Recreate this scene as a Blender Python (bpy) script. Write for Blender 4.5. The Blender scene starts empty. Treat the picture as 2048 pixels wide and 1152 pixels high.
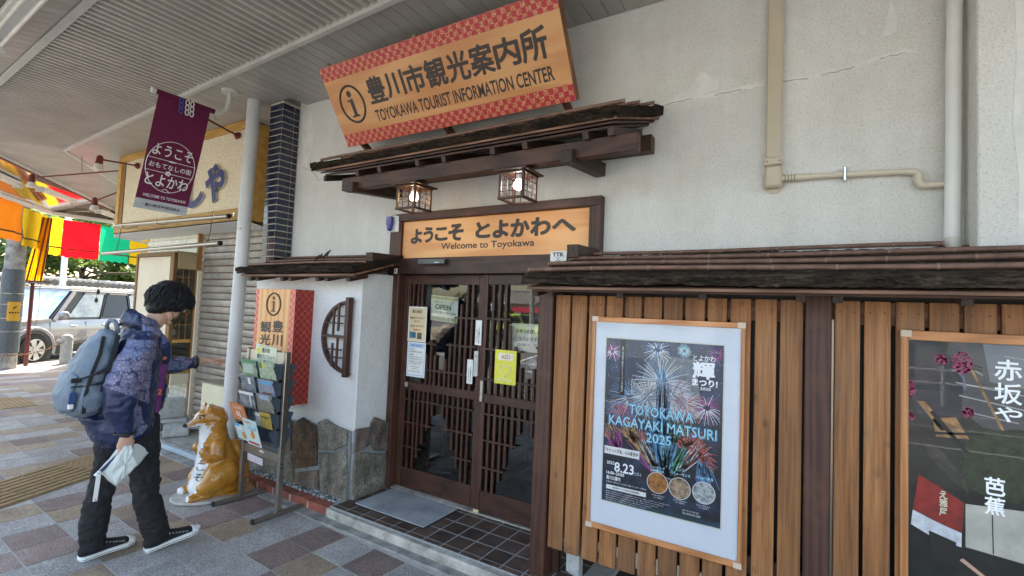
import bpy, bmesh, math, random
from mathutils import Vector, Matrix, noise, Quaternion
R = math.radians
random.seed(7)
S = bpy.context.scene
COL = S.collection
# ------------------------------------------------------------------ camera, light, exposure
cam_d = bpy.data.cameras.new('camera'); cam = bpy.data.objects.new('camera', cam_d); COL.objects.link(cam); S.camera = cam
YAW, PIT, ROL = -0.545845322, 0.0467718607, 0.0413974938
fw = Vector((math.sin(YAW)*math.cos(PIT), math.cos(YAW)*math.cos(PIT), math.sin(PIT)))
rt = fw.cross(Vector((0, 0, 1))).normalized(); up = rt.cross(fw)
r2 = rt*math.cos(ROL)+up*math.sin(ROL); u2 = -rt*math.sin(ROL)+up*math.cos(ROL)
cam.matrix_world = Matrix(((r2.x, u2.x, -fw.x, 0), (r2.y, u2.y, -fw.y, 0), (r2.z, u2.z, -fw.z, 1.6), (0, 0, 0, 1)))
cam_d.sensor_width = 36; cam_d.lens = 963.54/2048*36; cam_d.clip_start = 0.05; cam_d.clip_end = 800
SUN = Vector((-.75, .66, 0)).normalized()*math.cos(R(52)) + Vector((0, 0, math.sin(R(52))))
W = bpy.data.worlds.new('World'); S.world = W; W.use_nodes = True
nt = W.node_tree; bg = nt.nodes['Background']
sky = nt.nodes.new('ShaderNodeTexSky'); sky.sky_type = 'NISHITA'; sky.sun_disc = False
sky.sun_elevation = R(52); sky.sun_rotation = math.atan2(SUN.x, SUN.y); sky.air_density = 1.2; sky.dust_density = 2.5; sky.ozone_density = 1.0
nt.links.new(sky.outputs[0], bg.inputs[0]); bg.inputs[1].default_value = 0.15
sl = bpy.data.lights.new('sun', 'SUN'); sl.energy = 4.6; sl.angle = R(.5); sl.color = (1, .95, .86)
so = bpy.data.objects.new('sun', sl); COL.objects.link(so); so.rotation_euler = SUN.to_track_quat('Z', 'Y').to_euler(); so.location = (0, 0, 20)
S.view_settings.view_transform = 'Standard'; S.view_settings.look = 'None'; S.view_settings.gamma = 1
S.view_settings.use_curve_mapping = False; S.view_settings.exposure = 2.3
S.view_settings.use_white_balance = True; S.view_settings.white_balance_temperature = 7050; S.view_settings.white_balance_tint = 8
S.cycles.max_bounces = 10; S.cycles.diffuse_bounces = 5; S.cycles.glossy_bounces = 4; S.cycles.transparent_max_bounces = 12
S.cycles.use_denoising = True

# ------------------------------------------------------------------ materials
def nodes(name):
    m = bpy.data.materials.new(name); m.use_nodes = True; t = m.node_tree
    return m, t, t.nodes['Principled BSDF']
def N(t, typ, **k):
    n = t.nodes.new(typ)
    for a, b in k.items(): setattr(n, a, b)
    return n
def coords(t, sc=(1, 1, 1), rnd=0.0):
    tc = N(t, 'ShaderNodeTexCoord'); out = tc.outputs['Object']
    if rnd:
        oi = N(t, 'ShaderNodeObjectInfo'); mu = N(t, 'ShaderNodeMath', operation='MULTIPLY'); mu.inputs[1].default_value = rnd
        t.links.new(oi.outputs['Random'], mu.inputs[0]); ad = N(t, 'ShaderNodeVectorMath', operation='ADD')
        t.links.new(out, ad.inputs[0]); t.links.new(mu.outputs[0], ad.inputs[1]); out = ad.outputs[0]
    mp = N(t, 'ShaderNodeMapping'); mp.inputs['Scale'].default_value = sc
    t.links.new(out, mp.inputs[0]); return mp.outputs[0]
def ramp(t, fac, stops):
    r = N(t, 'ShaderNodeValToRGB'); e = r.color_ramp.elements
    while len(e) < len(stops): e.new(.5)
    for i, (p, c) in enumerate(stops): e[i].position = p; e[i].color = (*c, 1) if len(c) == 3 else c
    t.links.new(fac, r.inputs[0]); return r.outputs[0]
def nz(t, vec, scale, detail=4, rough=.6):
    n = N(t, 'ShaderNodeTexNoise'); n.inputs['Scale'].default_value = scale; n.inputs['Detail'].default_value = detail; n.inputs['Roughness'].default_value = rough
    t.links.new(vec, n.inputs['Vector']); return n.outputs['Fac']
def mix(t, fac, a, b, typ='MIX'):
    m = N(t, 'ShaderNodeMix', data_type='RGBA', blend_type=typ)
    for s, v in ((0, fac), (6, a), (7, b)):
        if isinstance(v, (int, float)): m.inputs[s].default_value = v
        elif isinstance(v, tuple): m.inputs[s].default_value = (*v, 1)
        else: t.links.new(v, m.inputs[s])
    return m.outputs[2]
def bump(t, b, h, strength=.3, dist=.002):
    n = N(t, 'ShaderNodeBump'); n.inputs['Strength'].default_value = strength; n.inputs['Distance'].default_value = dist
    t.links.new(h, n.inputs['Height'])
    if b.inputs['Normal'].links: t.links.new(b.inputs['Normal'].links[0].from_socket, n.inputs['Normal'])
    t.links.new(n.outputs[0], b.inputs['Normal'])
def M(name, c, rough=.6, metal=0, var=.15, vs=6, bs=0, bst=.3, bd=.002, coat=0, c2=None, rnd=3.0, spec=.5, sheen=0, hv=0):
    m, t, b = nodes(name); v = coords(t, rnd=rnd); d = c2 or tuple(x*(1-var) for x in c); l = tuple(min(.95, x*(1+var*.6)) for x in c)
    f = nz(t, v, vs, 5, .65); col = ramp(t, f, [(.32, d), (.68, l)])
    if hv:
        oi = N(t, 'ShaderNodeObjectInfo'); col = mix(t, 1.0, col, ramp(t, oi.outputs['Random'], [(0, (1-hv,)*3), (1, (1+hv,)*3)]), 'MULTIPLY')
    t.links.new(col, b.inputs['Base Color'])
    b.inputs['Roughness'].default_value = rough; b.inputs['Metallic'].default_value = metal; b.inputs['Coat Weight'].default_value = coat
    b.inputs['Specular IOR Level'].default_value = spec; b.inputs['Coat Roughness'].default_value = .05; b.inputs['Sheen Weight'].default_value = sheen
    if bs: bump(t, b, nz(t, v, bs, 6, .7), bst, bd)
    return m
def wood(name, dark, light, axis=2, scale=1.0, rough=.55, knots=True, fine=1.0, coat=0, wear=None):
    m, t, b = nodes(name); sc = [14*scale]*3; sc[axis] = .9*scale
    v = coords(t, tuple(sc), rnd=37.0)
    n1 = nz(t, v, 1.3, 5, .6)
    wv = N(t, 'ShaderNodeTexWave', wave_type='BANDS', bands_direction='X'); wv.inputs['Scale'].default_value = .55; wv.inputs['Distortion'].default_value = 9
    wv.inputs['Detail'].default_value = 3; wv.inputs['Detail Scale'].default_value = 1.2; t.links.new(v, wv.inputs['Vector'])
    sc2 = [160*scale]*3; sc2[axis] = 3*scale; fi = nz(t, coords(t, tuple(sc2), rnd=11), 1, 3, .6)
    a = mix(t, .5, n1, wv.outputs['Fac']); a2 = mix(t, .28*fine, a, fi)
    col = ramp(t, a2, [(.25, dark), (.5, tuple((x+y)/2 for x, y in zip(dark, light))), (.75, light)])
    if knots:
        sk = [7*scale]*3; sk[axis] = 2.6*scale
        vo = N(t, 'ShaderNodeTexVoronoi'); vo.inputs['Scale'].default_value = 1.0; t.links.new(coords(t, tuple(sk), rnd=53), vo.inputs['Vector'])
        kn = ramp(t, vo.outputs['Distance'], [(.03, (1, 1, 1)), (.15, (0, 0, 0))])
        col = mix(t, kn, col, tuple(x*.35 for x in dark))
    if wear:
        col = mix(t, ramp(t, nz(t, coords(t, (1, 1, 1), rnd=9), 4, 6, .7), [(.5, (0, 0, 0)), (.72, (.8, .8, .8))]), col, wear)
    oi = N(t, 'ShaderNodeObjectInfo'); col = mix(t, 1.0, col, ramp(t, oi.outputs['Random'], [(0, (.8, .78, .76)), (1, (1.15, 1.12, 1.1))]), 'MULTIPLY')
    t.links.new(col, b.inputs['Base Color']); b.inputs['Roughness'].default_value = rough; b.inputs['Coat Weight'].default_value = coat
    bump(t, b, a2, .35, .002); return m
def posn(t, sc, detail=5, rough=.65, stretch=(1, 1, 1)):
    g = N(t, 'ShaderNodeNewGeometry'); mp = N(t, 'ShaderNodeMapping'); mp.inputs['Scale'].default_value = stretch; t.links.new(g.outputs['Position'], mp.inputs[0]); return nz(t, mp.outputs[0], sc, detail, rough)
def granite(name, c, k=.5):
    m, t, b = nodes(name); v = coords(t, rnd=5)
    f = nz(t, v, 105, 3, .85); g = nz(t, v, 7, 5, .65); vo = N(t, 'ShaderNodeTexVoronoi'); vo.inputs['Scale'].default_value = 150; t.links.new(v, vo.inputs['Vector'])
    col = ramp(t, f, [(.36, tuple(x*(1-k) for x in c)), (.5, c), (.64, tuple(min(.9, x*(1+k*.9)) for x in c))])
    col = mix(t, .6, col, mix(t, 1.0, col, ramp(t, vo.outputs['Color'], [(0, (.5, .5, .5)), (1, (1.5, 1.5, 1.5))]), 'MULTIPLY'))
    col = mix(t, 1.0, col, ramp(t, g, [(.3, (.78, .77, .76)), (.7, (1.08, 1.08, 1.08))]), 'MULTIPLY')
    col = mix(t, 1.0, col, ramp(t, posn(t, 1.1), [(.36, (.76, .745, .73)), (.58, (1.04, 1.03, 1.02))]), 'MULTIPLY'); col = mix(t, ramp(t, posn(t, 13, 2), [(.73, (0, 0, 0)), (.76, (.6, .6, .6))]), col, (.10, .095, .09))
    oi = N(t, 'ShaderNodeObjectInfo'); col = mix(t, 1.0, col, ramp(t, oi.outputs['Random'], [(0, (.84, .84, .84)), (1, (1.12, 1.1, 1.1))]), 'MULTIPLY')
    t.links.new(col, b.inputs['Base Color']); b.inputs['Roughness'].default_value = .62; bump(t, b, f, .25, .001); return m
def stucco(name, c, k=1.0, streak=.5):
    m, t, b = nodes(name); v = coords(t)
    sp = nz(t, v, 95, 4, .8); vo = N(t, 'ShaderNodeTexVoronoi'); vo.inputs['Scale'].default_value = 85; t.links.new(v, vo.inputs['Vector'])
    big = nz(t, v, 1.3, 6, .62); st = nz(t, coords(t, (5, 5, .6)), 1.4, 5, .65); med = nz(t, v, 9, 5, .7)
    col = ramp(t, sp, [(.32, tuple(x*.55 for x in c)), (.43, tuple(x*.93 for x in c)), (.52, c), (.8, tuple(min(.9, x*1.06) for x in c))])
    col = mix(t, .8, col, mix(t, 1.0, col, ramp(t, big, [(.32, (.88, .86, .82)), (.62, (1.02, 1.02, 1.02))]), 'MULTIPLY'))
    col = mix(t, streak, col, mix(t, 1.0, col, ramp(t, st, [(.35, (.86, .84, .80)), (.6, (1, 1, 1))]), 'MULTIPLY'))
    col = mix(t, .5, col, mix(t, 1.0, col, ramp(t, med, [(.3, (.88, .87, .86)), (.7, (1.04, 1.04, 1.04))]), 'MULTIPLY'))
    t.links.new(col, b.inputs['Base Color']); b.inputs['Roughness'].default_value = .9
    bump(t, b, sp, .8*k, .006); bump(t, b, vo.outputs['Distance'], .35*k, .004); return m
def glassy(name, tint=(.9, .95, .95), ior=1.6, rough=0.0, dark=1.0):
    m = bpy.data.materials.new(name); m.use_nodes = True; t = m.node_tree; t.nodes.clear()
    o = N(t, 'ShaderNodeOutputMaterial'); tr = N(t, 'ShaderNodeBsdfTransparent'); gl = N(t, 'ShaderNodeBsdfGlossy'); fr = N(t, 'ShaderNodeFresnel'); mx = N(t, 'ShaderNodeMixShader')
    tr.inputs[0].default_value = (*[x*dark for x in tint], 1); gl.inputs['Roughness'].default_value = rough; fr.inputs[0].default_value = ior
    t.links.new(fr.outputs[0], mx.inputs[0]); t.links.new(tr.outputs[0], mx.inputs[1]); t.links.new(gl.outputs[0], mx.inputs[2]); t.links.new(mx.outputs[0], o.inputs[0]); return m
def emit(name, c, s):
    m, t, b = nodes(name); b.inputs['Base Color'].default_value = (*c, 1); b.inputs['Emission Color'].default_value = (*c, 1); b.inputs['Emission Strength'].default_value = s; return m
def cloth(name, c, transl=.5, fold=True):
    m = M(name, c, .85, var=.12, vs=3, rnd=0); t = m.node_tree; b = t.nodes['Principled BSDF']; o = t.nodes['Material Output']
    tl = N(t, 'ShaderNodeBsdfTranslucent'); tl.inputs[0].default_value = (*[min(.95, x*1.1) for x in c], 1); mx = N(t, 'ShaderNodeMixShader'); mx.inputs[0].default_value = transl
    t.links.new(b.outputs[0], mx.inputs[1]); t.links.new(tl.outputs[0], mx.inputs[2]); t.links.new(mx.outputs[0], o.inputs[0])
    bump(t, b, nz(t, coords(t, (1, 1, 1)), 500, 1), .2, .001); return m
def brocade(name, base, dark, gold, ax=(0, 2), cell=.0355):
    """red paper with squares, every other square carrying a gold squiggle"""
    m, t, b = nodes(name); tc = N(t, 'ShaderNodeTexCoord'); sx = N(t, 'ShaderNodeSeparateXYZ'); t.links.new(tc.outputs['Object'], sx.inputs[0])
    cb = N(t, 'ShaderNodeCombineXYZ'); t.links.new(sx.outputs[ax[0]], cb.inputs[0]); t.links.new(sx.outputs[ax[1]], cb.inputs[1])
    ck = N(t, 'ShaderNodeTexChecker'); ck.inputs['Scale'].default_value = 1/cell; ck.inputs[1].default_value = (1, 1, 1, 1); ck.inputs[2].default_value = (0, 0, 0, 1)
    ad = N(t, 'ShaderNodeVectorMath', operation='ADD'); ad.inputs[1].default_value = (.003, .003, .001); t.links.new(cb.outputs[0], ad.inputs[0]); t.links.new(ad.outputs[0], ck.inputs['Vector'])
    w = N(t, 'ShaderNodeTexWave', wave_type='RINGS'); w.inputs['Scale'].default_value = 26; w.inputs['Distortion'].default_value = 14; w.inputs['Detail'].default_value = 1; w.inputs['Detail Scale'].default_value = 2.2
    t.links.new(cb.outputs[0], w.inputs['Vector']); g = ramp(t, w.outputs['Fac'], [(.55, (0, 0, 0)), (.62, (1, 1, 1))])
    gm = mix(t, 1.0, g, ck.outputs[0], 'MULTIPLY'); col = mix(t, gm, mix(t, ck.outputs[0], base, dark), gold)
    t.links.new(col, b.inputs['Base Color']); b.inputs['Roughness'].default_value = .45; return m
MT = {}
MT['stucco'] = stucco('rough_stucco', (.76, .76, .745), 1.0, .35); MT['stucco2'] = stucco('fine_stucco', (.78, .79, .80), .45, .12)
MT['stucco3'] = stucco('pilaster_stucco', (.76, .755, .73), .8, .25)
MT['patch'] = M('smoothed_plaster', (.74, .735, .71), .85, var=.12, vs=9, bs=60, bst=.3)
MT['crack'] = M('crack_dirt', (.42, .39, .35), .95)
MT['dwood'] = wood('dark_stained_wood_upright', (.030, .011, .008), (.088, .034, .022), 2, 1.2, .5, False, wear=(.105, .045, .028))
MT['dwoodx'] = wood('dark_stained_wood_level', (.028, .011, .008), (.078, .031, .02), 0, 1.2, .5, False, wear=(.09, .042, .028))
MT['dwoody'] = wood('dark_stained_wood_crosswise', (.022, .012, .009), (.06, .03, .02), 1, 1.2, .55, False)
MT['bwood'] = wood('weathered_brown_wood', (.10, .05, .03), (.26, .14, .09), 0, 1.0, .7, False)
def cedar():
    m, t, b = nodes('oiled_cedar_board'); g1 = nz(t, coords(t, (26, 26, 1.1), rnd=31), 1.0, 5, .62); g2 = nz(t, coords(t, (150, 150, 3.5), rnd=17), 1.0, 4, .7)
    vo = N(t, 'ShaderNodeTexVoronoi'); vo.inputs['Scale'].default_value = 1; kv = N(t, 'ShaderNodeVectorMath', operation='ADD'); nn = N(t, 'ShaderNodeTexNoise'); nn.inputs['Scale'].default_value = 2; c0 = coords(t, (11, 11, 6.5), rnd=53)
    t.links.new(c0, nn.inputs['Vector']); s1 = N(t, 'ShaderNodeVectorMath', operation='SCALE'); s1.inputs['Scale'].default_value = .35; t.links.new(nn.outputs['Color'], s1.inputs[0]); t.links.new(c0, kv.inputs[0]); t.links.new(s1.outputs[0], kv.inputs[1]); t.links.new(kv.outputs[0], vo.inputs['Vector'])
    big = nz(t, coords(t, (3, 3, 1.2), rnd=7), 1.5, 5, .7)
    col = ramp(t, g1, [(.28, (.15, .058, .019)), (.44, (.29, .122, .040)), (.58, (.38, .172, .062)), (.75, (.45, .225, .09))])
    col = mix(t, .75, col, mix(t, 1.0, col, ramp(t, g2, [(.35, (.55, .5, .45)), (.6, (1.1, 1.1, 1.1))]), 'MULTIPLY'))
    col = mix(t, ramp(t, vo.outputs['Distance'], [(.05, (.9, .9, .9)), (.10, (.35, .35, .35)), (.2, (0, 0, 0))]), col, (.085, .032, .014))
    col = mix(t, ramp(t, big, [(.56, (0, 0, 0)), (.75, (.55, .55, .55))]), col, (.22, .13, .075))
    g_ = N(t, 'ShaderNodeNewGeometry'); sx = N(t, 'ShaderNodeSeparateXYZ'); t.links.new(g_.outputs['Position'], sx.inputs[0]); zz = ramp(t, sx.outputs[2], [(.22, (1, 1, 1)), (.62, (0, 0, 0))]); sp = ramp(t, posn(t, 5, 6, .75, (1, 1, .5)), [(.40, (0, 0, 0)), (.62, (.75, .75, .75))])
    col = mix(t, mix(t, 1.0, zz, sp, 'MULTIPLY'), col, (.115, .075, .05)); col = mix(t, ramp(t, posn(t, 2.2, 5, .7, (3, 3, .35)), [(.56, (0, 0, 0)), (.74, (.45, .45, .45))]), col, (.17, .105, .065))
    oi = N(t, 'ShaderNodeObjectInfo'); col = mix(t, 1.0, col, ramp(t, oi.outputs['Random'], [(0, (.68, .66, .64)), (.5, (.98, .95, .92)), (1, (1.14, 1.1, 1.08))]), 'MULTIPLY')
    t.links.new(col, b.inputs['Base Color']); b.inputs['Roughness'].default_value = .5; bump(t, b, g2, .4, .0015); bump(t, b, g1, .3, .002); return m
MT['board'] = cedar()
MT['frame'] = wood('poster_frame_wood_upright', (.42, .17, .06), (.62, .28, .11), 2, 2.0, .35, False, .5, .3)
MT['framex'] = wood('poster_frame_wood_level', (.42, .17, .06), (.62, .28, .11), 0, 2.0, .35, False, .5, .3)
MT['signwood'] = wood('printed_pale_timber_level', (.66, .29, .10), (.80, .43, .18), 0, .55, .42, False, .35)
MT['signwoodz'] = wood('printed_pale_timber_upright', (.66, .30, .11), (.82, .48, .22), 2, .6, .42, False, .35)
MT['signback'] = wood('sign_case_wood', (.14, .06, .03), (.3, .14, .07), 2, 1, .6, False)
MT['red'] = brocade('red_brocade_paper', (.50, .028, .045), (.42, .03, .045), (.72, .40, .16))
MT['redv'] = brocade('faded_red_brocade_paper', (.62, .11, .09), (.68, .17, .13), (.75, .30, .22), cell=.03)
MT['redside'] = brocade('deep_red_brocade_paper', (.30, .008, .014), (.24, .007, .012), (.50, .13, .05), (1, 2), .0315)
MT['ink'] = M('dark_brown_ink', (.045, .032, .026), .5, var=.1); MT['inkgrey'] = M('charcoal_ink', (.05, .045, .042), .5, var=.1)
MT['white'] = M('white_paint', (.78, .78, .77), .45, var=.05); MT['offwhite'] = M('aged_white_paint', (.62, .60, .55), .5, var=.12, vs=4)
MT['paper'] = M('white_paper', (.80, .81, .80), .5, var=.03); MT['paperb'] = M('bluish_print_paper', (.46, .60, .78), .4, var=.05); MT['cream'] = M('cream_print_paper', (.74, .60, .38), .4, var=.06)
MT['yel'] = M('yellow_print_paper', (.78, .74, .08), .35, var=.08); MT['grn'] = M('green_print', (.08, .30, .14), .5)
def barkm(name, cols):
    m, t, b = nodes(name); g1 = nz(t, coords(t, (9, 70, 70)), 1.0, 6, .75); g2 = nz(t, coords(t, (3, 3, 3)), 1.4, 4, .6); g3 = nz(t, coords(t, (60, 160, 160)), 1, 3, .7)
    col = ramp(t, g1, [(.34, cols[0]), (.48, cols[1]), (.60, cols[2]), (.74, cols[3])]); col = mix(t, 1.0, col, ramp(t, g2, [(.35, (.55, .55, .55)), (.65, (1.3, 1.25, 1.2))]), 'MULTIPLY')
    t.links.new(col, b.inputs['Base Color']); b.inputs['Roughness'].default_value = .95; b.inputs['Specular IOR Level'].default_value = .2; bump(t, b, g1, 1.0, .02); bump(t, b, g3, .8, .008); return m
MT['bark'] = barkm('cedar_bark', ((.006, .004, .003), (.028, .019, .014), (.06, .040, .028), (.13, .095, .065)))
MT['barkdry'] = barkm('weathered_bark', ((.007, .005, .004), (.042, .031, .023), (.095, .072, .054), (.20, .155, .115)))
MT['bamboo'] = M('brown_bamboo', (.20, .105, .075), .5, var=.3, vs=14, bs=30, bst=.15, c2=(.11, .06, .045)); MT['node'] = M('bamboo_node', (.24, .17, .13), .7)
MT['grey'] = granite('light_grey_granite', (.405, .395, .38)); MT['mauve'] = granite('mauve_granite', (.285, .215, .195), .42); MT['tan'] = granite('tan_granite', (.375, .29, .205), .4)
MT['grout'] = M('pale_grout', (.50, .48, .44), .9, var=.2, vs=20); MT['tactile'] = M('ochre_tactile_tile', (.33, .215, .10), .75, var=.12, vs=3, bs=60, bst=.2, hv=.15)
MT['etile'] = M('brown_glazed_tile', (.10, .062, .045), .42, var=.6, vs=9, bs=16, bst=.25, c2=(.045, .034, .030), hv=.3)
MT['egrout'] = M('grey_tile_grout', (.40, .40, .39), .9, var=.2, vs=25)
MT['conc'] = M('worn_concrete', (.33, .32, .30), .9, var=.5, vs=7, bs=70, bst=.5, bd=.004, c2=(.13, .125, .115)); MT['concl'] = M('pale_worn_concrete', (.46, .44, .39), .88, var=.5, vs=8, bs=60, bst=.5, bd=.004, c2=(.24, .22, .19))
MT['cblock'] = M('grey_concrete_block', (.42, .43, .42), .95, var=.25, vs=20, bs=200, bst=.8, bd=.004)
MT['brick'] = M('red_brick', (.29, .085, .055), .85, var=.35, vs=12, bs=90, bst=.5, c2=(.17, .055, .04), hv=.2)
def stonem(name, cols):
    m, t, b = nodes(name); v = coords(t, rnd=4); a = nz(t, v, 5, 6, .7); c = nz(t, v, 60, 4, .8); st = nz(t, coords(t, (9, 9, 5), rnd=6), 1.4, 5, .7)
    col = ramp(t, mix(t, .5, a, st), [(.36, cols[0]), (.5, cols[1]), (.62, cols[2])]); col = mix(t, 1.0, col, ramp(t, c, [(.34, (.5, .5, .5)), (.5, (1, 1, 1)), (.68, (1.55, 1.5, 1.45))]), 'MULTIPLY')
    t.links.new(col, b.inputs['Base Color']); b.inputs['Roughness'].default_value = .85; bump(t, b, a, .9, .03); bump(t, b, c, .6, .006); return m
MT['stone'] = stonem('brown_grey_stone', ((.055, .042, .036), (.15, .115, .095), (.24, .20, .17)))
MT['stone2'] = stonem('grey_green_stone', ((.075, .068, .055), (.17, .155, .125), (.29, .275, .235))); MT['stone3'] = stonem('rust_brown_stone', ((.04, .03, .022), (.10, .062, .038), (.20, .115, .065)))
MT['mortar'] = M('blue_grey_mortar', (.26, .28, .29), .9, var=.2, vs=18, bs=70, bst=.4)
MT['asph'] = M('asphalt', (.12, .12, .12), .9, var=.2, vs=3, bs=300, bst=.4); MT['asphd'] = M('dark_coarse_asphalt', (.045, .045, .047), .85, var=.5, vs=160, bs=150, bst=1, bd=.006, c2=(.015, .015, .016))
MT['btile'] = M('navy_glazed_tile', (.009, .014, .045), .12, var=.5, vs=20, coat=.4, hv=.35); MT['ptile'] = M('plum_glazed_tile', (.05, .025, .04), .2, var=.3, vs=20, hv=.2); MT['tgrout'] = M('cream_tile_grout', (.52, .48, .40), .9, var=.2, vs=30)
MT['pipe'] = M('rust_flecked_white_pipe', (.60, .60, .60), .4, var=.1, vs=3); 
_t = MT['pipe'].node_tree; _b = _t.nodes['Principled BSDF']; _c = _b.inputs['Base Color'].links[0].from_socket
_t.links.new(mix(_t, ramp(_t, nz(_t, coords(_t), 22, 5, .7), [(.64, (0, 0, 0)), (.69, (1, 1, 1))]), _c, (.16, .05, .02)), _b.inputs['Base Color'])
MT['beige'] = M('beige_plastic_duct', (.52, .45, .34), .42, var=.05); MT['pvc'] = M('cream_plastic_pipe', (.62, .55, .44), .4, var=.06)
MT['slat'] = M('grey_beige_shutter', (.30, .27, .235), .45, metal=.25, var=.3, vs=6, c2=(.19, .165, .14), hv=.12); MT['rust'] = M('rusted_metal', (.16, .07, .04), .9, var=.4, vs=16, bs=60)
MT['ceil'] = M('grey_beige_ceiling_metal', (.42, .40, .37), .36, metal=.1, var=.12, vs=1.6, hv=.06, rnd=2); MT['ceild'] = M('corrugated_ceiling_metal', (.54, .50, .455), .42, metal=.1, var=.15, vs=2, rnd=0)
MT['trim'] = M('pale_ceiling_trim', (.58, .56, .52), .45, var=.1); MT['gloss'] = M('glossy_fascia_metal', (.55, .53, .50), .10, metal=.85, var=.06, vs=2, rnd=0)
MT['gut'] = M('white_gutter', (.75, .75, .73), .35, var=.06)
MT['ybox'] = wood('yellow_painted_timber', (.50, .27, .055), (.62, .36, .09), 0, 1, .55, False, .3); MT['yboxd'] = wood('brown_yellow_timber', (.17, .08, .02), (.28, .14, .035), 2, 1, .6, False, .3)
MT['spanel'] = M('textured_cream_panel', (.76, .68, .52), .8, var=.35, vs=55, bs=70, bst=.9, bd=.006, c2=(.54, .45, .31)); MT['blue'] = M('faded_blue_face', (.02, .03, .16), .5, var=.3, vs=14); MT['lside'] = M('grey_white_letter_edge', (.52, .50, .46), .5, var=.2, vs=5)
MT['cpanel'] = M('cream_board', (.74, .64, .49), .6, var=.08, vs=3); MT['ochre'] = M('ochre_board', (.40, .31, .18), .7, var=.15, vs=5)
MT['wtile'] = None
MT['redm'] = M('dark_red_metal', (.16, .025, .02), .45, var=.2); MT['lens'] = M('lamp_lens', (.75, .74, .68), .15, var=.1, coat=.5)
MT['steel'] = M('brushed_steel', (.36, .33, .29), .28, metal=.9, var=.1, vs=4); MT['chrome'] = M('bright_steel', (.65, .65, .64), .15, metal=1, var=.05)
MT['black'] = M('black_plastic', (.012, .012, .013), .4, var=.1); MT['rack'] = M('blue_grey_pocket_plastic', (.06, .085, .11), .35, var=.1, coat=.3)
MT['wine'] = cloth('wine_red_banner_cloth', (.135, .012, .055), .18); MT['bgrey'] = cloth('silver_banner_band', (.50, .52, .55), .1)
MT['fox'] = M('orange_brown_gloss_paint', (.50, .22, .026), .27, var=.25, vs=7, bs=18, bst=.35, bd=.006, coat=.5, c2=(.36, .145, .016)); _t = MT['fox'].node_tree; _b = _t.nodes['Principled BSDF']; _c = _b.inputs['Base Color'].links[0].from_socket
_t.links.new(mix(_t, ramp(_t, nz(_t, coords(_t), 48, 4, .75), [(.72, (0, 0, 0)), (.76, (.7, .7, .7))]), _c, (.13, .055, .015)), _b.inputs['Base Color'])
MT['foxw'] = M('white_gloss_paint', (.76, .78, .80), .28, var=.06, bs=16, bst=.3, bd=.005, coat=.5)
MT['rubber'] = M('rubber', (.02, .02, .02), .8); MT['mat'] = M('grey_door_mat', (.36, .38, .40), .92, var=.2, vs=5, bs=260, bst=.5, c2=(.25, .26, .28))
MT['cbox'] = M('cream_painted_metal', (.68, .62, .43), .5, var=.08, vs=5); MT['taupe'] = M('weathered_box_side', (.33, .29, .21), .8, var=.25)
MT['glass'] = glassy('window_glass', (.95, .97, .96), 2.05); MT['acrylic'] = glassy('poster_acrylic', (.97, .98, 1), 1.33)
MT['leaf'] = M('leaf_green', (.10, .17, .035), .55, var=.5, vs=1.2, c2=(.035, .08, .015), hv=.2); MT['leafl'] = M('leaf_yellow_green', (.16, .21, .05), .5, var=.3, vs=1.2)
for _k in ('leaf', 'leafl'):
    _t = MT[_k].node_tree; _b = _t.nodes['Principled BSDF']; _m = N(_t, 'ShaderNodeMixShader'); _m.inputs[0].default_value = .35
    _l = N(_t, 'ShaderNodeBsdfTranslucent'); _l.inputs[0].default_value = (.18, .26, .05, 1); _t.links.new(_b.outputs[0], _m.inputs[1]); _t.links.new(_l.outputs[0], _m.inputs[2]); _t.links.new(_m.outputs[0], _t.nodes['Material Output'].inputs[0])
MT['leafd'] = M('dark_garden_leaf', (.035, .06, .02), .6, var=.5, vs=1.2, c2=(.015, .03, .01))
MT['trunk'] = M('tree_bark', (.11, .08, .055), .95, var=.4, vs=12, bs=30)

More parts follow.
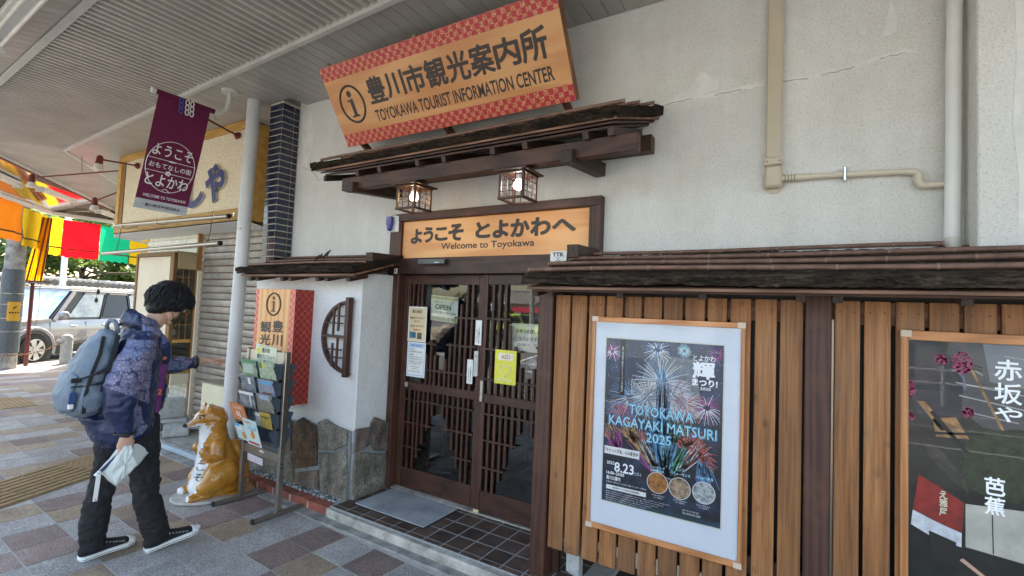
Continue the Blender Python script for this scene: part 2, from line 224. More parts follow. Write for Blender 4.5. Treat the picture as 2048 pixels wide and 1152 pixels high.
# ------------------------------------------------------------------ mesh helpers
ORG = {}
def tag(o, label=None, cat=None, group=None, kind=None):
    if label: o['label'] = label
    if cat: o['category'] = cat
    if group: o['group'] = group
    if kind: o['kind'] = kind
    return o
def thing(name, label, cat, loc=(0, 0, 0), group=None):
    o = bpy.data.objects.new(name, None); COL.objects.link(o); o.location = loc; o.empty_display_size = .1
    ORG[o] = Vector(loc); return tag(o, label, cat, group)
def link(name, me, parent=None, loc=(0, 0, 0), rot=None, scale=None):
    o = bpy.data.objects.new(name, me); COL.objects.link(o); o.location = Vector(loc) - (ORG[parent] if parent else Vector())
    if rot: o.rotation_euler = rot
    if scale: o.scale = scale
    if parent: o.parent = parent
    ORG[o] = Vector(loc); return o
class MB:
    def __init__(s): s.v = []; s.f = []; s.m = []
    def add(s, vs, fs, mi=0):
        b = len(s.v); s.v += [Vector(v) for v in vs]; s.f += [tuple(i+b for i in f) for f in fs]; s.m += [mi]*len(fs); return s
    def box(s, x0, x1, y0, y1, z0, z1, mi=0):
        return s.add([(x, y, z) for z in (z0, z1) for y in (y0, y1) for x in (x0, x1)], [(0, 2, 3, 1), (4, 5, 7, 6), (0, 1, 5, 4), (2, 6, 7, 3), (0, 4, 6, 2), (1, 3, 7, 5)], mi)
    def ob(s, c, a, b, d, mi=0):
        c, a, b, d = map(Vector, (c, a, b, d))
        return s.add([c+x*a+y*b+z*d for z in (-1, 1) for y in (-1, 1) for x in (-1, 1)], [(0, 2, 3, 1), (4, 5, 7, 6), (0, 1, 5, 4), (2, 6, 7, 3), (0, 4, 6, 2), (1, 3, 7, 5)], mi)
    def beam(s, p, q, w, h, mi=0, upv=(0, 0, 1)):
        p, q = Vector(p), Vector(q); d = (q-p); a = d.normalized(); b = a.cross(Vector(upv)).normalized(); c = b.cross(a)
        return s.ob((p+q)/2, d/2, b*w/2, c*h/2, mi)
    def cyl(s, p, q, r, r1=None, n=16, mi=0, cap=True):
        p, q = Vector(p), Vector(q); r1 = r if r1 is None else r1; a = (q-p).normalized(); b = a.orthogonal().normalized(); c = a.cross(b)
        vs = [o+(b*math.cos(t)+c*math.sin(t))*rr for o, rr in ((p, r), (q, r1)) for t in [2*math.pi*i/n for i in range(n)]]
        fs = [(i, (i+1) % n, n+(i+1) % n, n+i) for i in range(n)]
        if cap: fs += [tuple(range(n-1, -1, -1)), tuple(range(n, 2*n))]
        return s.add(vs, fs, mi)
    def tube(s, path, r, n=8, mi=0, closed=False):
        P = [Vector(p) for p in path]; k = len(P); vs = []; rr = r if isinstance(r, (list, tuple)) else [r]*k; prev = None
        for i, p in enumerate(P):
            d = (P[(i+1) % k]-P[i-1]) if closed else (P[min(i+1, k-1)]-P[max(i-1, 0)]); d.normalize()
            b = d.orthogonal().normalized() if prev is None else (prev-d*prev.dot(d)).normalized(); prev = b; c = d.cross(b)
            vs += [p+(b*math.cos(2*math.pi*j/n)+c*math.sin(2*math.pi*j/n))*rr[i] for j in range(n)]
        fs = [(i*n+j, i*n+(j+1) % n, ((i+1) % k)*n+(j+1) % n, ((i+1) % k)*n+j) for i in range(k if closed else k-1) for j in range(n)]
        if not closed: fs += [tuple(range(n-1, -1, -1)), tuple(range((k-1)*n, k*n))]
        return s.add(vs, fs, mi)
    def prism(s, pts, d, mi=0, mi2=None):
        P = [Vector(p) for p in pts]; n = len(P); d = Vector(d)
        s.add(P+[p+d for p in P], [tuple(range(n-1, -1, -1))], mi); b = len(s.v)-2*n
        s.f.append(tuple(range(b+n, b+2*n))); s.m.append(mi)
        for i in range(n): s.f.append((b+i, b+(i+1) % n, b+n+(i+1) % n, b+n+i)); s.m.append(mi if mi2 is None else mi2)
        return s
    def quad(s, *p, mi=0): return s.add(p, [tuple(range(len(p)))], mi)
    def sph(s, c, r, n=12, m=8, mi=0, sc=(1, 1, 1)):
        c = Vector(c); vs = [c+Vector((0, 0, r*sc[2]))]
        for i in range(1, m):
            a = math.pi*i/m
            vs += [c+Vector((math.sin(a)*math.cos(2*math.pi*j/n)*sc[0], math.sin(a)*math.sin(2*math.pi*j/n)*sc[1], math.cos(a)*sc[2]))*r for j in range(n)]
        vs.append(c-Vector((0, 0, r*sc[2]))); fs = [(0, 1+j, 1+(j+1) % n) for j in range(n)]
        for i in range(m-2): fs += [(1+i*n+j, 1+(i+1)*n+j, 1+(i+1)*n+(j+1) % n, 1+i*n+(j+1) % n) for j in range(n)]
        e = 1+(m-1)*n; fs += [(e, 1+(m-2)*n+(j+1) % n, 1+(m-2)*n+j) for j in range(n)]
        return s.add(vs, fs, mi)
    def mesh(s, name, mats, org=Vector()):
        me = bpy.data.meshes.new(name); me.from_pydata([v-org for v in s.v], [], s.f)
        for m in (mats if isinstance(mats, (list, tuple)) else [mats]): me.materials.append(m)
        me.polygons.foreach_set('material_index', s.m); me.update(); return me
    def build(s, name, mats, parent=None, smooth=False, bevel=0, fix=True, seg=1):
        org = ORG[parent] if parent else Vector(); me = s.mesh(name, mats, org)
        if fix:
            bm = bmesh.new(); bm.from_mesh(me); bmesh.ops.recalc_face_normals(bm, faces=bm.faces); bm.to_mesh(me); bm.free()
        if smooth: me.polygons.foreach_set('use_smooth', [True]*len(me.polygons))
        o = bpy.data.objects.new(name, me); COL.objects.link(o)
        if parent: o.parent = parent
        ORG[o] = org
        if smooth and smooth != 'all': me.set_sharp_from_angle(angle=R(40))
        if bevel:
            b = o.modifiers.new('bevel', 'BEVEL'); b.width = bevel; b.segments = seg; b.limit_method = 'ANGLE'; b.angle_limit = R(50)
        return o
def bx(name, mt, parent, x0, x1, y0, y1, z0, z1, bevel=.002): return MB().box(x0, x1, y0, y1, z0, z1).build(name, mt, parent, bevel=bevel)
XV, YV, ZV = Vector((1, 0, 0)), Vector((0, 1, 0)), Vector((0, 0, 1))
def glyphs(s, bold=0, shear=0, extrude=0, res=3, vertical=False):
    c = bpy.data.curves.new('t', 'FONT'); c.body = '\n'.join(s) if vertical else s; c.size = 1; c.resolution_u = res; c.offset = bold; c.shear = shear; c.extrude = extrude
    if vertical: c.space_line = .82; c.align_x = 'CENTER'
    o = bpy.data.objects.new('t', c); COL.objects.link(o); bpy.context.view_layer.update()
    me = bpy.data.meshes.new_from_object(o.evaluated_get(bpy.context.evaluated_depsgraph_get()))
    vs = [v.co.copy() for v in me.vertices]; fs = [tuple(p.vertices) for p in me.polygons]; ns = [p.normal.z for p in me.polygons]
    bpy.data.objects.remove(o); bpy.data.curves.remove(c); bpy.data.meshes.remove(me); return vs, fs, ns
def text(s, o, r, u, w, h, mt, parent, bold=0, shear=0, off=.0015, ext=0, vertical=False, name='lettering', res=3, mb=None, mi=0, slope=0):
    """fit the written line into a box: o lower left corner, r and u unit directions, w wide and h high"""
    thick = bold if bold >= .02 and not ext else 0
    vs, fs, ns = glyphs(s, min(bold, .004) if thick else bold, shear, 1 if ext else 0, res, vertical)
    x0 = min(v.x for v in vs); x1 = max(v.x for v in vs); y0 = min(v.y for v in vs); y1 = max(v.y for v in vs)
    o, r, u = Vector(o), Vector(r), Vector(u); n = r.cross(u)
    pts = [o+r*((v.x-x0)/(x1-x0)*w)+u*((v.y-y0)/(y1-y0)*h+slope*(v.x-x0)/(x1-x0))+n*(off+(ext*(v.z+1)/2 if ext else 0)) for v in vs]
    m = mb or MB()
    if ext:
        b = len(m.v); m.v += pts
        for f, q in zip(fs, ns): m.f.append(tuple(i+b for i in f)); m.m.append(0 if q > .5 else 1)
    else:
        m.add(pts, fs, mi)
        if thick:
            nc = max(1, len(s)) if not vertical else 1; k = thick*.62; ux, uy = w/(x1-x0)*k, h/(y1-y0)*k
            for j in range(8):
                a = math.pi*j/4; m.add([p+r*ux*math.cos(a)+u*uy*math.sin(a)+n*.00004*(j+1) for p in pts], fs, mi)
    if mb is None: return m.build(name, mt, parent, fix=False)
def dup(root, loc=None, label=None, rz=None):
    c = root.copy(); COL.objects.link(c)
    if loc is not None: c.location = loc
    if rz is not None: c.rotation_euler = (0, 0, rz)
    if label: c['label'] = label
    def rec(a, b):
        for ch in list(a.children):
            d = ch.copy(); COL.objects.link(d); d.parent = b; rec(ch, d)
    rec(root, c); ORG[c] = Vector(c.location); return c
def chain(mb, pts, side=XV, n=20):
    """loft of ellipses: pts = (centre, half width along side, half depth)"""
    P = [Vector(p[0]) for p in pts]; k = len(P); rings = []; side = Vector(side)
    for i in range(k):
        d = (P[min(i+1, k-1)]-P[max(i-1, 0)]).normalized(); a = (side-d*side.dot(d)).normalized(); b = d.cross(a); rings.append((P[i], a, b, pts[i][1], pts[i][2], d))
    c0 = rings[0]; c1 = rings[-1]; full = []
    for f, g in ((.98, .15), (.8, .55), (.45, .85)): full.append((c0[0]-c0[5]*f*min(c0[3], c0[4])*.9, c0[1], c0[2], c0[3]*g, c0[4]*g))
    full += [r[:5] for r in rings]
    for f, g in ((.45, .85), (.8, .55), (.98, .15)): full.append((c1[0]+c1[5]*f*min(c1[3], c1[4])*.9, c1[1], c1[2], c1[3]*g, c1[4]*g))
    vs = [c+a*rx*math.cos(2*math.pi*j/n)+b*ry*math.sin(2*math.pi*j/n) for c, a, b, rx, ry in full for j in range(n)]; K = len(full)
    fs = [(i*n+j, i*n+(j+1) % n, (i+1)*n+(j+1) % n, (i+1)*n+j) for i in range(K-1) for j in range(n)]+[tuple(range(n-1, -1, -1)), tuple(range((K-1)*n, K*n))]
    mb.add(vs, fs); return mb
def sculpt(mb, name, mats, parent, voxel=.006, smooth=4, disp=None, color=None, sm=.5):
    """voxel-join the lofted volumes into one continuous skin"""
    org = ORG[parent] if parent else Vector(); me = mb.mesh(name, mats, org); bm = bmesh.new(); bm.from_mesh(me); bmesh.ops.recalc_face_normals(bm, faces=bm.faces); bm.to_mesh(me); bm.free()
    o = bpy.data.objects.new(name, me); COL.objects.link(o); r = o.modifiers.new('r', 'REMESH'); r.mode = 'VOXEL'; r.voxel_size = voxel
    if smooth: s = o.modifiers.new('s', 'SMOOTH'); s.factor = sm; s.iterations = smooth
    bpy.context.view_layer.update(); new = bpy.data.meshes.new_from_object(o.evaluated_get(bpy.context.evaluated_depsgraph_get())); new.name = name; o.modifiers.clear(); o.data = new; bpy.data.meshes.remove(me)
    if disp:
        for v, nn in zip(new.vertices, [x.vector.copy() for x in new.vertex_normals]): v.co = v.co + nn*disp(v.co+org, nn)
    if color:
        ids = [color(p.center+org, p.normal) for p in new.polygons]; new.polygons.foreach_set('material_index', ids)
    new.polygons.foreach_set('use_smooth', [True]*len(new.polygons)); new.update()
    if parent: o.parent = parent
    ORG[o] = org; return o
# ------------------------------------------------------------------ ground, road, pavement
def struct(o, kind='structure'): o['kind'] = kind; return o
struct(MB().box(-260, 260, -260, 260, -1.2, -.16).build('ground', M('far_ground', (.2, .19, .17), .95, vs=.2), fix=False))
E1 = Vector((math.cos(R(-2.1)), math.sin(R(-2.1)), 0)); E2 = Vector((-E1.y, E1.x, 0)); P0 = Vector((-2.97, 1.82, 0)); SX, SY = .2815, .2745
U2 = Vector((math.cos(R(144.7)), math.sin(R(144.7)), 0)); N2 = Vector((-U2.y, U2.x, 0))      # the street bends: direction of its second leg and its street side
def leg2(a, b, z=0): return Vector((-14.4, 3.75, z)) - U2*a + N2*b       # a metres back from the arcade corner, b metres out towards the road
kerb_pts = [(6, -.30), (-5.9, .14), (leg2(9.0, .35).x, leg2(9.0, .35).y), (leg2(-.4, .35).x, leg2(-.4, .35).y), (-14.8, 4.6), (-15.6, 9), (-15.6, 16)]
kerb_pts = [(6, -.75), (-4.3, -.37), (-8.2, -.9+.35), (leg2(4.8, .45).x, leg2(4.8, .45).y), (leg2(-.5, .45).x, leg2(-.5, .45).y), (-15.15, 4.9), (-15.6, 9), (-15.6, 16)]
kerb_pts[2] = (leg2(8.5, .45).x, leg2(8.5, .45).y)
pav = MB(); pav.prism([(x, y, -.15) for x, y in kerb_pts]+[(-15.6, 17, -.15), (6, 17, -.15)], (0, 0, .1475))
pavement = struct(pav.build('pavement', MT['grout']))
road = MB(); road.box(-90, 60, -60, 60, -.165, -.13); struct(road.build('road', MT['asph'], fix=False))
mk = MB()
for a, b, wd in (((-40, -4.2), (30, -4.2), .12), ((-40, -7.8), (30, -7.8), .12)): mk.beam((*a, -.124), (*b, -.124), wd, .004)
for i in range(12): mk.beam((-30+4.5*i, -6, -.124), (-28+4.5*i, -6, -.124), .12, .004)
for i in range(5): mk.beam((-13.5+i*2.6, -8.2, -.124), (-14.6+i*2.6, -12.5, -.124), .1, .004)
mk.build('road_marking', MT['white'], fix=False)['kind'] = 'structure'
kb = thing('road_kerb', 'pale concrete kerb stones edging the pavement beside the road', 'kerb')
for (xa, ya), (xb, yb) in zip(kerb_pts[:-1], kerb_pts[1:]):
    a, b = Vector((xa, ya, -.07)), Vector((xb, yb, -.07)); L = (b-a).length; n = max(1, int(L/.6)); d = (b-a)/n; o = d.cross(ZV).normalized()*-.0
    for i in range(n):
        p, q = a+d*(i+.012), a+d*(i+.988); MB().beam(p, q, .13, .16).build('kerb_stone', MT['concl'], kb, bevel=.012)
# pavement tiles on the -2 degree grid
def inpoly(x, y, P):
    c = False; n = len(P)
    for i in range(n):
        x1, y1 = P[i]; x2, y2 = P[i-1]
        if (y1 > y) != (y2 > y) and x < (x2-x1)*(y-y1)/(y2-y1)+x1: c = not c
    return c
PP = kerb_pts+[(-15.6, 17), (6, 17)]
TB = Vector((-5.355, 1.245, 0)); TU = Vector((math.cos(R(114)), math.sin(R(114)), 0)); TV = Vector((TU.y, -TU.x, 0))
def in_tact(p, m=.0):
    d = p-TB; a, b = d.dot(TU), d.dot(TV); return -2.2 < a < .93 and abs(b) < .345+m
tile_me = {}
for k in ('grey', 'mauve', 'tan'):
    tile_me[k] = MB().box(0, SX-.009, 0, SY-.007, -.012, 0).mesh('paving_tile', MT[k])
    bm = bmesh.new(); bm.from_mesh(tile_me[k]); bmesh.ops.recalc_face_normals(bm, faces=bm.faces); bm.to_mesh(tile_me[k]); bm.free()
fixed = {(0, 0): 'mauve', (0, 1): 'mauve', (1, 0): 'tan', (1, 1): 'grey', (2, 0): 'grey', (2, 1): 'mauve', (3, 1): 'grey', (3, 0): 'mauve', (-1, 0): 'grey', (-1, 1): 'grey', (-2, 0): 'tan', (-2, 1): 'grey', (-3, 0): 'mauve', (-3, 1): 'mauve',
         (-4, 0): 'grey', (-4, 1): 'mauve', (-5, 1): 'grey', (-1, -1): 'grey', (-2, -1): 'grey', (0, -1): 'grey', (1, -1): 'mauve', (-3, -1): 'tan', (-2, -2): 'grey', (-3, -2): 'tan', (-4, -1): 'mauve', (-5, -1): 'tan', (-1, -2): 'grey', (-4, -2): 'grey', (-5, -3): 'mauve', (-6, -3): 'grey', (-4, -3): 'mauve',
         (-7, -2): 'mauve', (-8, -2): 'grey', (-6, -2): 'tan', (-5, -2): 'grey', (-5, 0): 'grey', (-6, -1): 'grey', (-3, -3): 'grey', (-2, -3): 'tan', (-4, -4): 'mauve', (-5, -4): 'grey', (-3, -4): 'grey'}
rr = random.Random(5); cells = []
for i in range(-46, 18):
    for j in range(-12, 45):
        c = P0+E1*(i+.5)*SX+E2*(j+.5)*SY
        if not all(inpoly(*(P0+E1*(i+a)*SX+E2*(j+b)*SY).xy, PP) for a, b in ((0, 0), (1, 0), (0, 1), (1, 1))): continue
        if j >= 2: 
            if c.x > -8.4: continue
        k = fixed.get((i, j)) or rr.choices(('grey', 'mauve', 'tan'), (.44, .32, .24))[0]
        if (i, j) not in fixed and rr.random() < .35 and cells and cells[-1][1] == i: k = cells[-1][3]
        v = Vector((c.x, c.y, -1.6)); dep = v.dot(fw); seen = dep > .3 and abs(v.dot(r2)/dep) < 1.12 and v.dot(u2)/dep > -.66
        cells.append((c.length if seen else 99+c.length, i, j, k))
for n, (_, i, j, k) in enumerate(sorted(cells)):
    if n == 0: far = {q: MB() for q in ('grey', 'mauve', 'tan')}
    q = P0+E1*i*SX+E2*j*SY
    if in_tact(q+E1*SX/2+E2*SY/2, -.1): continue
    if n < 300: link('paving_tile', tile_me[k], pavement, q+Vector((0, 0, 1))*rr.uniform(-.0012, .0008), (rr.uniform(-.002, .002), rr.uniform(-.002, .002), R(-2.1)))
    else:
        for a in (0,):
            ax, bx_ = E1*(SX-.005), E2*(SY-.005); far[k].quad(q, q+ax, q+ax+bx_, q+bx_)
for k, m_ in far.items(): o = m_.build('distant_paving', MT[k], pavement, fix=False); o['kind'] = 'stuff'
tac = thing('tactile_paving', 'ochre ribbed tactile strip crossing the checkered pavement behind the pedestrian', 'tactile paving', tuple(TB))
tb = MB(); tb.ob((0, 0, .002), (.146, 0, 0), (0, .146, 0), (0, 0, .004)); 
for r_ in range(4): tb.ob((0, -.110+.0733*r_, .0085), (.139, 0, 0), (0, .021, 0), (0, 0, .0045))
tme = tb.mesh('tactile_tile', MT['tactile']); tb = MB(); tb.ob((0, 0, .002), (.146, 0, 0), (0, .146, 0), (0, 0, .004))
for r_ in range(5):
    for c_ in range(5): tb.cyl((-.112+.056*r_, -.112+.056*c_, .005), (-.112+.056*r_, -.112+.056*c_, .0105), .013, .009, 8)
dme = tb.mesh('warning_tile', MT['tactile'])
for a in range(-7, 3):
    for b in (-.15, .15):
        p = TB+TU*(.15+a*.3+.03)+TV*b; link('warning_tile' if a == 2 else 'tactile_tile', dme if a == 2 else tme, tac, p, (0, 0, R(114)))
tac2 = thing('warning_paving', 'small far patch of ochre dotted tactile tiles left of the pedestrian', 'tactile paving', (-9.6, 2.35, 0))
for a in range(-1, 2):
    for b in range(-1, 1): link('warning_tile', dme, tac2, Vector((-9.6, 2.3, 0))+E1*(.3*a)+E2*(.3*b), (0, 0, R(-2.1)))
# concrete band along the frontage, shop forecourt slab, entrance step
def band(): 
    m = MB(); m.prism([(-4.78, 2.40, -.01), (-3.1, 2.385, -.01), (1.5, 2.36, -.01), (1.5, 2.50, -.01), (-4.78, 2.50, -.01)], (0, 0, .017)); return m.build('concrete_gutter_band', MT['conc'])
struct(band())
fs_ = MB(); fs_.box(-8.6, -4.8, 2.56, 3.4, -.01, .055); struct(fs_.build('forecourt', MT['conc'], bevel=.01))
fs_ = MB(); fs_.prism([(-8.6, 2.44, -.01), (-4.8, 2.41, -.01), (-4.8, 2.52, -.01), (-8.6, 2.52, -.01)], (0, 0, .02)); struct(fs_.build('drain_strip', MT['conc']))
MB().box(-8.6, -4.8, 2.52, 2.56, -.01, .05).build('forecourt_edge', M('pale_blue_edging', (.38, .46, .52), .6, vs=9), bevel=.006)['kind'] = 'structure'
es = MB(); es.box(-3.05, -.95, 2.50, 3.22, -.01, .0682); step = struct(es.build('entrance_step', MT['egrout']))
MB().prism([(-3.06, 2.47, -.01), (-3.0, 2.455, -.01), (-1.0, 2.43, -.01), (-1.0, 2.499, -.01), (-3.06, 2.499, -.01)], (0, 0, .072)).build('step_edge', MT['concl'], bevel=.012)['kind'] = 'structure'
et = MB().box(0, .139, 0, .139, 0, .008).mesh('floor_tile', MT['etile']); et2 = MB().box(0, .139, 0, .036, 0, .008).mesh('floor_tile', MT['etile'])
for me in (et, et2):
    bm = bmesh.new(); bm.from_mesh(me); bmesh.ops.recalc_face_normals(bm, faces=bm.faces); bm.to_mesh(me); bm.free()
for i in range(-1, 13):
    x = -3.03+.15*i+.004
    if i < 0: continue
    for j, y in enumerate((2.549, 2.701, 2.853)): link('floor_tile', et, step, (x, y, .062))
    link('floor_tile', et2, step, (x, 2.505, .062)); link('floor_tile', et2, step, (x, 3.005, .062), scale=(1, .9, 1))
struct(MB().box(-1.0, 2.2, 2.50, 3.06, -.01, .035).build('coarse_asphalt_strip', MT['asphd'], bevel=.01))

# ------------------------------------------------------------------ information centre building
bd = thing('tourist_information_building', 'white rough stucco building with dark timber sliding entrance doors', 'building', (-2, 3.06, 0))
DX0, DX1 = -3.03, -1.157
w = MB()
w.box(-4.55, DX0, 3.06, 3.26, 0, 6.8); w.box(DX1, .649, 3.06, 3.26, 0, 6.8); w.box(DX0, DX1, 3.06, 3.26, 2.38, 6.8)
w.build('wall', MT['stucco'], bd)
MB().box(.649, 4.5, 2.85, 3.26, 0, 6.8).build('pilaster', MT['stucco3'], bd, bevel=.006)
MB().box(-4.55, 4.5, 3.27, 9, 6.6, 6.8).build('shading_roof', MT['conc'], bd)  # unseen roof; it and the walls above the canopy are added for shading
MB().box(-4.5, -3.035, 2.68, 3.055, 0, 1.86).build('bay_wall', MT['stucco2'], bd, bevel=.008)
# crack and smoothed plaster on the wall
ck = MB(); pts = [(-.80, 2.955), (-.66, 2.963), (-.5, 2.958), (-.42, 2.962), (-.28, 2.97), (-.156, 2.967), (0, 2.957), (.084, 2.958), (.2, 2.972), (.3, 2.985), (.41, 3.0), (.50, 3.004)]
sub = []
for (xa, za), (xb, zb) in zip(pts[:-1], pts[1:]):
    for k in range(5): t_ = k/5; sub.append((xa+(xb-xa)*t_+random.uniform(-.006, .006), za+(zb-za)*t_+random.uniform(-.006, .006)))
def wall_patch(P, name='plaster_patch', mt='patch', y=3.06, t_=.003): MB().prism([(x, y+.001, z) for x, z in P], (0, -t_, 0)).build(name, MT[mt], bd, bevel=.001)
wall_patch([(x, z+.006+.012*abs(math.sin(i*1.7))) for i, (x, z) in enumerate(sub)]+[(x, z-.012-.006*math.sin(i*2.3)) for i, (x, z) in reversed(list(enumerate(sub)))])
for i in range(len(sub)-1):
    (xa, za), (xb, zb) = sub[i], sub[i+1]
    if math.sin(i*.55) > -.25 and i < len(sub)-4: ck.beam((xa, 3.0565, za-.004), (xb, 3.0565, zb-.004), .003, .0022+.003*abs(math.sin(i)))
ck.build('crack', MT['crack'], bd, fix=False)
wall_patch([(-.73, 2.975), (-.70, 3.0), (-.63, 3.02), (-.60, 3.065), (-.56, 3.12), (-.53, 3.105), (-.49, 3.06), (-.45, 3.045), (-.455, 2.985), (-.56, 2.972)], t_=.0045)
wall_patch([(.235, 3.14), (.26, 3.13), (.275, 3.17), (.25, 3.2), (.225, 3.19)]); wall_patch([(.33, 3.1), (.39, 3.11), (.40, 3.2), (.37, 3.28), (.35, 3.2)]);
wall_patch([(.772, 1.9), (.80, 1.9), (.81, 2.3), (.785, 2.5), (.80, 2.8), (.79, 3.3), (.765, 3.3), (.775, 2.8), (.76, 2.5), (.78, 2.25)], y=2.85)
c2 = MB(); px = -4.46; pz = 3.0
for i in range(26):
    nx, nz_ = px+random.uniform(.0, .05), pz-random.uniform(.0, .03) if i < 14 else pz+random.uniform(-.004, .02)
    c2.beam((px, 3.0572, pz), (nx, 3.0572, nz_), .003, .004); px, pz = nx, nz_
c2.build('crack', MT['crack'], bd, fix=False)
wall_patch([(-4.52, 3.55), (-4.36, 3.6), (-4.3, 3.3), (-4.36, 3.05), (-4.40, 2.9), (-4.5, 2.92), (-4.47, 3.2)], t_=.002)
for x, z in ((.33, 2.73), (.43, 2.49), (.28, 3.25)): MB().cyl((x, 3.059, z), (x, 3.053, z), .007, n=10).build('wall_plug', MT['patch'], bd)
# navy tiled corner column
cb_ = MB().box(-4.758, -4.556, 2.869, 3.30, 0, 3.64).build('tiled_column', MT['tgrout'], bd)
def tile_col():
    ta = MB().box(-.046, .046, -.008, 0, -.027, .027).mesh('tile', MT['btile']); tb_ = MB().box(-.008, 0, -.062, .062, -.027, .027).mesh('tile', MT['btile']); tc_ = MB().box(-.008, 0, -.024, .024, -.027, .027).mesh('tile', MT['btile'])
    td = MB().box(-.046, .046, -.008, 0, -.027, .027).mesh('tile', MT['ptile'])
    for me in (ta, tb_, tc_, td):
        bm = bmesh.new(); bm.from_mesh(me); bmesh.ops.recalc_face_normals(bm, faces=bm.faces); bm.to_mesh(me); bm.free()
    for k in range(26):
        z = 3.585-.0655*k
        link('tile', td if k > 18 else ta, cb_, (-4.709, 2.869, z)); link('tile', ta if k < 21 else td, cb_, (-4.605, 2.869, z))
        link('tile', tb_, cb_, (-4.548, 2.932, z)); link('tile', tc_, cb_, (-4.548, 3.028, z))
tile_col()
# stones of the bay base
mo = MB(); mo.box(-4.49, -3.045, 2.655, 2.679, 0, .50); mo.box(-3.034, -3.012, 2.672, 3.03, 0, .60)
mo.prism([(-4.49, 2.679, .5), (-3.05, 2.679, .5), (-3.05, 2.679, .59), (-3.2, 2.679, .605), (-3.33, 2.679, .63), (-3.43, 2.679, .575), (-3.63, 2.679, .60), (-3.75, 2.679, .53), (-3.82, 2.679, .56), (-4.49, 2.679, .55)], (0, -.022, 0))
mort = mo.build('mortar_bed', MT['mortar'], bd)
FR = {'a': [(-3.938, .557), (-3.801, .592), (-3.765, .525), (-3.759, .316), (-3.893, .28)], 'b': [(-3.748, .532), (-3.70, .59), (-3.631, .625), (-3.54, .60), (-3.452, .581), (-3.42, .41), (-3.406, .255), (-3.684, .176), (-3.736, .326)],
 'c': [(-3.678, .154), (-3.389, .233), (-3.358, .083), (-3.37, .02), (-3.68, .02)], 'd': [(-3.423, .616), (-3.332, .655), (-3.27, .63), (-3.208, .618), (-3.068, .604), (-3.062, .483), (-3.191, .425), (-3.40, .395)],
 'e': [(-3.383, .378), (-3.195, .405), (-3.062, .466), (-3.035, .25), (-3.035, .02), (-3.345, .02), (-3.372, .252)], 'f': [(-3.892, .267), (-3.755, .303), (-3.70, .17), (-3.695, .02), (-3.887, .02)],
 'g': [(-4.489, .56), (-4.2, .60), (-3.95, .55), (-3.905, .29), (-4.2, .24), (-4.48, .28)], 'h': [(-4.48, .26), (-4.2, .225), (-3.905, .26), (-3.90, .02), (-4.48, .02)]}
SD = [[(2.668, .62), (2.74, .615), (2.809, .609), (2.826, .466), (2.75, .44), (2.668, .43)], [(2.822, .64), (2.857, .688), (2.92, .66), (3.02, .611), (3.02, .36), (2.86, .41), (2.838, .47)], [(2.668, .415), (2.75, .42), (2.83, .40), (3.02, .345), (3.02, .02), (2.668, .02), (2.664, .303)]]
def stone(P3, d, mt):
    m = MB(); n = len(P3); c = sum((Vector(p) for p in P3), Vector())/n; d = Vector(d); Q = []
    for i in range(n):
        a, b = Vector(P3[i]), Vector(P3[(i+1) % n]); L = (b-a).length; k = max(1, int(L/.06))
        for j in range(k):
            p = a+(b-a)*j/k; p += (c-p).normalized()*random.uniform(.001, .009); Q.append(p)
    rings = [(1, 0), (1, .75), (.965, 1.0), (.6, 1.12), (.25, 1.05)]; N_ = len(Q); vs = []
    for f, h in rings: vs += [c+(q-c)*f+d*(h+(random.uniform(-.12, .12) if 0 < h and f < .99 else 0)) for q in Q]
    vs.append(c+d*1.08); fs = [(r_*N_+i, r_*N_+(i+1) % N_, (r_+1)*N_+(i+1) % N_, (r_+1)*N_+i) for r_ in range(len(rings)-1) for i in range(N_)]
    fs += [((len(rings)-1)*N_+i, (len(rings)-1)*N_+(i+1) % N_, len(rings)*N_) for i in range(N_)]
    m.add(vs, fs); return m.build('stone', MT[mt], mort, smooth=True)
for k, mt in zip('abcdefgh', ('stone', 'stone3', 'stone', 'stone2', 'stone2', 'stone2', 'stone', 'stone2')): stone([(x, 2.6549, z) for x, z in FR[k]], (0, -.026, 0), mt)
for P, mt in zip(SD, ('stone', 'stone', 'stone2')): stone([(-3.0121, y, z) for y, z in P], (.02, 0, 0), mt)
# timber entrance: frame, two sliding doors, lattice
fr = MB().box(-3.03, -2.965, 3.01, 3.16, .062, 2.385).build('door_frame', MT['dwood'], bd, bevel=.003)
for nm, a in (('frame_post', (-1.24, -1.155, 3.0, 3.16, .062, 2.39)), ): bx(nm, MT['dwood'], fr, *a)
bx('head_rail', MT['dwoodx'], fr, -3.02, -1.156, 2.995, 3.059, 2.325, 2.388, .003)
bx('lintel', MT['dwoodx'], fr, -2.964, -1.241, 3.0, 3.16, 1.872, 2.005, .003)
bx('outer_post', MT['dwood'], fr, -3.105, -3.035, 3.02, 3.059, 1.86, 2.385, .003)
MB().box(-2.964, -1.241, 3.04, 3.14, .062, .078).build('sill', MT['concl'], fr, bevel=.002)
bx('backing_board', MT['dwoodx'], fr, -2.96, -1.245, 3.062, 3.075, 2.006, 2.32, 0)
bar = MB().box(-.0095, .0095, -.009, .009, 0, 1).mesh('lattice_bar', MT['dwood']); hbar = MB().box(0, 1, -.006, .006, -.007, .007).mesh('lattice_rail', MT['dwoodx'])
for me in (bar, hbar):
    bm = bmesh.new(); bm.from_mesh(me); bmesh.ops.recalc_face_normals(bm, faces=bm.faces); bm.to_mesh(me); bm.free()
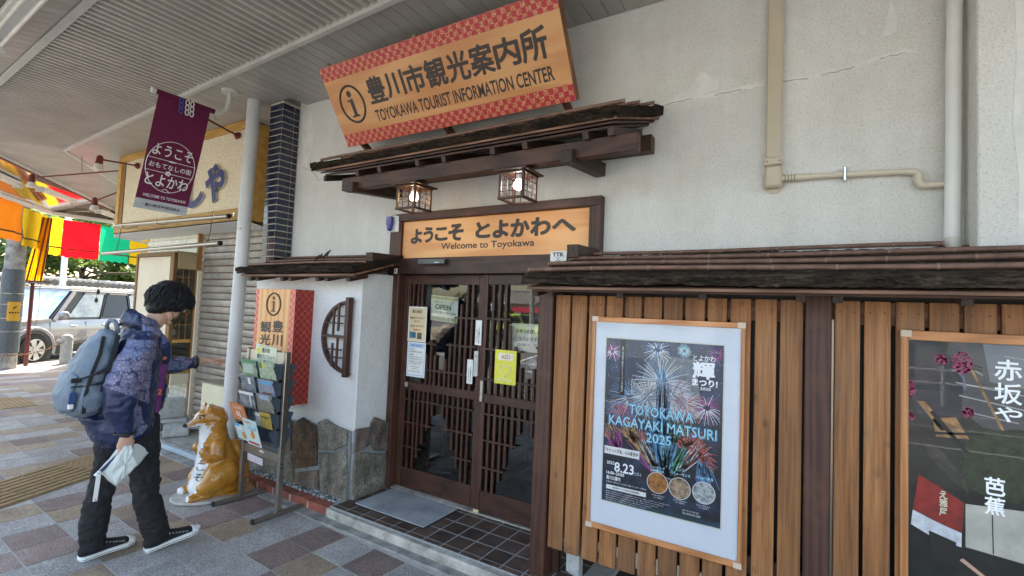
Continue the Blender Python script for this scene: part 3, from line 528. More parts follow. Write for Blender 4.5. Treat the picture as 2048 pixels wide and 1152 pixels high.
def door(x0, x1, y, ups, lows, hup, hlow, lab):
    d = MB().box(x0, x0+.05, y, y+.035, .08, 1.868).build('sliding_door', MT['dwood'], bd, bevel=.003); tag(d, lab)
    bx('door_stile', MT['dwood'], d, x1-.058, x1, y, y+.035, .08, 1.868, .003)
    for a, b in ((1.79, 1.868), (.895, .962), (.08, .245)): bx('door_rail', MT['dwoodx'], d, x0+.051, x1-.059, y+.002, y+.033, a, b, .003)
    MB().quad((x0+.05, y+.02, .245), (x1-.058, y+.02, .245), (x1-.058, y+.02, .895), (x0+.05, y+.02, .895)).build('glass_pane', MT['glass'], d, fix=False)
    MB().quad((x0+.05, y+.02, .962), (x1-.058, y+.02, .962), (x1-.058, y+.02, 1.79), (x0+.05, y+.02, 1.79)).build('glass_pane', MT['glass'], d, fix=False)
    for x, za, zb in ups+lows: link('lattice_bar', bar, d, (x, y+.006, za), scale=(1, 1, zb-za))
    for xa, xb, z in hup+hlow: link('lattice_rail', hbar, d, (xa, y-.004, z), scale=(xb-xa, 1, 1))
    return d
LO, HI, LB, LT = .962, 1.79, .245, .895
ups = [(-2.938, 1.60, HI), (-2.897, 1.60, HI), (-2.856, 1.60, HI), (-2.803, 1.60, HI), (-2.76, 1.60, HI), (-2.232, LO, HI), (-2.286, LO, HI), (-2.339, LO, 1.632), (-2.388, LO, 1.477), (-2.437, LO, 1.32), (-2.482, LO, 1.182), (-2.535, LO, 1.085), (-2.590, LO, 1.207), (-2.634, LO, 1.331), (-2.68, LO, 1.20), (-2.74, LO, 1.1)]
lows = [(-2.905, LB, LT), (-2.848, LB, LT), (-2.790, LB, LT), (-2.745, .349, LT), (-2.695, .47, LT), (-2.645, .585, LT), (-2.596, .707, LT), (-2.54, .80, LT), (-2.485, .704, LT), (-2.438, .601, LT), (-2.383, .473, LT), (-2.330, .347, LT), (-2.280, LB, LT), (-2.232, LB, LT)]
d1 = door(-2.965, -2.117, 3.09, ups, lows, [(-2.915, -2.58, 1.296), (-2.473, -2.175, 1.302), (-2.72, -2.175, 1.08), (-2.40, -2.175, 1.524)], [(-2.915, -2.60, .625), (-2.475, -2.175, .63), (-2.915, -2.695, .424), (-2.37, -2.175, .428), (-2.915, -2.175, .815)], 'left sliding door leaf behind the other')
ups = [(-2.075, LO, HI), (-2.013, LO, HI), (-1.957, LO, HI), (-1.900, LO, HI), (-1.854, LO, 1.487), (-1.802, LO, 1.337), (-1.751, LO, 1.185), (-1.695, LO, 1.112), (-1.643, LO, 1.188), (-1.603, LO, 1.34), (-1.55, LO, 1.4), (-1.50, LO, 1.5), (-1.45, LO, HI), (-1.40, LO, HI), (-1.35, LO, HI)]
lows = [(-2.062, LB, LT), (-2.010, LB, LT), (-1.957, LB, LT), (-1.907, .339, LT), (-1.858, .459, LT), (-1.805, .594, LT), (-1.748, .708, LT), (-1.70, .80, LT), (-1.645, .70, LT), (-1.59, .6, LT), (-1.53, .5, LT), (-1.47, .4, LT), (-1.41, LB, LT), (-1.35, LB, LT)]
d2 = door(-2.117, -1.242, 3.052, ups, lows, [(-2.06, -1.85, 1.532), (-2.06, -1.745, 1.302), (-2.06, -1.3, 1.075), (-1.63, -1.3, 1.34)], [(-2.06, -1.3, .817), (-2.06, -1.755, .62), (-2.06, -1.86, .42), (-1.65, -1.3, .625)], 'right sliding door leaf in front')
MB().cyl((-2.885, 3.089, .938), (-2.885, 3.082, .938), .022, n=20).build('finger_pull', MT['chrome'], d1, smooth=True)
bx('metal_pull', MT['chrome'], d2, -2.10, -2.076, 3.046, 3.0519, .90, 1.06, .002)
bx('stile_shoe', MT['cream'], d2, -2.112, -2.064, 3.045, 3.087, .079, .10, 0)
# room behind the glass
rm = MB(); rm.box(-4.4, -.3, 6.2, 6.3, 0, 2.6); rm.box(-4.4, -4.3, 3.27, 6.2, 0, 2.6); rm.box(-.4, -.3, 3.27, 6.2, 0, 2.6)
rm.build('inner_wall', M('dim_room_wall', (.40, .35, .28), .9), bd); MB().box(-4.4, -.3, 3.27, 6.3, 2.4, 2.5).build('inner_ceiling', M('room_ceiling', (.25, .24, .22), .9), bd)
fl = MB().box(-4.4, -.3, 3.161, 6.3, -.01, .062).build('inner_floor', MT['egrout'], bd)
fm = MB()
for i in range(27):
    for j in range(20): fm.box(-4.38+.15*i, -4.38+.15*i+.142, 3.17+.15*j, 3.17+.15*j+.142, .062, .067)
fm.build('inner_floor_tiles', MT['etile'], fl, fix=False)['kind'] = 'stuff'
t = thing('display_board', 'black display stand inside behind the left sliding door', 'display stand', (-2.95, 3.6, .062))
MB().beam((-3.05, 3.6, .07), (-3.05, 3.6, 1.25), .03, .03, upv=(1, 0, 0)).beam((-2.75, 3.62, .07), (-2.75, 3.62, 1.25), .03, .03, upv=(1, 0, 0)).build('leg', MT['black'], t)
MB().ob((-2.9, 3.61, 1.0), (.2, 0, 0), (0, .012, 0), (0, 0, .33)).build('board', MT['black'], t, bevel=.004)
t = thing('service_counter', 'dark counter with wooden side seen dimly through the door glass', 'counter', (-3.6, 4.2, .062))
bx('counter_body', MT['dwoodx'], t, -4.2, -3.2, 4.0, 4.6, .067, .95); bx('counter_top', MT['bwood'], t, -4.22, -3.15, 3.96, 4.62, .951, .985)
t = thing('leaflet_table', 'low wooden table with leaflets dimly seen behind the doors', 'table', (-2.2, 4.6, .062))
bx('table_top', MT['bwood'], t, -2.5, -1.6, 4.4, 4.9, .72, .75)
for x in (-2.45, -1.65):
    for y in (4.45, 4.85): bx('leg', MT['dwood'], t, x-.02, x+.02, y-.02, y+.02, .067, .719)
tag(MB().beam((-3.05, 3.5, .074), (-2.78, 3.62, .074), .016, .012).build('white_floor_strip', MT['white'], bevel=.002), 'short white strip lying on the tiled floor behind the left door', 'strip')

# ------------------------------------------------------------------ bark roofed canopies
def bark_slab(x0, x1, ya, za, yb, zb, th, mt, parent, name='bark_roof', dx0=0, dx1=0, seed=0, amp=.012, ny=10, ends=1.0):
    """rough slab from the wall edge (ya, za) down to the eave (yb, zb)"""
    nx = int((x1-x0)/.018); m = MB(); vs = []; Y = Vector((0, yb-ya, zb-za)); nrm = Vector((0, Y.z, -Y.y)).normalized()
    if nrm.z < 0: nrm = -nrm
    prof = [(j/ny, 0) for j in range(ny+1)]+[(1.0, -th*k/4) for k in range(1, 5)]+[(.0, -th)]
    for i in range(nx+1):
        f = i/nx
        for (tt, h) in prof:
            xa = x0+dx0*(1-tt); xb = x1+dx1*(1-tt); x = xa+(xb-xa)*f; p = Vector((x, ya, za))+Y*tt+nrm*h
            if tt > 0 or h == 0:
                q = Vector((p.x*7, p.y*60, p.z*60+seed)); d = noise.noise(q)*amp+noise.noise(Vector((p.x*38, p.y*90, p.z*90)))*amp*.9+noise.noise(Vector((p.x*3, p.y*11, p.z*11+seed)))*amp*.8
                p += (nrm if h > -.001 else (Y.normalized()+nrm*-.2))*d*(1 if tt < 1 or h == 0 else 1.25)
                p.x += (noise.noise(Vector((p.z*70, p.y*50, seed+i*0)))*.006 if i in (0, nx) else 0)
            vs.append(p)
    K = len(prof); m.add(vs, [(i*K+j, i*K+j+1, (i+1)*K+j+1, (i+1)*K+j) for i in range(nx) for j in range(K-1)]+[tuple(range(K-1, -1, -1)), tuple(nx*K+j for j in range(K))])
    return m.build(name, MT[mt], parent, smooth=False)
def bamboo(x0, x1, y, z, r, parent, seed, step=.24):
    rnd_ = random.Random(seed); m = MB(); x = x0; path = []; k = rnd_.uniform(.05, .15)
    while x < x1:
        e = min(x1, x+k); zz = lambda a: z+.004*math.sin(a*3+seed); m.cyl((x+.002, y, zz(x)), (e-.002, y, zz(e)), r*rnd_.uniform(.94, 1.03), n=12, mi=0); m.cyl((e-.005, y, zz(e)), (e+.003, y, zz(e)), r*1.1, n=12, mi=1)
        x = e; k = step*rnd_.uniform(.75, 1.15)
    m.cyl((x0-.004, y, z), (x0+.004, y, z), r*1.06, n=12, mi=1); return m.build('bamboo_pole', [MT['bamboo'], MT['node']], parent, smooth=True)
# upper canopy over the door
aw = thing('entrance_canopy', 'bark roofed dark timber canopy above the welcome sign', 'canopy', (-2.1, 3.0, 2.5))
bark_slab(-3.50, -.865, 3.055, 2.945, 2.47, 2.737, .056, 'bark', aw, dx0=-.02, dx1=.085, seed=1, amp=.012)
for k, (dy, t_) in enumerate(((0.022, .014), (.040, .014), (.06, .015))):
    m = MB(); y0 = 2.452+dy; z0 = 2.680-.0152*k; x0 = -3.42+.035*k; x1 = -.885-.02*k
    m.prism([(x0, y0, z0), (x1, y0, z0), (x1+.08-.012*k, 3.055, z0+.195), (x0, 3.055, z0+.195)], (0, 0, -t_)); m.build('eave_board', MT['bwood'] if k == 0 else MT['dwoodx'], aw, bevel=.0015)
MB().prism([(-3.355, 2.50, 2.585), (-3.355, 2.50, 2.632), (-3.355, 3.05, 2.80), (-3.355, 3.05, 2.74)], (.03, 0, 0)).build('bargeboard', MT['dwoody'], aw, bevel=.002)
for x in (-2.98, -2.74, -2.36, -2.12, -1.72, -1.48, -1.08, -.93): MB().beam((x, 2.515, 2.616), (x, 3.055, 2.792), .036, .044).build('rafter', MT['dwoody'], aw, bevel=.002)
bx('front_beam', MT['dwoodx'], aw, -3.195, -.79, 2.552, 2.622, 2.505, 2.606, .004)
for x in (-1.19, -3.04):
    MB().prism([(x-.036, 2.50, 2.468), (x-.036, 2.50, 2.545), (x-.036, 2.551, 2.56), (x-.036, 2.551, 2.504), (x-.036, 2.624, 2.504), (x-.036, 2.624, 2.575), (x-.036, 3.055, 2.62), (x-.036, 3.055, 2.528), (x-.036, 2.62, 2.485)], (.072, 0, 0)).build('bracket', MT['dwoody'], aw, bevel=.004)
bx('wall_plate', MT['dwoodx'], aw, -3.3, -.83, 2.98, 3.058, 2.64, 2.745, .002); bx('inner_purlin', MT['dwoodx'], aw, -3.22, -.86, 2.64, 2.70, 2.607, 2.635, .002)
for k, (y, z) in enumerate(((2.52, 2.775), (2.70, 2.838), (2.90, 2.912))): bamboo(-3.42+.02*k, -.86+.03*k, y, z, .011, aw, 30+k, .22)
# stub brackets beside the sign
for nm, x, lb in (('timber_stub', -1.215, 'dark timber stub jutting from the wall beside the anchor plate'), ('timber_stub', -2.99, 'dark timber stub jutting over the left end canopy by the door')):
    m = MB(); m.prism([(x-.038, 2.70, 1.938), (x-.038, 2.69, 2.02), (x-.038, 3.055 if x < -2 else 2.994, 2.03), (x-.038, 3.055 if x < -2 else 2.994, 1.945), (x-.038, 2.78, 1.92)], (.076, 0, 0)); tag(m.build(nm, MT['dwoody'], bevel=.004), lb, 'bracket')
# lower canopy over the bay
lw = thing('bay_canopy', 'small bark roofed canopy over the white bay left of the door', 'canopy', (-3.8, 3.0, 1.9))
bark_slab(-4.47, -2.90, 3.055, 2.04, 2.45, 1.885, .05, 'bark', lw, dx0=-.12, dx1=-.05, seed=4, amp=.012)
MB().prism([(-4.40, 2.465, 1.826), (-2.885, 2.465, 1.826), (-2.97, 3.05, 1.98), (-4.45, 3.05, 1.98)], (0, 0, -.016)).build('eave_board', MT['bwood'], lw, bevel=.002)
MB().prism([(-4.36, 2.50, 1.818), (-2.90, 2.50, 1.812), (-2.98, 3.05, 1.95), (-4.42, 3.05, 1.95)], (0, 0, -.013)).build('eave_board', MT['dwoodx'], lw, bevel=.002)
for x in (-4.31, -4.20, -3.83, -3.72, -3.36, -3.25, -2.99): MB().beam((x, 2.50, 1.785), (x, 2.675, 1.825), .045, .03).build('rafter', MT['dwoody'], lw, bevel=.002)
for k, (y, z) in enumerate(((2.60, 1.935), (2.80, 1.985), (2.97, 2.035))): bamboo(-4.48-.05*k, -2.93-.05*k, y, z, .010, lw, 50+k, .105)
for k, (px_, hh) in enumerate(((-3.62, .06), (-3.56, .085), (-3.50, .10))):
    pass
tw = MB()
for a, b in (((-3.70, 2.72, 1.965), (-3.62, 2.74, 2.03)), ((-3.68, 2.70, 1.965), (-3.52, 2.72, 2.015)), ((-3.60, 2.72, 1.985), (-3.50, 2.72, 2.055))): tw.tube([a, ((a[0]+b[0])/2, a[1], (a[2]+b[2])/2+.012), b], [.006, .005, .002], 5)
tw.prism([(-3.56, 2.72, 2.01), (-3.51, 2.72, 2.06), (-3.495, 2.72, 2.055), (-3.545, 2.72, 2.0)], (0, .003, 0)); tw.prism([(-3.655, 2.73, 2.0), (-3.62, 2.73, 2.035), (-3.612, 2.73, 2.03), (-3.645, 2.73, 1.99)], (0, .003, 0))
tag(tw.build('dry_twig', MT['bark']), 'dry dead twig lying on the small bay canopy', 'twig')
tw = MB(); tw.tube([(-1.28, 3.05, 2.90), (-1.262, 3.0, 2.93), (-1.258, 2.98, 2.955)], .002, 5); tw.sph((-1.268, 2.98, 2.968), .012, 8, 6, sc=(.45, .5, 1.4)); tw.sph((-1.235, 2.98, 2.945), .013, 8, 6, sc=(1.2, .5, .3)); 
tag(tw.build('dry_sprig', MT['black']), 'tiny dark sprig growing above the right end of the entrance canopy', 'twig')
# ------------------------------------------------------------------ arcade canopy over the pavement
C0 = Vector((-9.15, 2.49, 0)); n1 = -E2; n2 = N2; mit = (n1+n2)/(1+n1.dot(n2)); ZC = 3.643
ar = thing('arcade_canopy', 'long metal ceilinged arcade canopy covering the pavement, with ribbed middle', 'canopy', (-6, 1.5, 3.6))
def P1(s, w, z): p = C0+E1*max(s, w*mit.dot(E1))+n1*w; return Vector((p.x, p.y, z))
def P2(s, w, z): p = C0+U2*max(s, w*mit.dot(U2))+n2*w; return Vector((p.x, p.y, z))
def crosswise(P, smin, smax, w0, w1, z0, z1, pitch, name, mt, gap=.004, th=.012):
    k = 0; s = smin
    while s < smax:
        a, b, c, d = P(s, w0, z0), P(s+pitch-gap, w0, z0), P(s+pitch-gap, w1, z1), P(s, w1, z1)
        if (b-a).length > .02 or (c-d).length > .02:
            if (b-a).length < .001: b = b+(b-d)*.001
            MB().prism([a, b, c, d], (0, 0, th)).build(name, MT[mt], ar, bevel=0)
        s += pitch; k += 1
# strip of planks beside the buildings
x = 2.0
while x > -12.6:
    xr = x-.004; xl = x-.117
    def yin(xx): return C0.y+(xx-C0.x)*math.tan(R(-2.1)) if xx > C0.x else C0.y+(xx-C0.x)*U2.y/U2.x
    yb = 3.054 if xl > -4.5 else (2.862 if xl > -4.79 else (3.24 if xl > -8.4 else 6.5))
    if x > .649: yb = 2.845
    MB().prism([(xl, yin(xl)+.02, ZC), (xr, yin(xr)+.02, ZC), (xr, yb, ZC), (xl, yb, ZC)], (0, 0, .012)).build('ceiling_plank', MT['ceil'], ar)
    x -= .117
# ribbed sheet
def ribs(P, smax, pitch=.0805, w0=.03, w1=1.06):
    m = MB(); vs = []; s = 0; prof = ((0, 3.655), (.34, 3.655), (.42, 3.69), (.92, 3.69)); k = 0; rows = []
    while s < smax:
        for f, z in prof: rows.append((P(s+f*pitch-1.2, w0, z), P(s+f*pitch-1.2, w1, z)))
        s += pitch
    for a, b in rows: vs += [a, b]
    m.add(vs, [(2*i, 2*i+2, 2*i+3, 2*i+1) for i in range(len(rows)-1)]); return m.build('ribbed_sheet', MT['ceild'], ar, fix=False)
ribs(P1, 13.5); ribs(P2, 9.0)
for P, L in ((P1, 12), (P2, 7)):
    for w, wd, z0, z1 in ((-.01, .045, ZC-.014, ZC+.05), (1.06, .055, ZC-.016, ZC+.05)):
        MB().prism([P(-3, w, z0), P(L, w, z0), P(L, w+wd, z0), P(-3, w+wd, z0)], (0, 0, z1-z0)).build('ceiling_trim', MT['trim'], ar, bevel=.003)
crosswise(P1, 1.2, 11.5, 1.12, 2.0, ZC-.002, 3.45, .117, 'ceiling_plank', 'ceil')
gl = MB(); gc = Vector((-14.4, 3.75, 3.38)); a0 = P2(0, 1.12, 3.632); a1 = P2(6.0, 1.12, 3.632); a2 = P2(11, 1.12, 3.632)
g0 = P2(0, 2.0, 3.36); gl.quad(a0, a1, gc, g0); gl.quad(a1, a2, Vector((-14.43, 10, 3.38)), gc); q0, q1 = P1(0, 1.12, 3.632), P1(1.2, 1.12, 3.632); gl.quad(q0, q1, P1(1.2, 2.0, 3.42), P1(0, 2.0, 3.36))
gl.build('glossy_fascia_panel', MT['gloss'], ar, fix=False)
MB().beam(a0+Vector((0, 0, -.01)), a2+Vector((0, 0, -.01)), .03, .035).build('dark_edge_strip', MT['redm'], ar)
g1 = P1(12, 2.0, 3.40)
for p, q in ((g0, gc), (gc, Vector((-14.43, 10, 3.38))), (g0, g1)): MB().beam(p-Vector((0, 0, .03)), q-Vector((0, 0, .03)), .07, .075).build('gutter', MT['gut'], ar, bevel=.008)
dk = MB(); dk.prism([(4.5, 3.05, 3.72), P1(13.6, 2.05, 3.72), P1(0, 2.05, 3.72), (-14.4, 3.72, 3.72), (-14.45, 12, 3.72), (-8.3, 12, 3.72), (-8.3, 3.5, 3.72), (-4.6, 3.5, 3.72), (-4.6, 3.05, 3.72)], (0, 0, .12)); dk.build('roof_deck', MT['conc'], ar)
def tube_light(p, q, label, wid=.13):
    t = thing('fluorescent_fitting', label, 'ceiling light', tuple(p), 'tube light fittings under the arcade'); p, q = Vector(p), Vector(q); d = (q-p).normalized(); o = d.cross(ZV).normalized()
    MB().beam(p+Vector((0, 0, .05)), q+Vector((0, 0, .05)), wid, .04).build('housing', MT['gut'], t, bevel=.006)
    for k in (-1, 1):
        MB().cyl(p+o*wid*.28*k+d*.04, q+o*wid*.28*k-d*.04, .014, n=10).build('tube', M('unlit_tube', (.8, .78, .7), .3) if k == -1 and 'unlit_tube' not in bpy.data.materials else bpy.data.materials['unlit_tube'], t, smooth=True)
    for e in (p, q): MB().beam(e-d*.005, e+d*.02, wid, .07).build('end_cap', MT['gut'], t)
tube_light((-5.34, .98, 3.47), (-3.4, .91, 3.47), 'tube light fitting at the top left corner of the view')
tube_light((-12.0, 2.95, 3.45), (-12.95, 3.72, 3.45), 'tube light fitting above the hanging curtains, middle one')
tube_light((-13.75, 4.38, 3.45), (-14.4, 4.95, 3.45), 'far tube light fitting above the green curtain, beside the yellow sign box')
tube_light((-11.0, 2.0, 3.45), (-12.0, 2.66, 3.45), 'tube light fitting above the hanging curtains at the left picture edge')
# curtains hanging from the gutter
def curtain(p, q, zt, zb, mt, label, seed=0, frill=.05, amp=.02, cat='curtain', group='coloured temple curtains under the arcade edge', zb2=None):
    p, q = Vector((*p, 0)), Vector((*q, 0)); d = (q-p); L = d.length; o = d.cross(ZV).normalized(); nx = max(8, int(L/.03)); nzz = 14; m = MB(); vs = []
    for j in range(nzz+1):
        for i in range(nx+1):
            f = i/nx; g = j/nzz; zb_ = zb+(zb2-zb)*f if zb2 else zb; zz = zt+(zb_-zt)*g; fo = amp*math.sin(f*L*11+seed+g*.8)*(.3+g)+.012*noise.noise(Vector((f*L*3, g*2, seed)))*6*g
            if j == nzz: zz += frill*.35*math.sin(f*L*42)
            vs.append(p+d*f+o*fo+Vector((0, 0, zz)))
    W_ = nx+1; m.add(vs, [(j*W_+i, j*W_+i+1, (j+1)*W_+i+1, (j+1)*W_+i) for j in range(nzz) for i in range(nx)])
    t = thing('curtain', label, cat, tuple(p+Vector((0, 0, zb))), group); m.build('cloth', mt, t, smooth='all', fix=False)
    hm = MB(); 
    for i in range(nx): hm.beam(vs[(nzz-3)*W_+i]+o*.004, vs[(nzz-3)*W_+i+1]+o*.004, .006, .03)
    hm.build('hem_band', MT['redm'] if 'red' in label else bpy.data.materials.get('dark_hem') or M('dark_hem', (.05, .04, .02), .9), t, fix=False); return t
K = {'orange': cloth('orange_curtain_cloth', (.80, .20, .01), .6), 'yellow': cloth('yellow_curtain_cloth', (.72, .44, .015), .6), 'red': cloth('red_curtain_cloth', (.62, .005, .012), .55), 'green': cloth('green_curtain_cloth', (.0, .42, .20), .6), 'dgreen': cloth('dark_green_curtain_cloth', (.01, .16, .08), .5)}
ga, gb = Vector((-12.7, 2.6)), Vector((-14.4, 3.75)); lp = lambda f: tuple(ga+(gb-ga)*f)
curtain(lp(-.5), lp(-.06), 3.30, 2.62, K['dgreen'], 'dark green curtain just outside the left edge beside the orange one', 9)
curtain(lp(-.055), lp(.42), 3.30, 2.56, K['orange'], 'orange curtain hanging at the left edge of the view', 1)
curtain(lp(.425), lp(.93), 3.26, 2.50, K['yellow'], 'yellow curtain between the orange curtain and the tall yellow banner', 2)
curtain((-14.4, 3.78), (-14.4, 3.98), 3.26, 2.42, K['yellow'], 'narrow yellow curtain left of the red one', 3)
curtain((-14.4, 3.985), (-14.4, 4.66), 3.24, 2.40, K['red'], 'bright red curtain between yellow and green ones', 4, amp=.008)
curtain((-14.4, 4.67), (-14.4, 5.26), 3.22, 2.38, K['green'], 'emerald green curtain right of the red one', 5, amp=.008)
curtain((-14.4, 5.27), (-14.4, 6.1), 3.22, 2.36, K['yellow'], 'yellow curtain behind the kiosk at the right end of the row', 6)
t = thing('tall_banner', 'tall narrow yellow pleated banner standing on the red post', 'banner', (-14.1, 3.5, 1.8))
m = MB(); vs = []
for j in range(13):
    g = j/12
    for i in range(25):
        f = i/24-.5; vs.append(Vector((-14.12+.02*math.sin(i*1.9), 3.63-.14*g+f*(.17+.13*g), 3.2-1.38*g)))
m.add(vs, [(j*25+i, j*25+i+1, (j+1)*25+i+1, (j+1)*25+i) for j in range(12) for i in range(24)]); m.build('cloth', cloth('amber_banner_cloth', (.80, .42, .01), .5), t, fix=False)
m = MB()
for k in (-.1, .02, .12): m.beam((-14.09, 3.63+k*.6, 3.2), (-14.09, 3.49+k, 1.82), .012, .03)
m.build('dark_stripes', MT['redm'], t); MB().beam((-14.1, 3.27, 1.80), (-14.1, 3.76, 1.80), .12, .025).build('base_plate', MT['redm'], t)
t = thing('red_post', 'slim dark red metal post in front of the silver car', 'post', (-14.1, 3.49, 0))
MB().cyl((-14.1, 3.49, 0), (-14.1, 3.49, 1.76), .036, n=14).build('pole', MT['redm'], t, smooth=True); MB().beam((-14.1, 3.38, 1.70), (-14.1, 3.62, 1.70), .05, .02).build('crossbar', MT['redm'], t)
MB().tube([(-14.08, 3.60, 1.69), (-14.06, 3.61, 1.2), (-14.07, 3.58, .75)], .004, 5).build('hanging_wire', MT['black'], t)
# utility pole
t = thing('utility_pole', 'thick concrete utility pole with dark ribbed sleeve and yellow notice', 'utility pole', (-13.85, 3.13, 0))
MB().cyl((-13.85, 3.13, 0), (-13.85, 3.15, 9), .165, .13, n=28).build('pole', MT['conc'], t, smooth=True)
MB().cyl((-13.85, 3.13, .32), (-13.85, 3.135, 2.02), .178, .175, n=28).build('sleeve', M('ribbed_sleeve', (.10, .12, .135), .55, vs=30, c2=(.05, .06, .07)), t, smooth=True)
for z in (.75, 1.02, 1.30, 1.52): MB().cyl((-13.85, 3.13, z), (-13.85, 3.13, z+.012), .1815, n=28).build('steel_band', MT['steel'], t, smooth=True)
m = MB(); 
for i in range(7):
    a0_ = -.55+i*.16; a1_ = a0_+.16; m.quad(*[(-13.85+.185*math.cos(a), 3.14+.185*math.sin(a), z) for a, z in ((a0_, .97), (a1_, .97), (a1_, 1.36), (a0_, 1.36))])
m.build('yellow_notice', M('amber_notice', (.62, .33, .02), .5), t, fix=False)
m = MB(); m.prism([(-13.66, 3.12, 1.20), (-13.66, 3.2, 1.29), (-13.66, 3.13, 1.25)], (.001, 0, 0)); 
for i in range(4): m.box(-13.662, -13.66, 3.07+.04*i, 3.095+.04*i, 1.13, 1.155)
m.build('notice_print', MT['black'], t)
t = thing('distant_pole', 'thin white distant pole behind the curtains', 'pole', (-17.5, 5.0, -.13)); MB().cyl((-17.5, 4.93, -.13), (-17.5, 4.93, 7), .07, .06, n=14).build('pole', MT['white'], t, smooth=True)
# bollards and chain
def bollard(x, y, lab):
    t = thing('bollard', lab, 'bollard', (x, y, 0), 'stone bollards along the road')
    m = MB(); pr = [(0, .0), (.105, 0), (.105, .50), (.098, .53), (.103, .545), (.103, .57), (.085, .62), (.05, .65), (.001, .66)]; n = 20; vs = [Vector((x+r_*math.cos(2*math.pi*j/n), y+r_*math.sin(2*math.pi*j/n), z)) for r_, z in pr for j in range(n)]
    m.add(vs, [(i*n+j, i*n+(j+1) % n, (i+1)*n+(j+1) % n, (i+1)*n+j) for i in range(len(pr)-1) for j in range(n)]); m.build('shaft', MT['cblock'], t, smooth=True)
    MB().sph((x+.06, y-.09, .5), .022, 8, 6).build('chain_eye', MT['steel'], t, smooth=True); return t
bollard(-14.16, 4.15, 'round topped grey stone bollard in front of the silver car'); b2 = bollard(-13.2, 2.35, 'round topped grey stone bollard left of the utility pole'); bollard(-15.2, 6.6, 'stone bollard hidden behind the pedestrian near the car rear')
def links(p, q, sag, name, lab):
    p, q = Vector(p), Vector(q); m = MB(); n = 26
    for i in range(n):
        f = (i+.5)/n; c = p+(q-p)*f-Vector((0, 0, sag*4*f*(1-f))); d = ((q-p)/n-Vector((0, 0, sag*4*(1-2*f)/n))); d = d.normalized(); o = d.cross(ZV).normalized() if i % 2 else d.cross(d.cross(ZV)).normalized(); L = (q-p).length/n*.68
        m.tube([c+d*L*math.cos(a)+o*.018*math.sin(a) for a in [2*math.pi*k/8 for k in range(8)]], .006, 4, closed=True)
    tag(m.build(name, MT['rust'], fix=False), lab, 'chain')
links((-14.16, 4.12, .5), (-13.25, 2.45, .5), .22, 'chain', 'rusty chain hanging between the bollards before the car wheel'); links((-14.18, 4.25, .5), (-15.15, 6.5, .5), .22, 'chain', 'rusty chain right of the bollard behind the pedestrian')
# ------------------------------------------------------------------ closed shop at the left
sh = thing('shuttered_shop', 'old closed shop with yellow framed sign box, grey shutter and display kiosk', 'shop', (-6.5, 3.2, 0))
m = MB(); m.box(-8.28, -6.76, 3.26, 3.4, .0, 3.64); m.box(-4.86, -4.76, 3.26, 3.4, 0, 3.64); m.box(-8.28, -8.18, 3.41, 8, 0, 3.64); m.box(-6.755, -4.865, 3.30, 3.4, 2.42, 3.64); m.box(-8.28, -4.56, 3.41, 8, 3.8, 6.6)
m.build('shop_wall', MT['offwhite'], sh)
def tilemat():
    m, t, b = nodes('small_cream_wall_tiles'); tc = N(t, 'ShaderNodeTexCoord'); sx = N(t, 'ShaderNodeSeparateXYZ'); cb = N(t, 'ShaderNodeCombineXYZ'); t.links.new(tc.outputs['Object'], sx.inputs[0]); t.links.new(sx.outputs[0], cb.inputs[0]); t.links.new(sx.outputs[2], cb.inputs[1])
    br = N(t, 'ShaderNodeTexBrick'); br.offset = .5; br.inputs['Color1'].default_value = (.60, .57, .48, 1); br.inputs['Color2'].default_value = (.50, .48, .41, 1); br.inputs['Mortar'].default_value = (.16, .14, .12, 1); br.inputs['Scale'].default_value = 1
    br.inputs['Mortar Size'].default_value = .0035; br.inputs['Brick Width'].default_value = .067; br.inputs['Row Height'].default_value = .067; t.links.new(cb.outputs[0], br.inputs['Vector']); t.links.new(br.outputs['Color'], b.inputs['Base Color']); b.inputs['Roughness'].default_value = .3
    iv = N(t, 'ShaderNodeMath', operation='SUBTRACT'); iv.inputs[0].default_value = 1; t.links.new(br.outputs['Fac'], iv.inputs[1]); bump(t, b, iv.outputs[0], .7, .004); return m
tm = tilemat()
MB().box(-8.25, -6.765, 3.245, 3.258, .16, 2.46).build('tiled_wall_face', tm, sh); bx('plinth', MT['conc'], sh, -8.25, -6.765, 3.23, 3.257, .055, .16, .004)
tile = MB().box(0, .062, -.005, 0, 0, .062).mesh('wall_tile', M('cream_wall_tile', (.62, .60, .52), .28, vs=12, hv=.08))
bm = bmesh.new(); bm.from_mesh(tile); bmesh.ops.recalc_face_normals(bm, faces=bm.faces); bm.to_mesh(tile); bm.free()
twall = [o for o in bpy.data.objects if o.name == 'tiled_wall_face'][0]; twall.data.materials.clear(); twall.data.materials.append(M('dark_tile_joint', (.17, .15, .13), .9))
for j in range(10):
    for i in range(8): link('wall_tile', tile, twall, (-7.30+.067*i-(.033 if j % 2 else 0), 3.2449, .165+.067*j)) 
for j in range(5):
    for i in range(22): link('wall_tile', tile, twall, (-8.245+.067*i-(.0 if j % 2 else -.033), 3.2449, 2.12+.067*j)) if -8.245+.067*i-(.0 if j % 2 else -.033)+.062 < -6.765 else None
bx('timber_jamb', MT['yboxd'], sh, -6.765, -6.72, 3.20, 3.26, .06, 2.46, .003); bx('metal_jamb', MT['cpanel'], sh, -6.718, -6.69, 3.205, 3.25, .06, 1.95, .003)
shut = MB().box(-6.69, -4.865, 3.262, 3.28, .06, 2.45).build('shutter', MT['rust'], sh)
sl_ = MB(); sl_.prism([(-6.688, 3.262, 0), (-6.688, 3.248, .008), (-6.688, 3.243, .040), (-6.688, 3.248, .074), (-6.688, 3.262, .080)], (1.82, 0, 0)); slm = sl_.mesh('shutter_slat', MT['slat'])
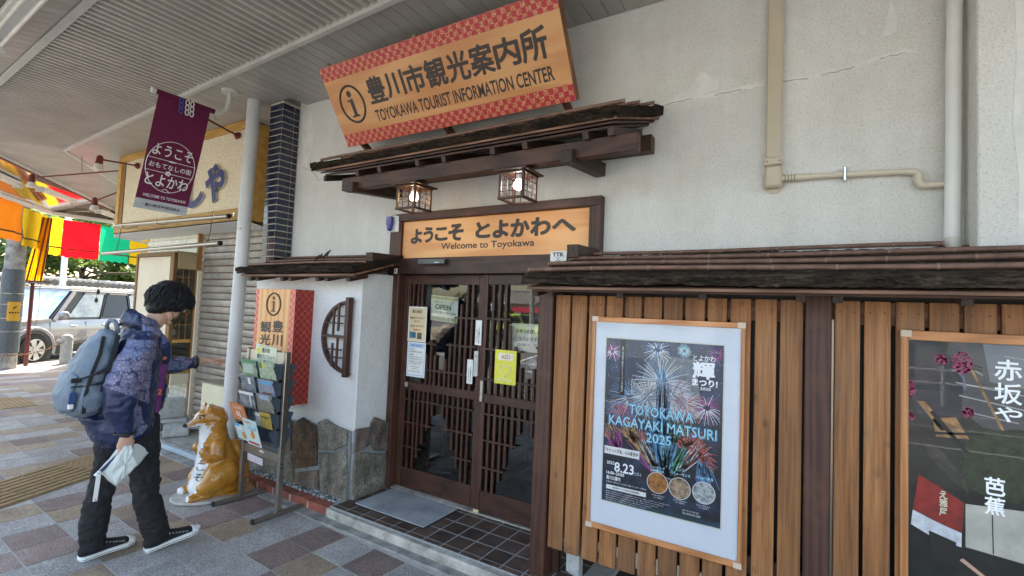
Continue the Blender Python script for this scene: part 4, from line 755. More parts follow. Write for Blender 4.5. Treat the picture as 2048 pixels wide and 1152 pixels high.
bm = bmesh.new(); bm.from_mesh(slm); bmesh.ops.recalc_face_normals(bm, faces=bm.faces); bm.to_mesh(slm); bm.free()
for k in range(28): link('shutter_slat', slm, shut, (0, 0, .065+.0845*k)).location = Vector((0, 0, .065+.0845*k))-ORG[shut]
bx('shutter_lock', MT['chrome'], shut, -5.95, -5.90, 3.238, 3.2425, .855, .895, .002)
# sign box
sb = MB().box(-8.75, -5.38, 3.03, 3.24, 2.50, 3.625).build('sign_box', MT['ybox'], sh, bevel=.004)
for a in ((-8.76, -5.37, 2.99, 3.029, 2.475, 2.63), (-8.76, -5.37, 2.99, 3.029, 3.545, 3.64)): bx('sign_frame', MT['ybox'], sb, *a, .004)
for a in ((-8.76, -8.66, 2.99, 3.029, 2.631, 3.544), (-5.445, -5.37, 2.99, 3.029, 2.631, 3.544)): bx('sign_frame', MT['ybox'], sb, *a, .004)
bx('sign_frame_inner', MT['yboxd'], sb, -8.659, -8.55, 3.0, 3.029, 2.631, 3.544, .003)
bx('sign_panel', MT['spanel'], sb, -8.549, -5.446, 3.012, 3.0295, 2.632, 3.543, 0)
MB().prism([(-8.75, 2.99, 2.474), (-5.37, 2.99, 2.474), (-5.37, 3.26, 2.425), (-8.75, 3.26, 2.425)], (0, 0, .02)).build('sign_underside', MT['white'], sb)
MB().prism([(-8.76, 3.0, 2.44), (-8.72, 3.0, 2.44), (-8.3, 3.6, 2.33), (-8.34, 3.6, 2.33)], (0, 0, .03)).build('drip_trim', MT['offwhite'], sb)
for s_, x0, x1, z0, z1, sh_ in (('し', -6.66, -6.24, 2.70, 3.14, 0), ('や', -6.22, -5.78, 2.73, 3.20, 0)):
    text(s_, (x0, 3.0, z0), XV, ZV, x1-x0, z1-z0, [MT['blue'], MT['lside']], sb, bold=.05, ext=.10, off=-.08, name='raised_character')
# kiosk
kk = MB().box(-7.80, -6.76, 2.98, 3.24, 2.16, 2.18).build('display_kiosk', MT['ochre'], sh)
bx('kiosk_panel', MT['cpanel'], kk, -7.76, -6.86, 2.958, 2.985, .52, 2.11, .002)
for a in ((-7.81, -7.765, 2.945, 2.99, .5, 2.16), (-6.855, -6.76, 2.945, 2.99, .5, 2.16), (-7.764, -6.856, 2.945, 2.99, 2.115, 2.16)): bx('kiosk_frame', MT['yboxd'], kk, *a, .003)
bx('kiosk_header', MT['ochre'], kk, -6.775, -6.735, 2.991, 3.20, 1.955, 2.158, .002); bx('kiosk_counter', MT['cpanel'], kk, -6.775, -6.735, 2.991, 3.20, .50, .63, .004); bx('kiosk_shelf', MT['ybox'], kk, -6.80, -6.745, 2.991, 3.20, .635, .66, .003)
bx('kiosk_shelf', MT['ybox'], kk, -6.80, -6.75, 2.991, 3.20, 1.02, 1.06, .003); bx('kiosk_interior', M('kiosk_dark_interior', (.10, .085, .07), .8), kk, -7.7, -7.65, 3.0, 3.2, .52, 2.1, 0); bx('kiosk_floor', MT['ochre'], kk, -7.64, -6.81, 3.0, 3.2, .52, .6, 0)
for y in (3.06, 3.13): bx('muntin', MT['yboxd'], kk, -6.77, -6.755, y-.006, y+.006, 1.06, 1.95, 0)
for z in (1.25, 1.45, 1.65, 1.85): bx('muntin', MT['yboxd'], kk, -6.772, -6.757, 2.995, 3.195, z-.005, z+.005, 0)
MB().quad((-6.76, 2.992, .66), (-6.76, 3.2, .66), (-6.76, 3.2, 1.95), (-6.76, 2.992, 1.95)).build('kiosk_glass', MT['glass'], kk, fix=False)
t = thing('fox_figurine', 'small brown and white figurine on the shelf inside the kiosk window', 'figurine', (-6.95, 3.08, 1.06)); MB().sph((-6.95, 3.08, 1.12), .055, 12, 8, sc=(1, 1, 1.1)).sph((-6.93, 3.05, 1.20), .035, 10, 8).cyl((-6.93, 3.04, 1.22), (-6.93, 3.035, 1.255), .012, .003, 8).cyl((-6.94, 3.07, 1.22), (-6.94, 3.075, 1.255), .012, .003, 8).build('figure', M('terracotta', (.45, .25, .14), .6), t, smooth=True)
bx('figure_bib', MT['white'], t, -6.90, -6.885, 3.03, 3.08, 1.10, 1.18, .008)
t = thing('dark_bottle', 'dark bottle silhouette standing inside the kiosk window', 'bottle', (-7.0, 3.15, 1.06)); MB().cyl((-7.0, 3.15, 1.06), (-7.0, 3.15, 1.5), .05, n=14).cyl((-7.0, 3.15, 1.5), (-7.0, 3.15, 1.58), .05, .018, n=14).cyl((-7.0, 3.15, 1.58), (-7.0, 3.15, 1.66), .018, n=12).build('bottle_body', MT['black'], t, smooth=True)
# metal rods and hooks
def rod(p, q, lab):
    t = thing('metal_rod', lab, 'rod', tuple(p)); MB().cyl(p, q, .024, n=14).build('tube', MT['steel'], t, smooth=True); MB().cyl(Vector(q)-Vector((.02, 0, 0)), Vector(q)+Vector((.004, 0, 0)), .026, n=14).build('tube_end', MT['black'], t, smooth=True); return t
t = rod((-8.15, 2.80, 2.545), (-5.29, 2.80, 2.488), 'upper horizontal steel rod hooked along the yellow sign box'); 
t = rod((-8.35, 2.75, 2.155), (-5.35, 2.76, 2.192), 'lower horizontal steel rod hanging on wires below the sign box')
for x in (-7.95, -5.62): MB().tube([(x, 2.80, 2.56), (x, 2.78, 2.3), (x, 2.76, 2.19), (x+.02, 2.77, 2.16), (x, 2.79, 2.18)], .004, 5).build('hanging_wire', MT['black'], t)
for x, l in ((-7.9, 'left'), (-6.9, 'middle'), (-5.55, 'right')): tag(MB().tube([(x, 2.99, 2.56), (x, 2.9, 2.52), (x, 2.86, 2.50), (x, 2.78, 2.50), (x, 2.77, 2.53)], .008, 7).cyl((x, 2.985, 2.56), (x, 2.992, 2.56), .02, n=10).build('steel_hook', MT['chrome'], smooth=True), l+' steel hook under the yellow sign box edge', 'hook')
for i, (x, y, z0, z1) in enumerate(((-8.55, 2.8, 2.5, 1.62), (-8.9, 2.9, 2.5, 1.5))): tag(MB().tube([(x, y, z0), (x, y, z1)], .003, 5).sph((x, y, z1), .022, 8, 6, sc=(1, 1, 1.7)).build('pull_cord', MT['black']), ('near', 'far')[i]+' black pull cord dangling left of the kiosk panel', 'cord')
# spotlights
def spot(mount, head, lab, aim=(0, -.25, -1), r=.062):
    t = thing('spotlight', lab, 'spotlight', tuple(mount), 'dark red arm spotlights on the sign box'); mo_, h = Vector(mount), Vector(head); a = Vector(aim).normalized()
    MB().cyl(mo_, h, .011, n=8).build('arm', MT['redm'], t, smooth=True); dd = (h-mo_).normalized(); MB().cyl(mo_, mo_+dd*.025, .045, .028, n=14).build('mount', MT['redm'], t, smooth=True)
    MB().cyl(h-a*.03, h+a*.07, .036, .042, n=16).sph(h-a*.02, .036, 12, 8).build('socket', MT['redm'], t, smooth=True); MB().cyl(h+a*.072, h+a*.135, .044, r, n=20).build('reflector', MT['lens'], t, smooth=True); MB().sph(h+a*.135, r*.98, 16, 8, sc=(1, 1, .3)).build('lens', MT['lens'], t, smooth=True)
spot((-8.13, 2.99, 3.436), (-7.93, 2.50, 3.36), 'red spotlight left of the wine red banner, aimed down', (.05, -.1, -1))
spot((-5.587, 2.99, 3.476), (-5.45, 2.48, 3.52), 'red spotlight whose arm sticks out from behind the wine red banner', (.0, -.1, -1))
spot((-8.77, 3.05, 3.46), (-9.85, 2.33, 3.28), 'red spotlight on the longest arm under the glossy ceiling', (0, 0, -1))
spot((-8.77, 3.12, 3.2), (-9.35, 2.93, 3.02), 'lowest red spotlight, near the green curtain', (0, 0, -1))
tag(MB().tube([(-9.25, 2.72, 3.39), (-9.24, 2.70, 3.64)], .003, 5).build('suspension_wire', MT['black']), 'thin wire holding up the longest spotlight arm', 'wire')
# cream box, blocks
t = thing('cream_cabinet', 'cream painted metal cabinet standing behind the fox statue', 'cabinet', (-5.45, 2.98, .055)); bx('body', MT['cbox'], t, -5.72, -5.27, 2.86, 3.14, .057, .66, .006); bx('lid', MT['taupe'], t, -5.73, -5.255, 2.85, 3.15, .661, .675, .004); bx('side_panel', MT['taupe'], t, -5.269, -5.264, 2.87, 3.13, .08, .65, 0)
def block(c, s, rz, lab, hollow=False):
    t = thing('concrete_block', lab, 'concrete block', c); a = Vector((math.cos(rz), math.sin(rz), 0)); b = Vector((-a.y, a.x, 0)); c = Vector(c)+ZV*s[2]/2
    if not hollow: MB().ob(c, a*s[0]/2, b*s[1]/2, ZV*s[2]/2).build('block', MT['cblock'], t, bevel=.012)
    else:
        m = MB()
        for zz in (-1, 1): m.ob(c+ZV*zz*(s[2]/2-.015), a*s[0]/2, b*s[1]/2, ZV*.015)
        for k in (-1, -.33, .33, 1): m.ob(c+a*k*(s[0]/2-.015), a*.0149, b*s[1]/2, ZV*(s[2]/2-.0301))
        m.build('block', MT['cblock'], t, bevel=.004)
    return t
block((-6.22, 2.76, .056), (.39, .22, .15), R(62), 'hollow concrete block lying under another block by the tiled wall', True)
block((-6.25, 2.80, .207), (.28, .14, .22), R(78), 'upright concrete block on top of the hollow one'); block((-5.98, 2.76, .056), (.24, .19, .12), R(60), 'rough pale concrete block in front of the hollow one')
block((-6.03, 3.04, .056), (.2, .14, .10), R(40), 'small broken concrete block against the shop wall')
# ------------------------------------------------------------------ pipes
t = thing('corner_downpipe', 'white painted downpipe with rust flecks beside the shutter', 'downpipe', (-4.78, 2.62, 0))
MB().tube([(-4.86, 2.745, 3.642), (-4.84, 2.72, 2.9), (-4.80, 2.69, 2.0), (-4.79, 2.67, 1.0), (-4.78, 2.65, .01)], .062, 24).build('pipe', MT['pipe'], t, smooth=True)
t = thing('wall_downpipe', 'white round downpipe running down the recess at the right of the wall', 'downpipe', (.60, 2.99, 2))
MB().tube([(.612, 2.995, 3.642), (.60, 2.995, 2.9), (.598, 3.0, 2.4), (.592, 2.995, 1.98)], .030, 20).build('pipe', MT['white'], t, smooth=True)
MB().cyl((.594, 2.995, 1.98), (.593, 2.995, 2.03), .034, .031, n=20).build('lower_end', MT['offwhite'], t, smooth=True)
t = thing('cable_duct', 'beige plastic duct coming down the white wall', 'duct', (-.155, 3.03, 2.3))
bx('duct_cover', MT['beige'], t, -.195, -.117, 3.0, 3.058, 2.50, 3.642, .008); bx('duct_joint', MT['beige'], t, -.202, -.112, 2.994, 3.058, 2.47, 2.515, .006); bx('duct_end', MT['beige'], t, -.198, -.112, 2.998, 3.058, 2.345, 2.469, .012)
MB().prism([(-.155+.055*math.cos(a), 3.058, 2.375+.055*math.sin(a)) for a in [math.pi+math.pi*k/14 for k in range(15)]]+[(-.10, 3.058, 2.43), (-.21, 3.058, 2.43)], (0, -.008, 0)).build('duct_flange', MT['beige'], t, bevel=.002)
for x in (-.185, -.125): MB().cyl((x, 3.0, 2.49), (x, 2.992, 2.49), .004, n=8).build('screw', MT['rust'], t)
t = thing('drain_pipe', 'cream plastic pipe crossing the wall from the duct to the white downpipe', 'pipe', (.2, 3.03, 2.38)); Y_ = 3.03
MB().cyl((-.111, Y_, 2.395), (-.04, Y_, 2.395), .018, n=14).build('flexible_sleeve', MT['rust' if 0 else 'pvc'], t, smooth=True)
for k in range(4): MB().cyl((-.10+.015*k, Y_, 2.395), (-.094+.015*k, Y_, 2.395), .0195, n=14).build('sleeve_ring', MT['taupe'], t, smooth=True)
MB().tube([(-.05, Y_, 2.394), (.15, Y_, 2.388), (.44, Y_, 2.372)], .0145, 14).build('pipe_run', MT['pvc'], t, smooth=True)
MB().cyl((-.04, Y_, 2.394), (.03, Y_, 2.392), .018, n=14).build('socket', MT['pvc'], t, smooth=True)
MB().tube([(.43, Y_, 2.372), (.462, Y_, 2.368), (.474, Y_-.008, 2.355), (.474, Y_-.008, 2.315), (.482, Y_-.004, 2.298), (.50, Y_, 2.294)], .018, 14).build('elbow', MT['pvc'], t, smooth=True)
MB().cyl((.50, Y_, 2.294), (.585, Y_-.01, 2.294), .0145, n=14).build('pipe_run', MT['pvc'], t, smooth=True)
bx('pipe_clip', MT['chrome'], t, .168, .182, 3.012, 3.058, 2.35, 2.425, .003)
# ------------------------------------------------------------------ board fence with bark roof at the right
fe = thing('board_fence', 'oiled cedar board fence under a bark and bamboo roof', 'fence', (-.3, 2.6, 0))
bx('post', MT['dwood'], fe, -1.368, -1.272, 2.57, 2.68, .0, 1.735, .005); bx('post', MT['dwood'], fe, .006, .106, 2.565, 2.68, .0, 1.74, .005); bx('post', MT['dwood'], fe, 1.35, 1.45, 2.57, 2.68, 0, 1.74, .005)
ledge = [(-1.263, -1.172), (-1.158, -1.067), (-1.052, -.963), (-.948, -.856), (-.842, -.751), (-.736, -.644), (-.631, -.537), (-.523, -.429), (-.415, -.326), (-.309, -.219), (-.200, -.109), (-.094, -.002), (.119, .211), (.226, .317), (.334, .428), (.443, .536), (.551, .646), (.660, .752), (.767, .859), (.874, .966), (.981, 1.073), (1.088, 1.18), (1.195, 1.287)]
for k, (a, b) in enumerate(ledge):
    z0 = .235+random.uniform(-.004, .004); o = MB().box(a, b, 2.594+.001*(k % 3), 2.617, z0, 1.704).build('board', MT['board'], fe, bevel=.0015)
    nl = MB()
    for x in (a+.02, b-.02): nl.cyl((x, 2.5945, 1.655), (x, 2.5925, 1.655), .0035, n=8)
    nl.build('nail_heads', MT['rust'], o, fix=False)['kind'] = 'stuff'
bx('rail', MT['bwood'], fe, -1.271, .005, 2.618, 2.65, 1.60, 1.70, .002); bx('rail', MT['bwood'], fe, .107, 1.349, 2.618, 2.65, 1.60, 1.70, .002); bx('rail', MT['dwoodx'], fe, -1.271, .005, 2.618, 2.65, .40, .48, .002); bx('rail', MT['dwoodx'], fe, .107, 1.349, 2.618, 2.65, .40, .48, .002)
bx('top_plate', MT['bwood'], fe, -1.30, 1.5, 2.575, 2.64, 1.742, 1.775, .002); bx('gap_shade_panel', MT['black'], fe, -1.27, 1.35, 2.70, 2.72, .3, 1.74, 0)  # black sheet stands in for the shade seen through the board gaps
bark_slab(-1.325, 1.55, 3.055 if 0 else 2.99, 1.985, 2.27, 1.795, .05, 'barkdry', fe, dx0=.10, dx1=0, seed=8, amp=.011, ny=14)
MB().prism([(-1.295, 2.285, 1.733), (1.5, 2.285, 1.733), (1.5, 2.60, 1.80), (-1.25, 2.60, 1.80)], (0, 0, -.014)).build('eave_board', MT['bwood'], fe, bevel=.002)
MB().prism([(-1.275, 2.33, 1.722), (1.5, 2.33, 1.722), (1.5, 2.60, 1.785), (-1.22, 2.60, 1.785)], (0, 0, -.012)).build('eave_board', MT['dwoodx'], fe, bevel=.002)
for x in (-1.29, -1.195, -.80, -.405, -.012, .118, .512, .905): MB().beam((x, 2.37, 1.702), (x, 2.572, 1.737), .036, .034).build('rafter_end', MT['dwoody'], fe, bevel=.002)
for k, (y, z, a, b) in enumerate(((2.335, 1.832, -1.31, 1.5), (2.52, 1.882, -1.28, 1.5), (2.72, 1.934, -1.24, 1.5), (2.945, 1.992, -1.20, .553))): bamboo(a, b, y, z, .0118, fe, 10+k, .27)
tag(MB().box(.108, .118, 2.615, 2.66, .02, 1.62).build('grey_strip', MT['steel'], bevel=.001), 'thin grey metal strip beside the middle fence post', 'strip')
t = thing('fence_footing', 'small grey metal footing below the second fence board', 'footing', (-1.13, 2.64, 0)); m = MB(); m.prism([(-1.155, 2.625, .25), (-1.075, 2.625, .25), (-1.075, 2.625, .05), (-1.09, 2.625, .10), (-1.155, 2.625, .12)], (0, .06, 0)); m.build('bracket', MT['cblock'], t, bevel=.003)
bx('leg', MT['dwood'], t, -1.262, -1.222, 2.66, 2.70, .036, .3, .003)
# ------------------------------------------------------------------ signs
t = thing('roof_sign', 'large tilted timber look sign reading tourist information center between red brocade bands', 'sign', (-2.35, 2.8, 2.973))
SO = Vector((-3.44, 2.8, 2.973)); SU = Vector((0, -.345, .542)).normalized(); SN = XV.cross(SU); SWD, SHT = 2.165, .642
m = MB(); q = lambda a, b, c=0: SO+XV*a+SU*b+SN*c
m.prism([q(0, 0, -.07), q(SWD, 0, -.07), q(SWD, SHT, -.07), q(0, SHT, -.07)], SN*.07); m.build('case', MT['signback'], t, bevel=.003)
def face(name, mt, b0, b1, off=.0012, a0=0, a1=SWD): 
    o = MB().prism([(a0, 0, b0), (a1, 0, b0), (a1, 0, b1), (a0, 0, b1)], (0, -.0012, 0)).build(name, MT[mt]); o.matrix_world = Matrix.Translation(SO-ORG[t]+SN*off)@Matrix(((1, 0, 0, 0), (0, -SN.y, SU.y, 0), (0, -SN.z, SU.z, 0), (0, 0, 0, 1))); o.parent = t; return o
face('timber_print', 'signwood', .107, .535); face('upper_red_band', 'red', .5352, SHT-.002); face('lower_red_band', 'red', .002, .1068)
T = lambda s, a, b, w, h, **k: text(s, q(a, b), XV, SU, w, h, k.pop('mt', MT['ink']), t, off=.0035, **k)
for i, (ch, a, b, w, h) in enumerate((('豊', .445, .300, .205, .195), ('川', .685, .298, .185, .19), ('市', .90, .296, .195, .205), ('観', 1.115, .292, .225, .205), ('光', 1.365, .290, .215, .20), ('案', 1.60, .288, .215, .205), ('内', 1.845, .286, .185, .19), ('所', 1.905+.14, .284, .0, .0))):
    pass
xs = [.44+.2345*i for i in range(7)]; 
W7 = (2.055-.44)/8
for i, ch in enumerate('豊川市観光案内所'): T(ch, .44+W7*i+.006, .290+(.008 if ch in '川内' else 0), W7-.018, .185 if ch not in '川内' else .170, bold=.042, name='sign_character')
T('TOYOKAWA TOURIST INFORMATION CENTER', .445, .150, 1.605, .088, bold=.028, name='sign_lettering')
m = MB(); m.tube([q(.236+.130*math.cos(a), .325+.142*math.sin(a), .003) for a in [2*math.pi*k/40 for k in range(40)]], .0095, 6, closed=True); m.build('info_ring', MT['ink'], t, smooth=True)
def info_i(c, k, parent, U, nn, mt, sx=1.0):
    m = MB(); P = lambda a, b: c+XV*a*k*sx+U*b*k+nn
    m.add([P(.11*math.cos(a)-.02, .34+.11*math.sin(a)) for a in [2*math.pi*j/18 for j in range(18)]], [tuple(range(18))])
    m.add([P(-.20, .10), (P(-.20, .14)), P(.08, .18), P(.08, -.34), P(.17, -.38), P(.17, -.42), P(-.21, -.42), P(-.21, -.38), P(-.08, -.34), P(-.08, .10)], [(0, 1, 2, 9), (9, 2, 3, 8), (8, 3, 4, 5, 6, 7)]); return m.build('info_mark', mt, parent, fix=False)
info_i(q(.236, .325), .24, t, SU, SN*.0035, MT['ink'])
for a in (.09, 1.03, 2.05):
    MB().beam(q(a, SHT-.03, -.05), q(a, SHT+.02, -.03), .03, .03).build('top_fixing', MT['taupe'], t); MB().beam(q(a, .02, -.08), Vector((q(a, 0).x, 3.055, 2.93)), .035, .05).build('wall_bracket', MT['rust'], t)
for a in (.3, 1.9): MB().beam(q(a, SHT-.12, -.075), Vector((q(a, 0).x, 3.055, 3.45)), .03, .03).build('tie_bar', MT['taupe'], t)
# welcome sign
t = thing('welcome_sign', 'timber look welcome sign above the sliding doors', 'sign', (-2.1, 3.03, 2.16))
MB().box(-2.962, -1.243, 3.035, 3.05, 2.008, 2.3235).build('sign_board', MT['signwood'], t, bevel=.001)
w0 = Vector((0, 3.035, 0))
for ch, x, z, ww, hh in (('よ', -2.865, 2.135, .115, .115), ('う', -2.725, 2.14, .095, .12), ('こ', -2.60, 2.15, .12, .10), ('そ', -2.46, 2.145, .14, .125), ('と', -2.19, 2.155, .125, .115), ('よ', -2.03, 2.15, .13, .125), ('か', -1.87, 2.15, .15, .125), ('わ', -1.70, 2.15, .15, .125), ('へ', -1.525, 2.17, .17, .08)):
    text(ch, (x, 3.035, z), XV, ZV, ww, hh, MT['ink'], t, bold=.075, name='sign_character')
text('Welcome to Toyokawa', (-2.533, 3.035, 2.058), XV, ZV, .862, .066, MT['ink'], t, bold=.022, name='sign_lettering')
# boxed sign on the bay
t = thing('box_sign', 'upright box sign with red brocade sides and timber look face left of the door', 'sign', (-3.9, 2.59, .73))
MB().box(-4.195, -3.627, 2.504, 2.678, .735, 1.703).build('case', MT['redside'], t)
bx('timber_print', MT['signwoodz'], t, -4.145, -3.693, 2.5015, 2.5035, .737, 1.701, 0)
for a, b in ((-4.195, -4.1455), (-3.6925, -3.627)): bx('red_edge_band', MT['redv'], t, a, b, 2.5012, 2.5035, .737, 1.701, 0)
MB().tube([(-3.921+.098*math.cos(a), 2.5, 1.570+.095*math.sin(a)) for a in [2*math.pi*k/40 for k in range(40)]], .0075, 6, closed=True).build('info_ring', MT['ink'], t, smooth=True); info_i(Vector((-3.921, 2.5, 1.57)), .155, t, ZV, Vector((0, -.0008, 0)), MT['ink'])
for i, ch in enumerate('豊川市'): text(ch, (-3.915, 2.5, 1.335-.118*i), XV, ZV, .145, .095, MT['ink'], t, bold=.035, off=.0006, name='sign_character')
for i, ch in enumerate('観光案内所'): text(ch, (-4.09, 2.5, 1.325-.112*i), XV, ZV, .15, .092, MT['ink'], t, bold=.035, off=.0006, name='sign_character')
# half moon lattice
t = thing('half_moon_ornament', 'dark half round timber lattice mounted on the white bay', 'ornament', (-3.2, 2.65, 1.33))
m = MB(); A_ = [math.pi/2+math.pi*k/28 for k in range(29)]; cx, cz, ra, rb = -3.12, 1.332, .325, .295
O = [(cx+ra*math.cos(a), cz+rb*math.sin(a)) for a in A_]; I = [(cx+(ra-.022)*math.cos(a), cz+(rb-.020)*math.sin(a)) for a in A_]
for i in range(28): m.add([(x, y, z) for y in (2.634, 2.672) for x, z in (O[i], O[i+1], I[i+1], I[i])], [(0, 1, 2, 3), (7, 6, 5, 4), (0, 4, 5, 1), (2, 6, 7, 3)])
m.build('curved_rim', MT['dwood'], t); bx('main_post', MT['dwood'], t, -3.142, -3.10, 2.612, 2.66, 1.015, 1.652, .003); bx('main_rail', MT['dwoodx'], t, -3.41, -3.143, 2.618, 2.65, 1.322, 1.342, .001)
for x, a, b in ((-3.285, 1.343, 1.553), (-3.226, 1.375, 1.605), (-3.225, 1.084, 1.321), (-3.285, 1.088, 1.276)): bx('lattice_bar', MT['dwood'], t, x-.008, x+.008, 2.618, 2.634, a, b, .001)
for a, b, z in ((-3.325, -3.143, 1.498), (-3.402, -3.188, 1.439), (-3.395, -3.19, 1.224), (-3.335, -3.143, 1.161)): bx('lattice_rail', MT['dwoodx'], t, a, b, 2.636, 2.646, z-.005, z+.005, .001)
bx('top_tenon', MT['dwoodx'], t, -3.13, -3.07, 2.622, 2.64, 1.618, 1.628, .001); bx('bottom_tenon', MT['dwoodx'], t, -3.13, -3.06, 2.622, 2.64, 1.036, 1.046, .001)
# lanterns
def lantern(x0, y0, lab, glow, gc, power):
    z0, z1, w_ = 2.302, 2.478, .183; x1, y1 = x0+w_, y0+w_; t = thing('lantern', lab, 'lantern', (x0+w_/2, y0+w_/2, z0), 'square lattice lanterns under the canopy beam')
    for a, b in ((x0, y0), (x1-.017, y0), (x0, y1-.017), (x1-.017, y1-.017)): bx('corner_post', MT['dwood'], t, a, a+.017, b, b+.017, z0+.014, z1-.012, .001)
    for zz, zt in ((z0, z0+.0139), (z1-.0119, z1)):
        bx('frame_rail', MT['dwoodx'], t, x0-.004, x1+.004, y0-.004, y0+.016, zz, zt, .001); bx('frame_rail', MT['dwoodx'], t, x0-.004, x1+.004, y1-.016, y1+.004, zz, zt, .001)
        bx('frame_rail', MT['dwoody'], t, x0-.004, x0+.016, y0+.0165, y1-.0165, zz, zt, .001); bx('frame_rail', MT['dwoody'], t, x1-.016, x1+.004, y0+.0165, y1-.0165, zz, zt, .001)
    m = MB()
    for k in (1, 2):
        f = x0+w_*k/3; g = y0+w_*k/3
        for yy in (y0+.006, y1-.006): m.beam((f, yy, z0+.014), (f, yy, z1-.012), .005, .004, upv=(1, 0, 0))
        for xx in (x0+.006, x1-.006): m.beam((xx, g, z0+.014), (xx, g, z1-.012), .005, .004, upv=(1, 0, 0))
    for k in (1, 2, 3):
        z = z0+.014+(z1-z0-.026)*k/4
        for yy in (y0+.009, y1-.009): m.beam((x0+.015, yy, z), (x1-.015, yy, z), .003, .0035)
        for xx in (x0+.009, x1-.009): m.beam((xx, y0+.015, z), (xx, y1-.015, z), .003, .0035)
    o = m.build('fine_lattice', MT['dwoodx'], t); o['kind'] = 'stuff'
    m = MB(); e = .028; m.prism([(x0-e, y0-e, z1+.0005), (x1+e, y0-e, z1+.0005), (x1+e, y1+e, z1+.0005), (x0-e, y1+e, z1+.0005)], (0, 0, .010)); m.prism([(x0, y0, z1+.0106), (x1, y0, z1+.0106), (x1, y1, z1+.0106), (x0, y1, z1+.0106)], (0, 0, .008)); m.build('lantern_roof', MT['dwoodx'], t)
    c = Vector((x0+w_/2, y0+w_/2, 0)); MB().cyl(c+ZV*(z1-.035), c+ZV*(z1-.002), .02, n=14).build('lamp_socket', MT['white'], t, smooth=True)
    MB().sph(c+ZV*2.405, .032, 18, 12).cyl(c+ZV*2.43, c+ZV*(z1-.036), .018, n=14).build('bulb', emit(glow, gc, power), t, smooth='all')
    MB().cyl(c+ZV*(z1+.0187), c+ZV*(z1+.026), .035, n=16).build('ceiling_cap', MT['conc'], t)
lantern(-1.672, 2.535, 'right square lantern with white bulb under the canopy beam', 'white_glow', (1, .97, .95), 9)
lantern(-2.56, 2.53, 'left square lantern with warm orange bulb under the canopy beam', 'warm_glow', (1, .72, .42), 7)
# small fittings round the door
t = thing('alarm_siren', 'blue domed alarm lamp on white base left of the welcome sign', 'alarm', (-3.05, 2.98, 2.3))
bx('base', MT['white'], t, -3.075, -2.985, 2.99, 3.009, 2.235, 2.375, .006); MB().tube([(-3.055, 2.965, 2.262), (-3.055, 2.962, 2.30), (-3.055, 2.962, 2.36)], [.022, .032, .032], 16).sph((-3.055, 2.962, 2.262), .024, 14, 8).build('blue_dome', M('blue_lens', (.03, .035, .30), .15, coat=.6), t, smooth=True)
t = thing('door_sensor', 'slim dark grey door sensor on the lintel', 'sensor', (-2.57, 2.98, 1.965)); bx('sensor_body', M('dark_grey_plastic', (.04, .045, .05), .3, coat=.3), t, -2.714, -2.435, 2.955, 2.999, 1.944, 1.992, .006); bx('status_window', MT['paperb'], t, -2.53, -2.48, 2.953, 2.9549, 1.955, 1.962, 0)
t = thing('anchor_plate', 'white shield shaped plate with letters and crossed anchors on the lintel', 'plate', (-1.45, 2.995, 1.97))
MB().prism([(-1.515, 2.995, 1.925), (-1.392, 2.995, 1.925), (-1.392, 2.995, 2.024), (-1.515, 2.995, 2.024)], (0, -.004, 0)).build('plate_base', MT['paper'], t)
MB().prism([(-1.513, 2.9905, 1.926), (-1.453, 2.9905, 1.926), (-1.513, 2.9905, 1.957)], (0, -.0005, 0)).build('red_corner', M('plate_red', (.5, .03, .05), .4), t); MB().prism([(-1.453, 2.9905, 1.926), (-1.394, 2.9905, 1.926), (-1.394, 2.9905, 1.957)], (0, -.0005, 0)).build('navy_corner', M('plate_navy', (.06, .09, .2), .4), t)
text('TTK', (-1.496, 2.9905, 1.986), XV, ZV, .084, .027, MT['inkgrey'], t, bold=.05)
m = MB(); 
for s_ in (-1, 1): m.tube([(-1.454-.016*s_, 2.9895, 1.982), (-1.454+.014*s_, 2.9895, 1.952)], .0014, 5); m.tube([(-1.454+s_*.018*math.cos(a), 2.9895, 1.964+.018*math.sin(a)) for a in [-1.6+.25*k for k in range(7)]], .0012, 5)
m.build('anchor_emblem', MT['inkgrey'], t)
tag(MB().box(-3.015, -2.985, 3.004, 3.0095, 1.875, 1.92).build('sticker', MT['paper']), 'tiny square sticker at the top left corner of the door frame', 'sticker')
tag(MB().prism([(-3.010, 3.0035, 1.91), (-3.0, 3.0035, 1.895), (-2.99, 3.0035, 1.91), (-2.995, 3.0035, 1.885), (-3.005, 3.0035, 1.885)], (0, -.0004, 0)).build('sticker_emblem', MT['inkgrey']), 'dark emblem on the tiny square sticker', 'emblem')
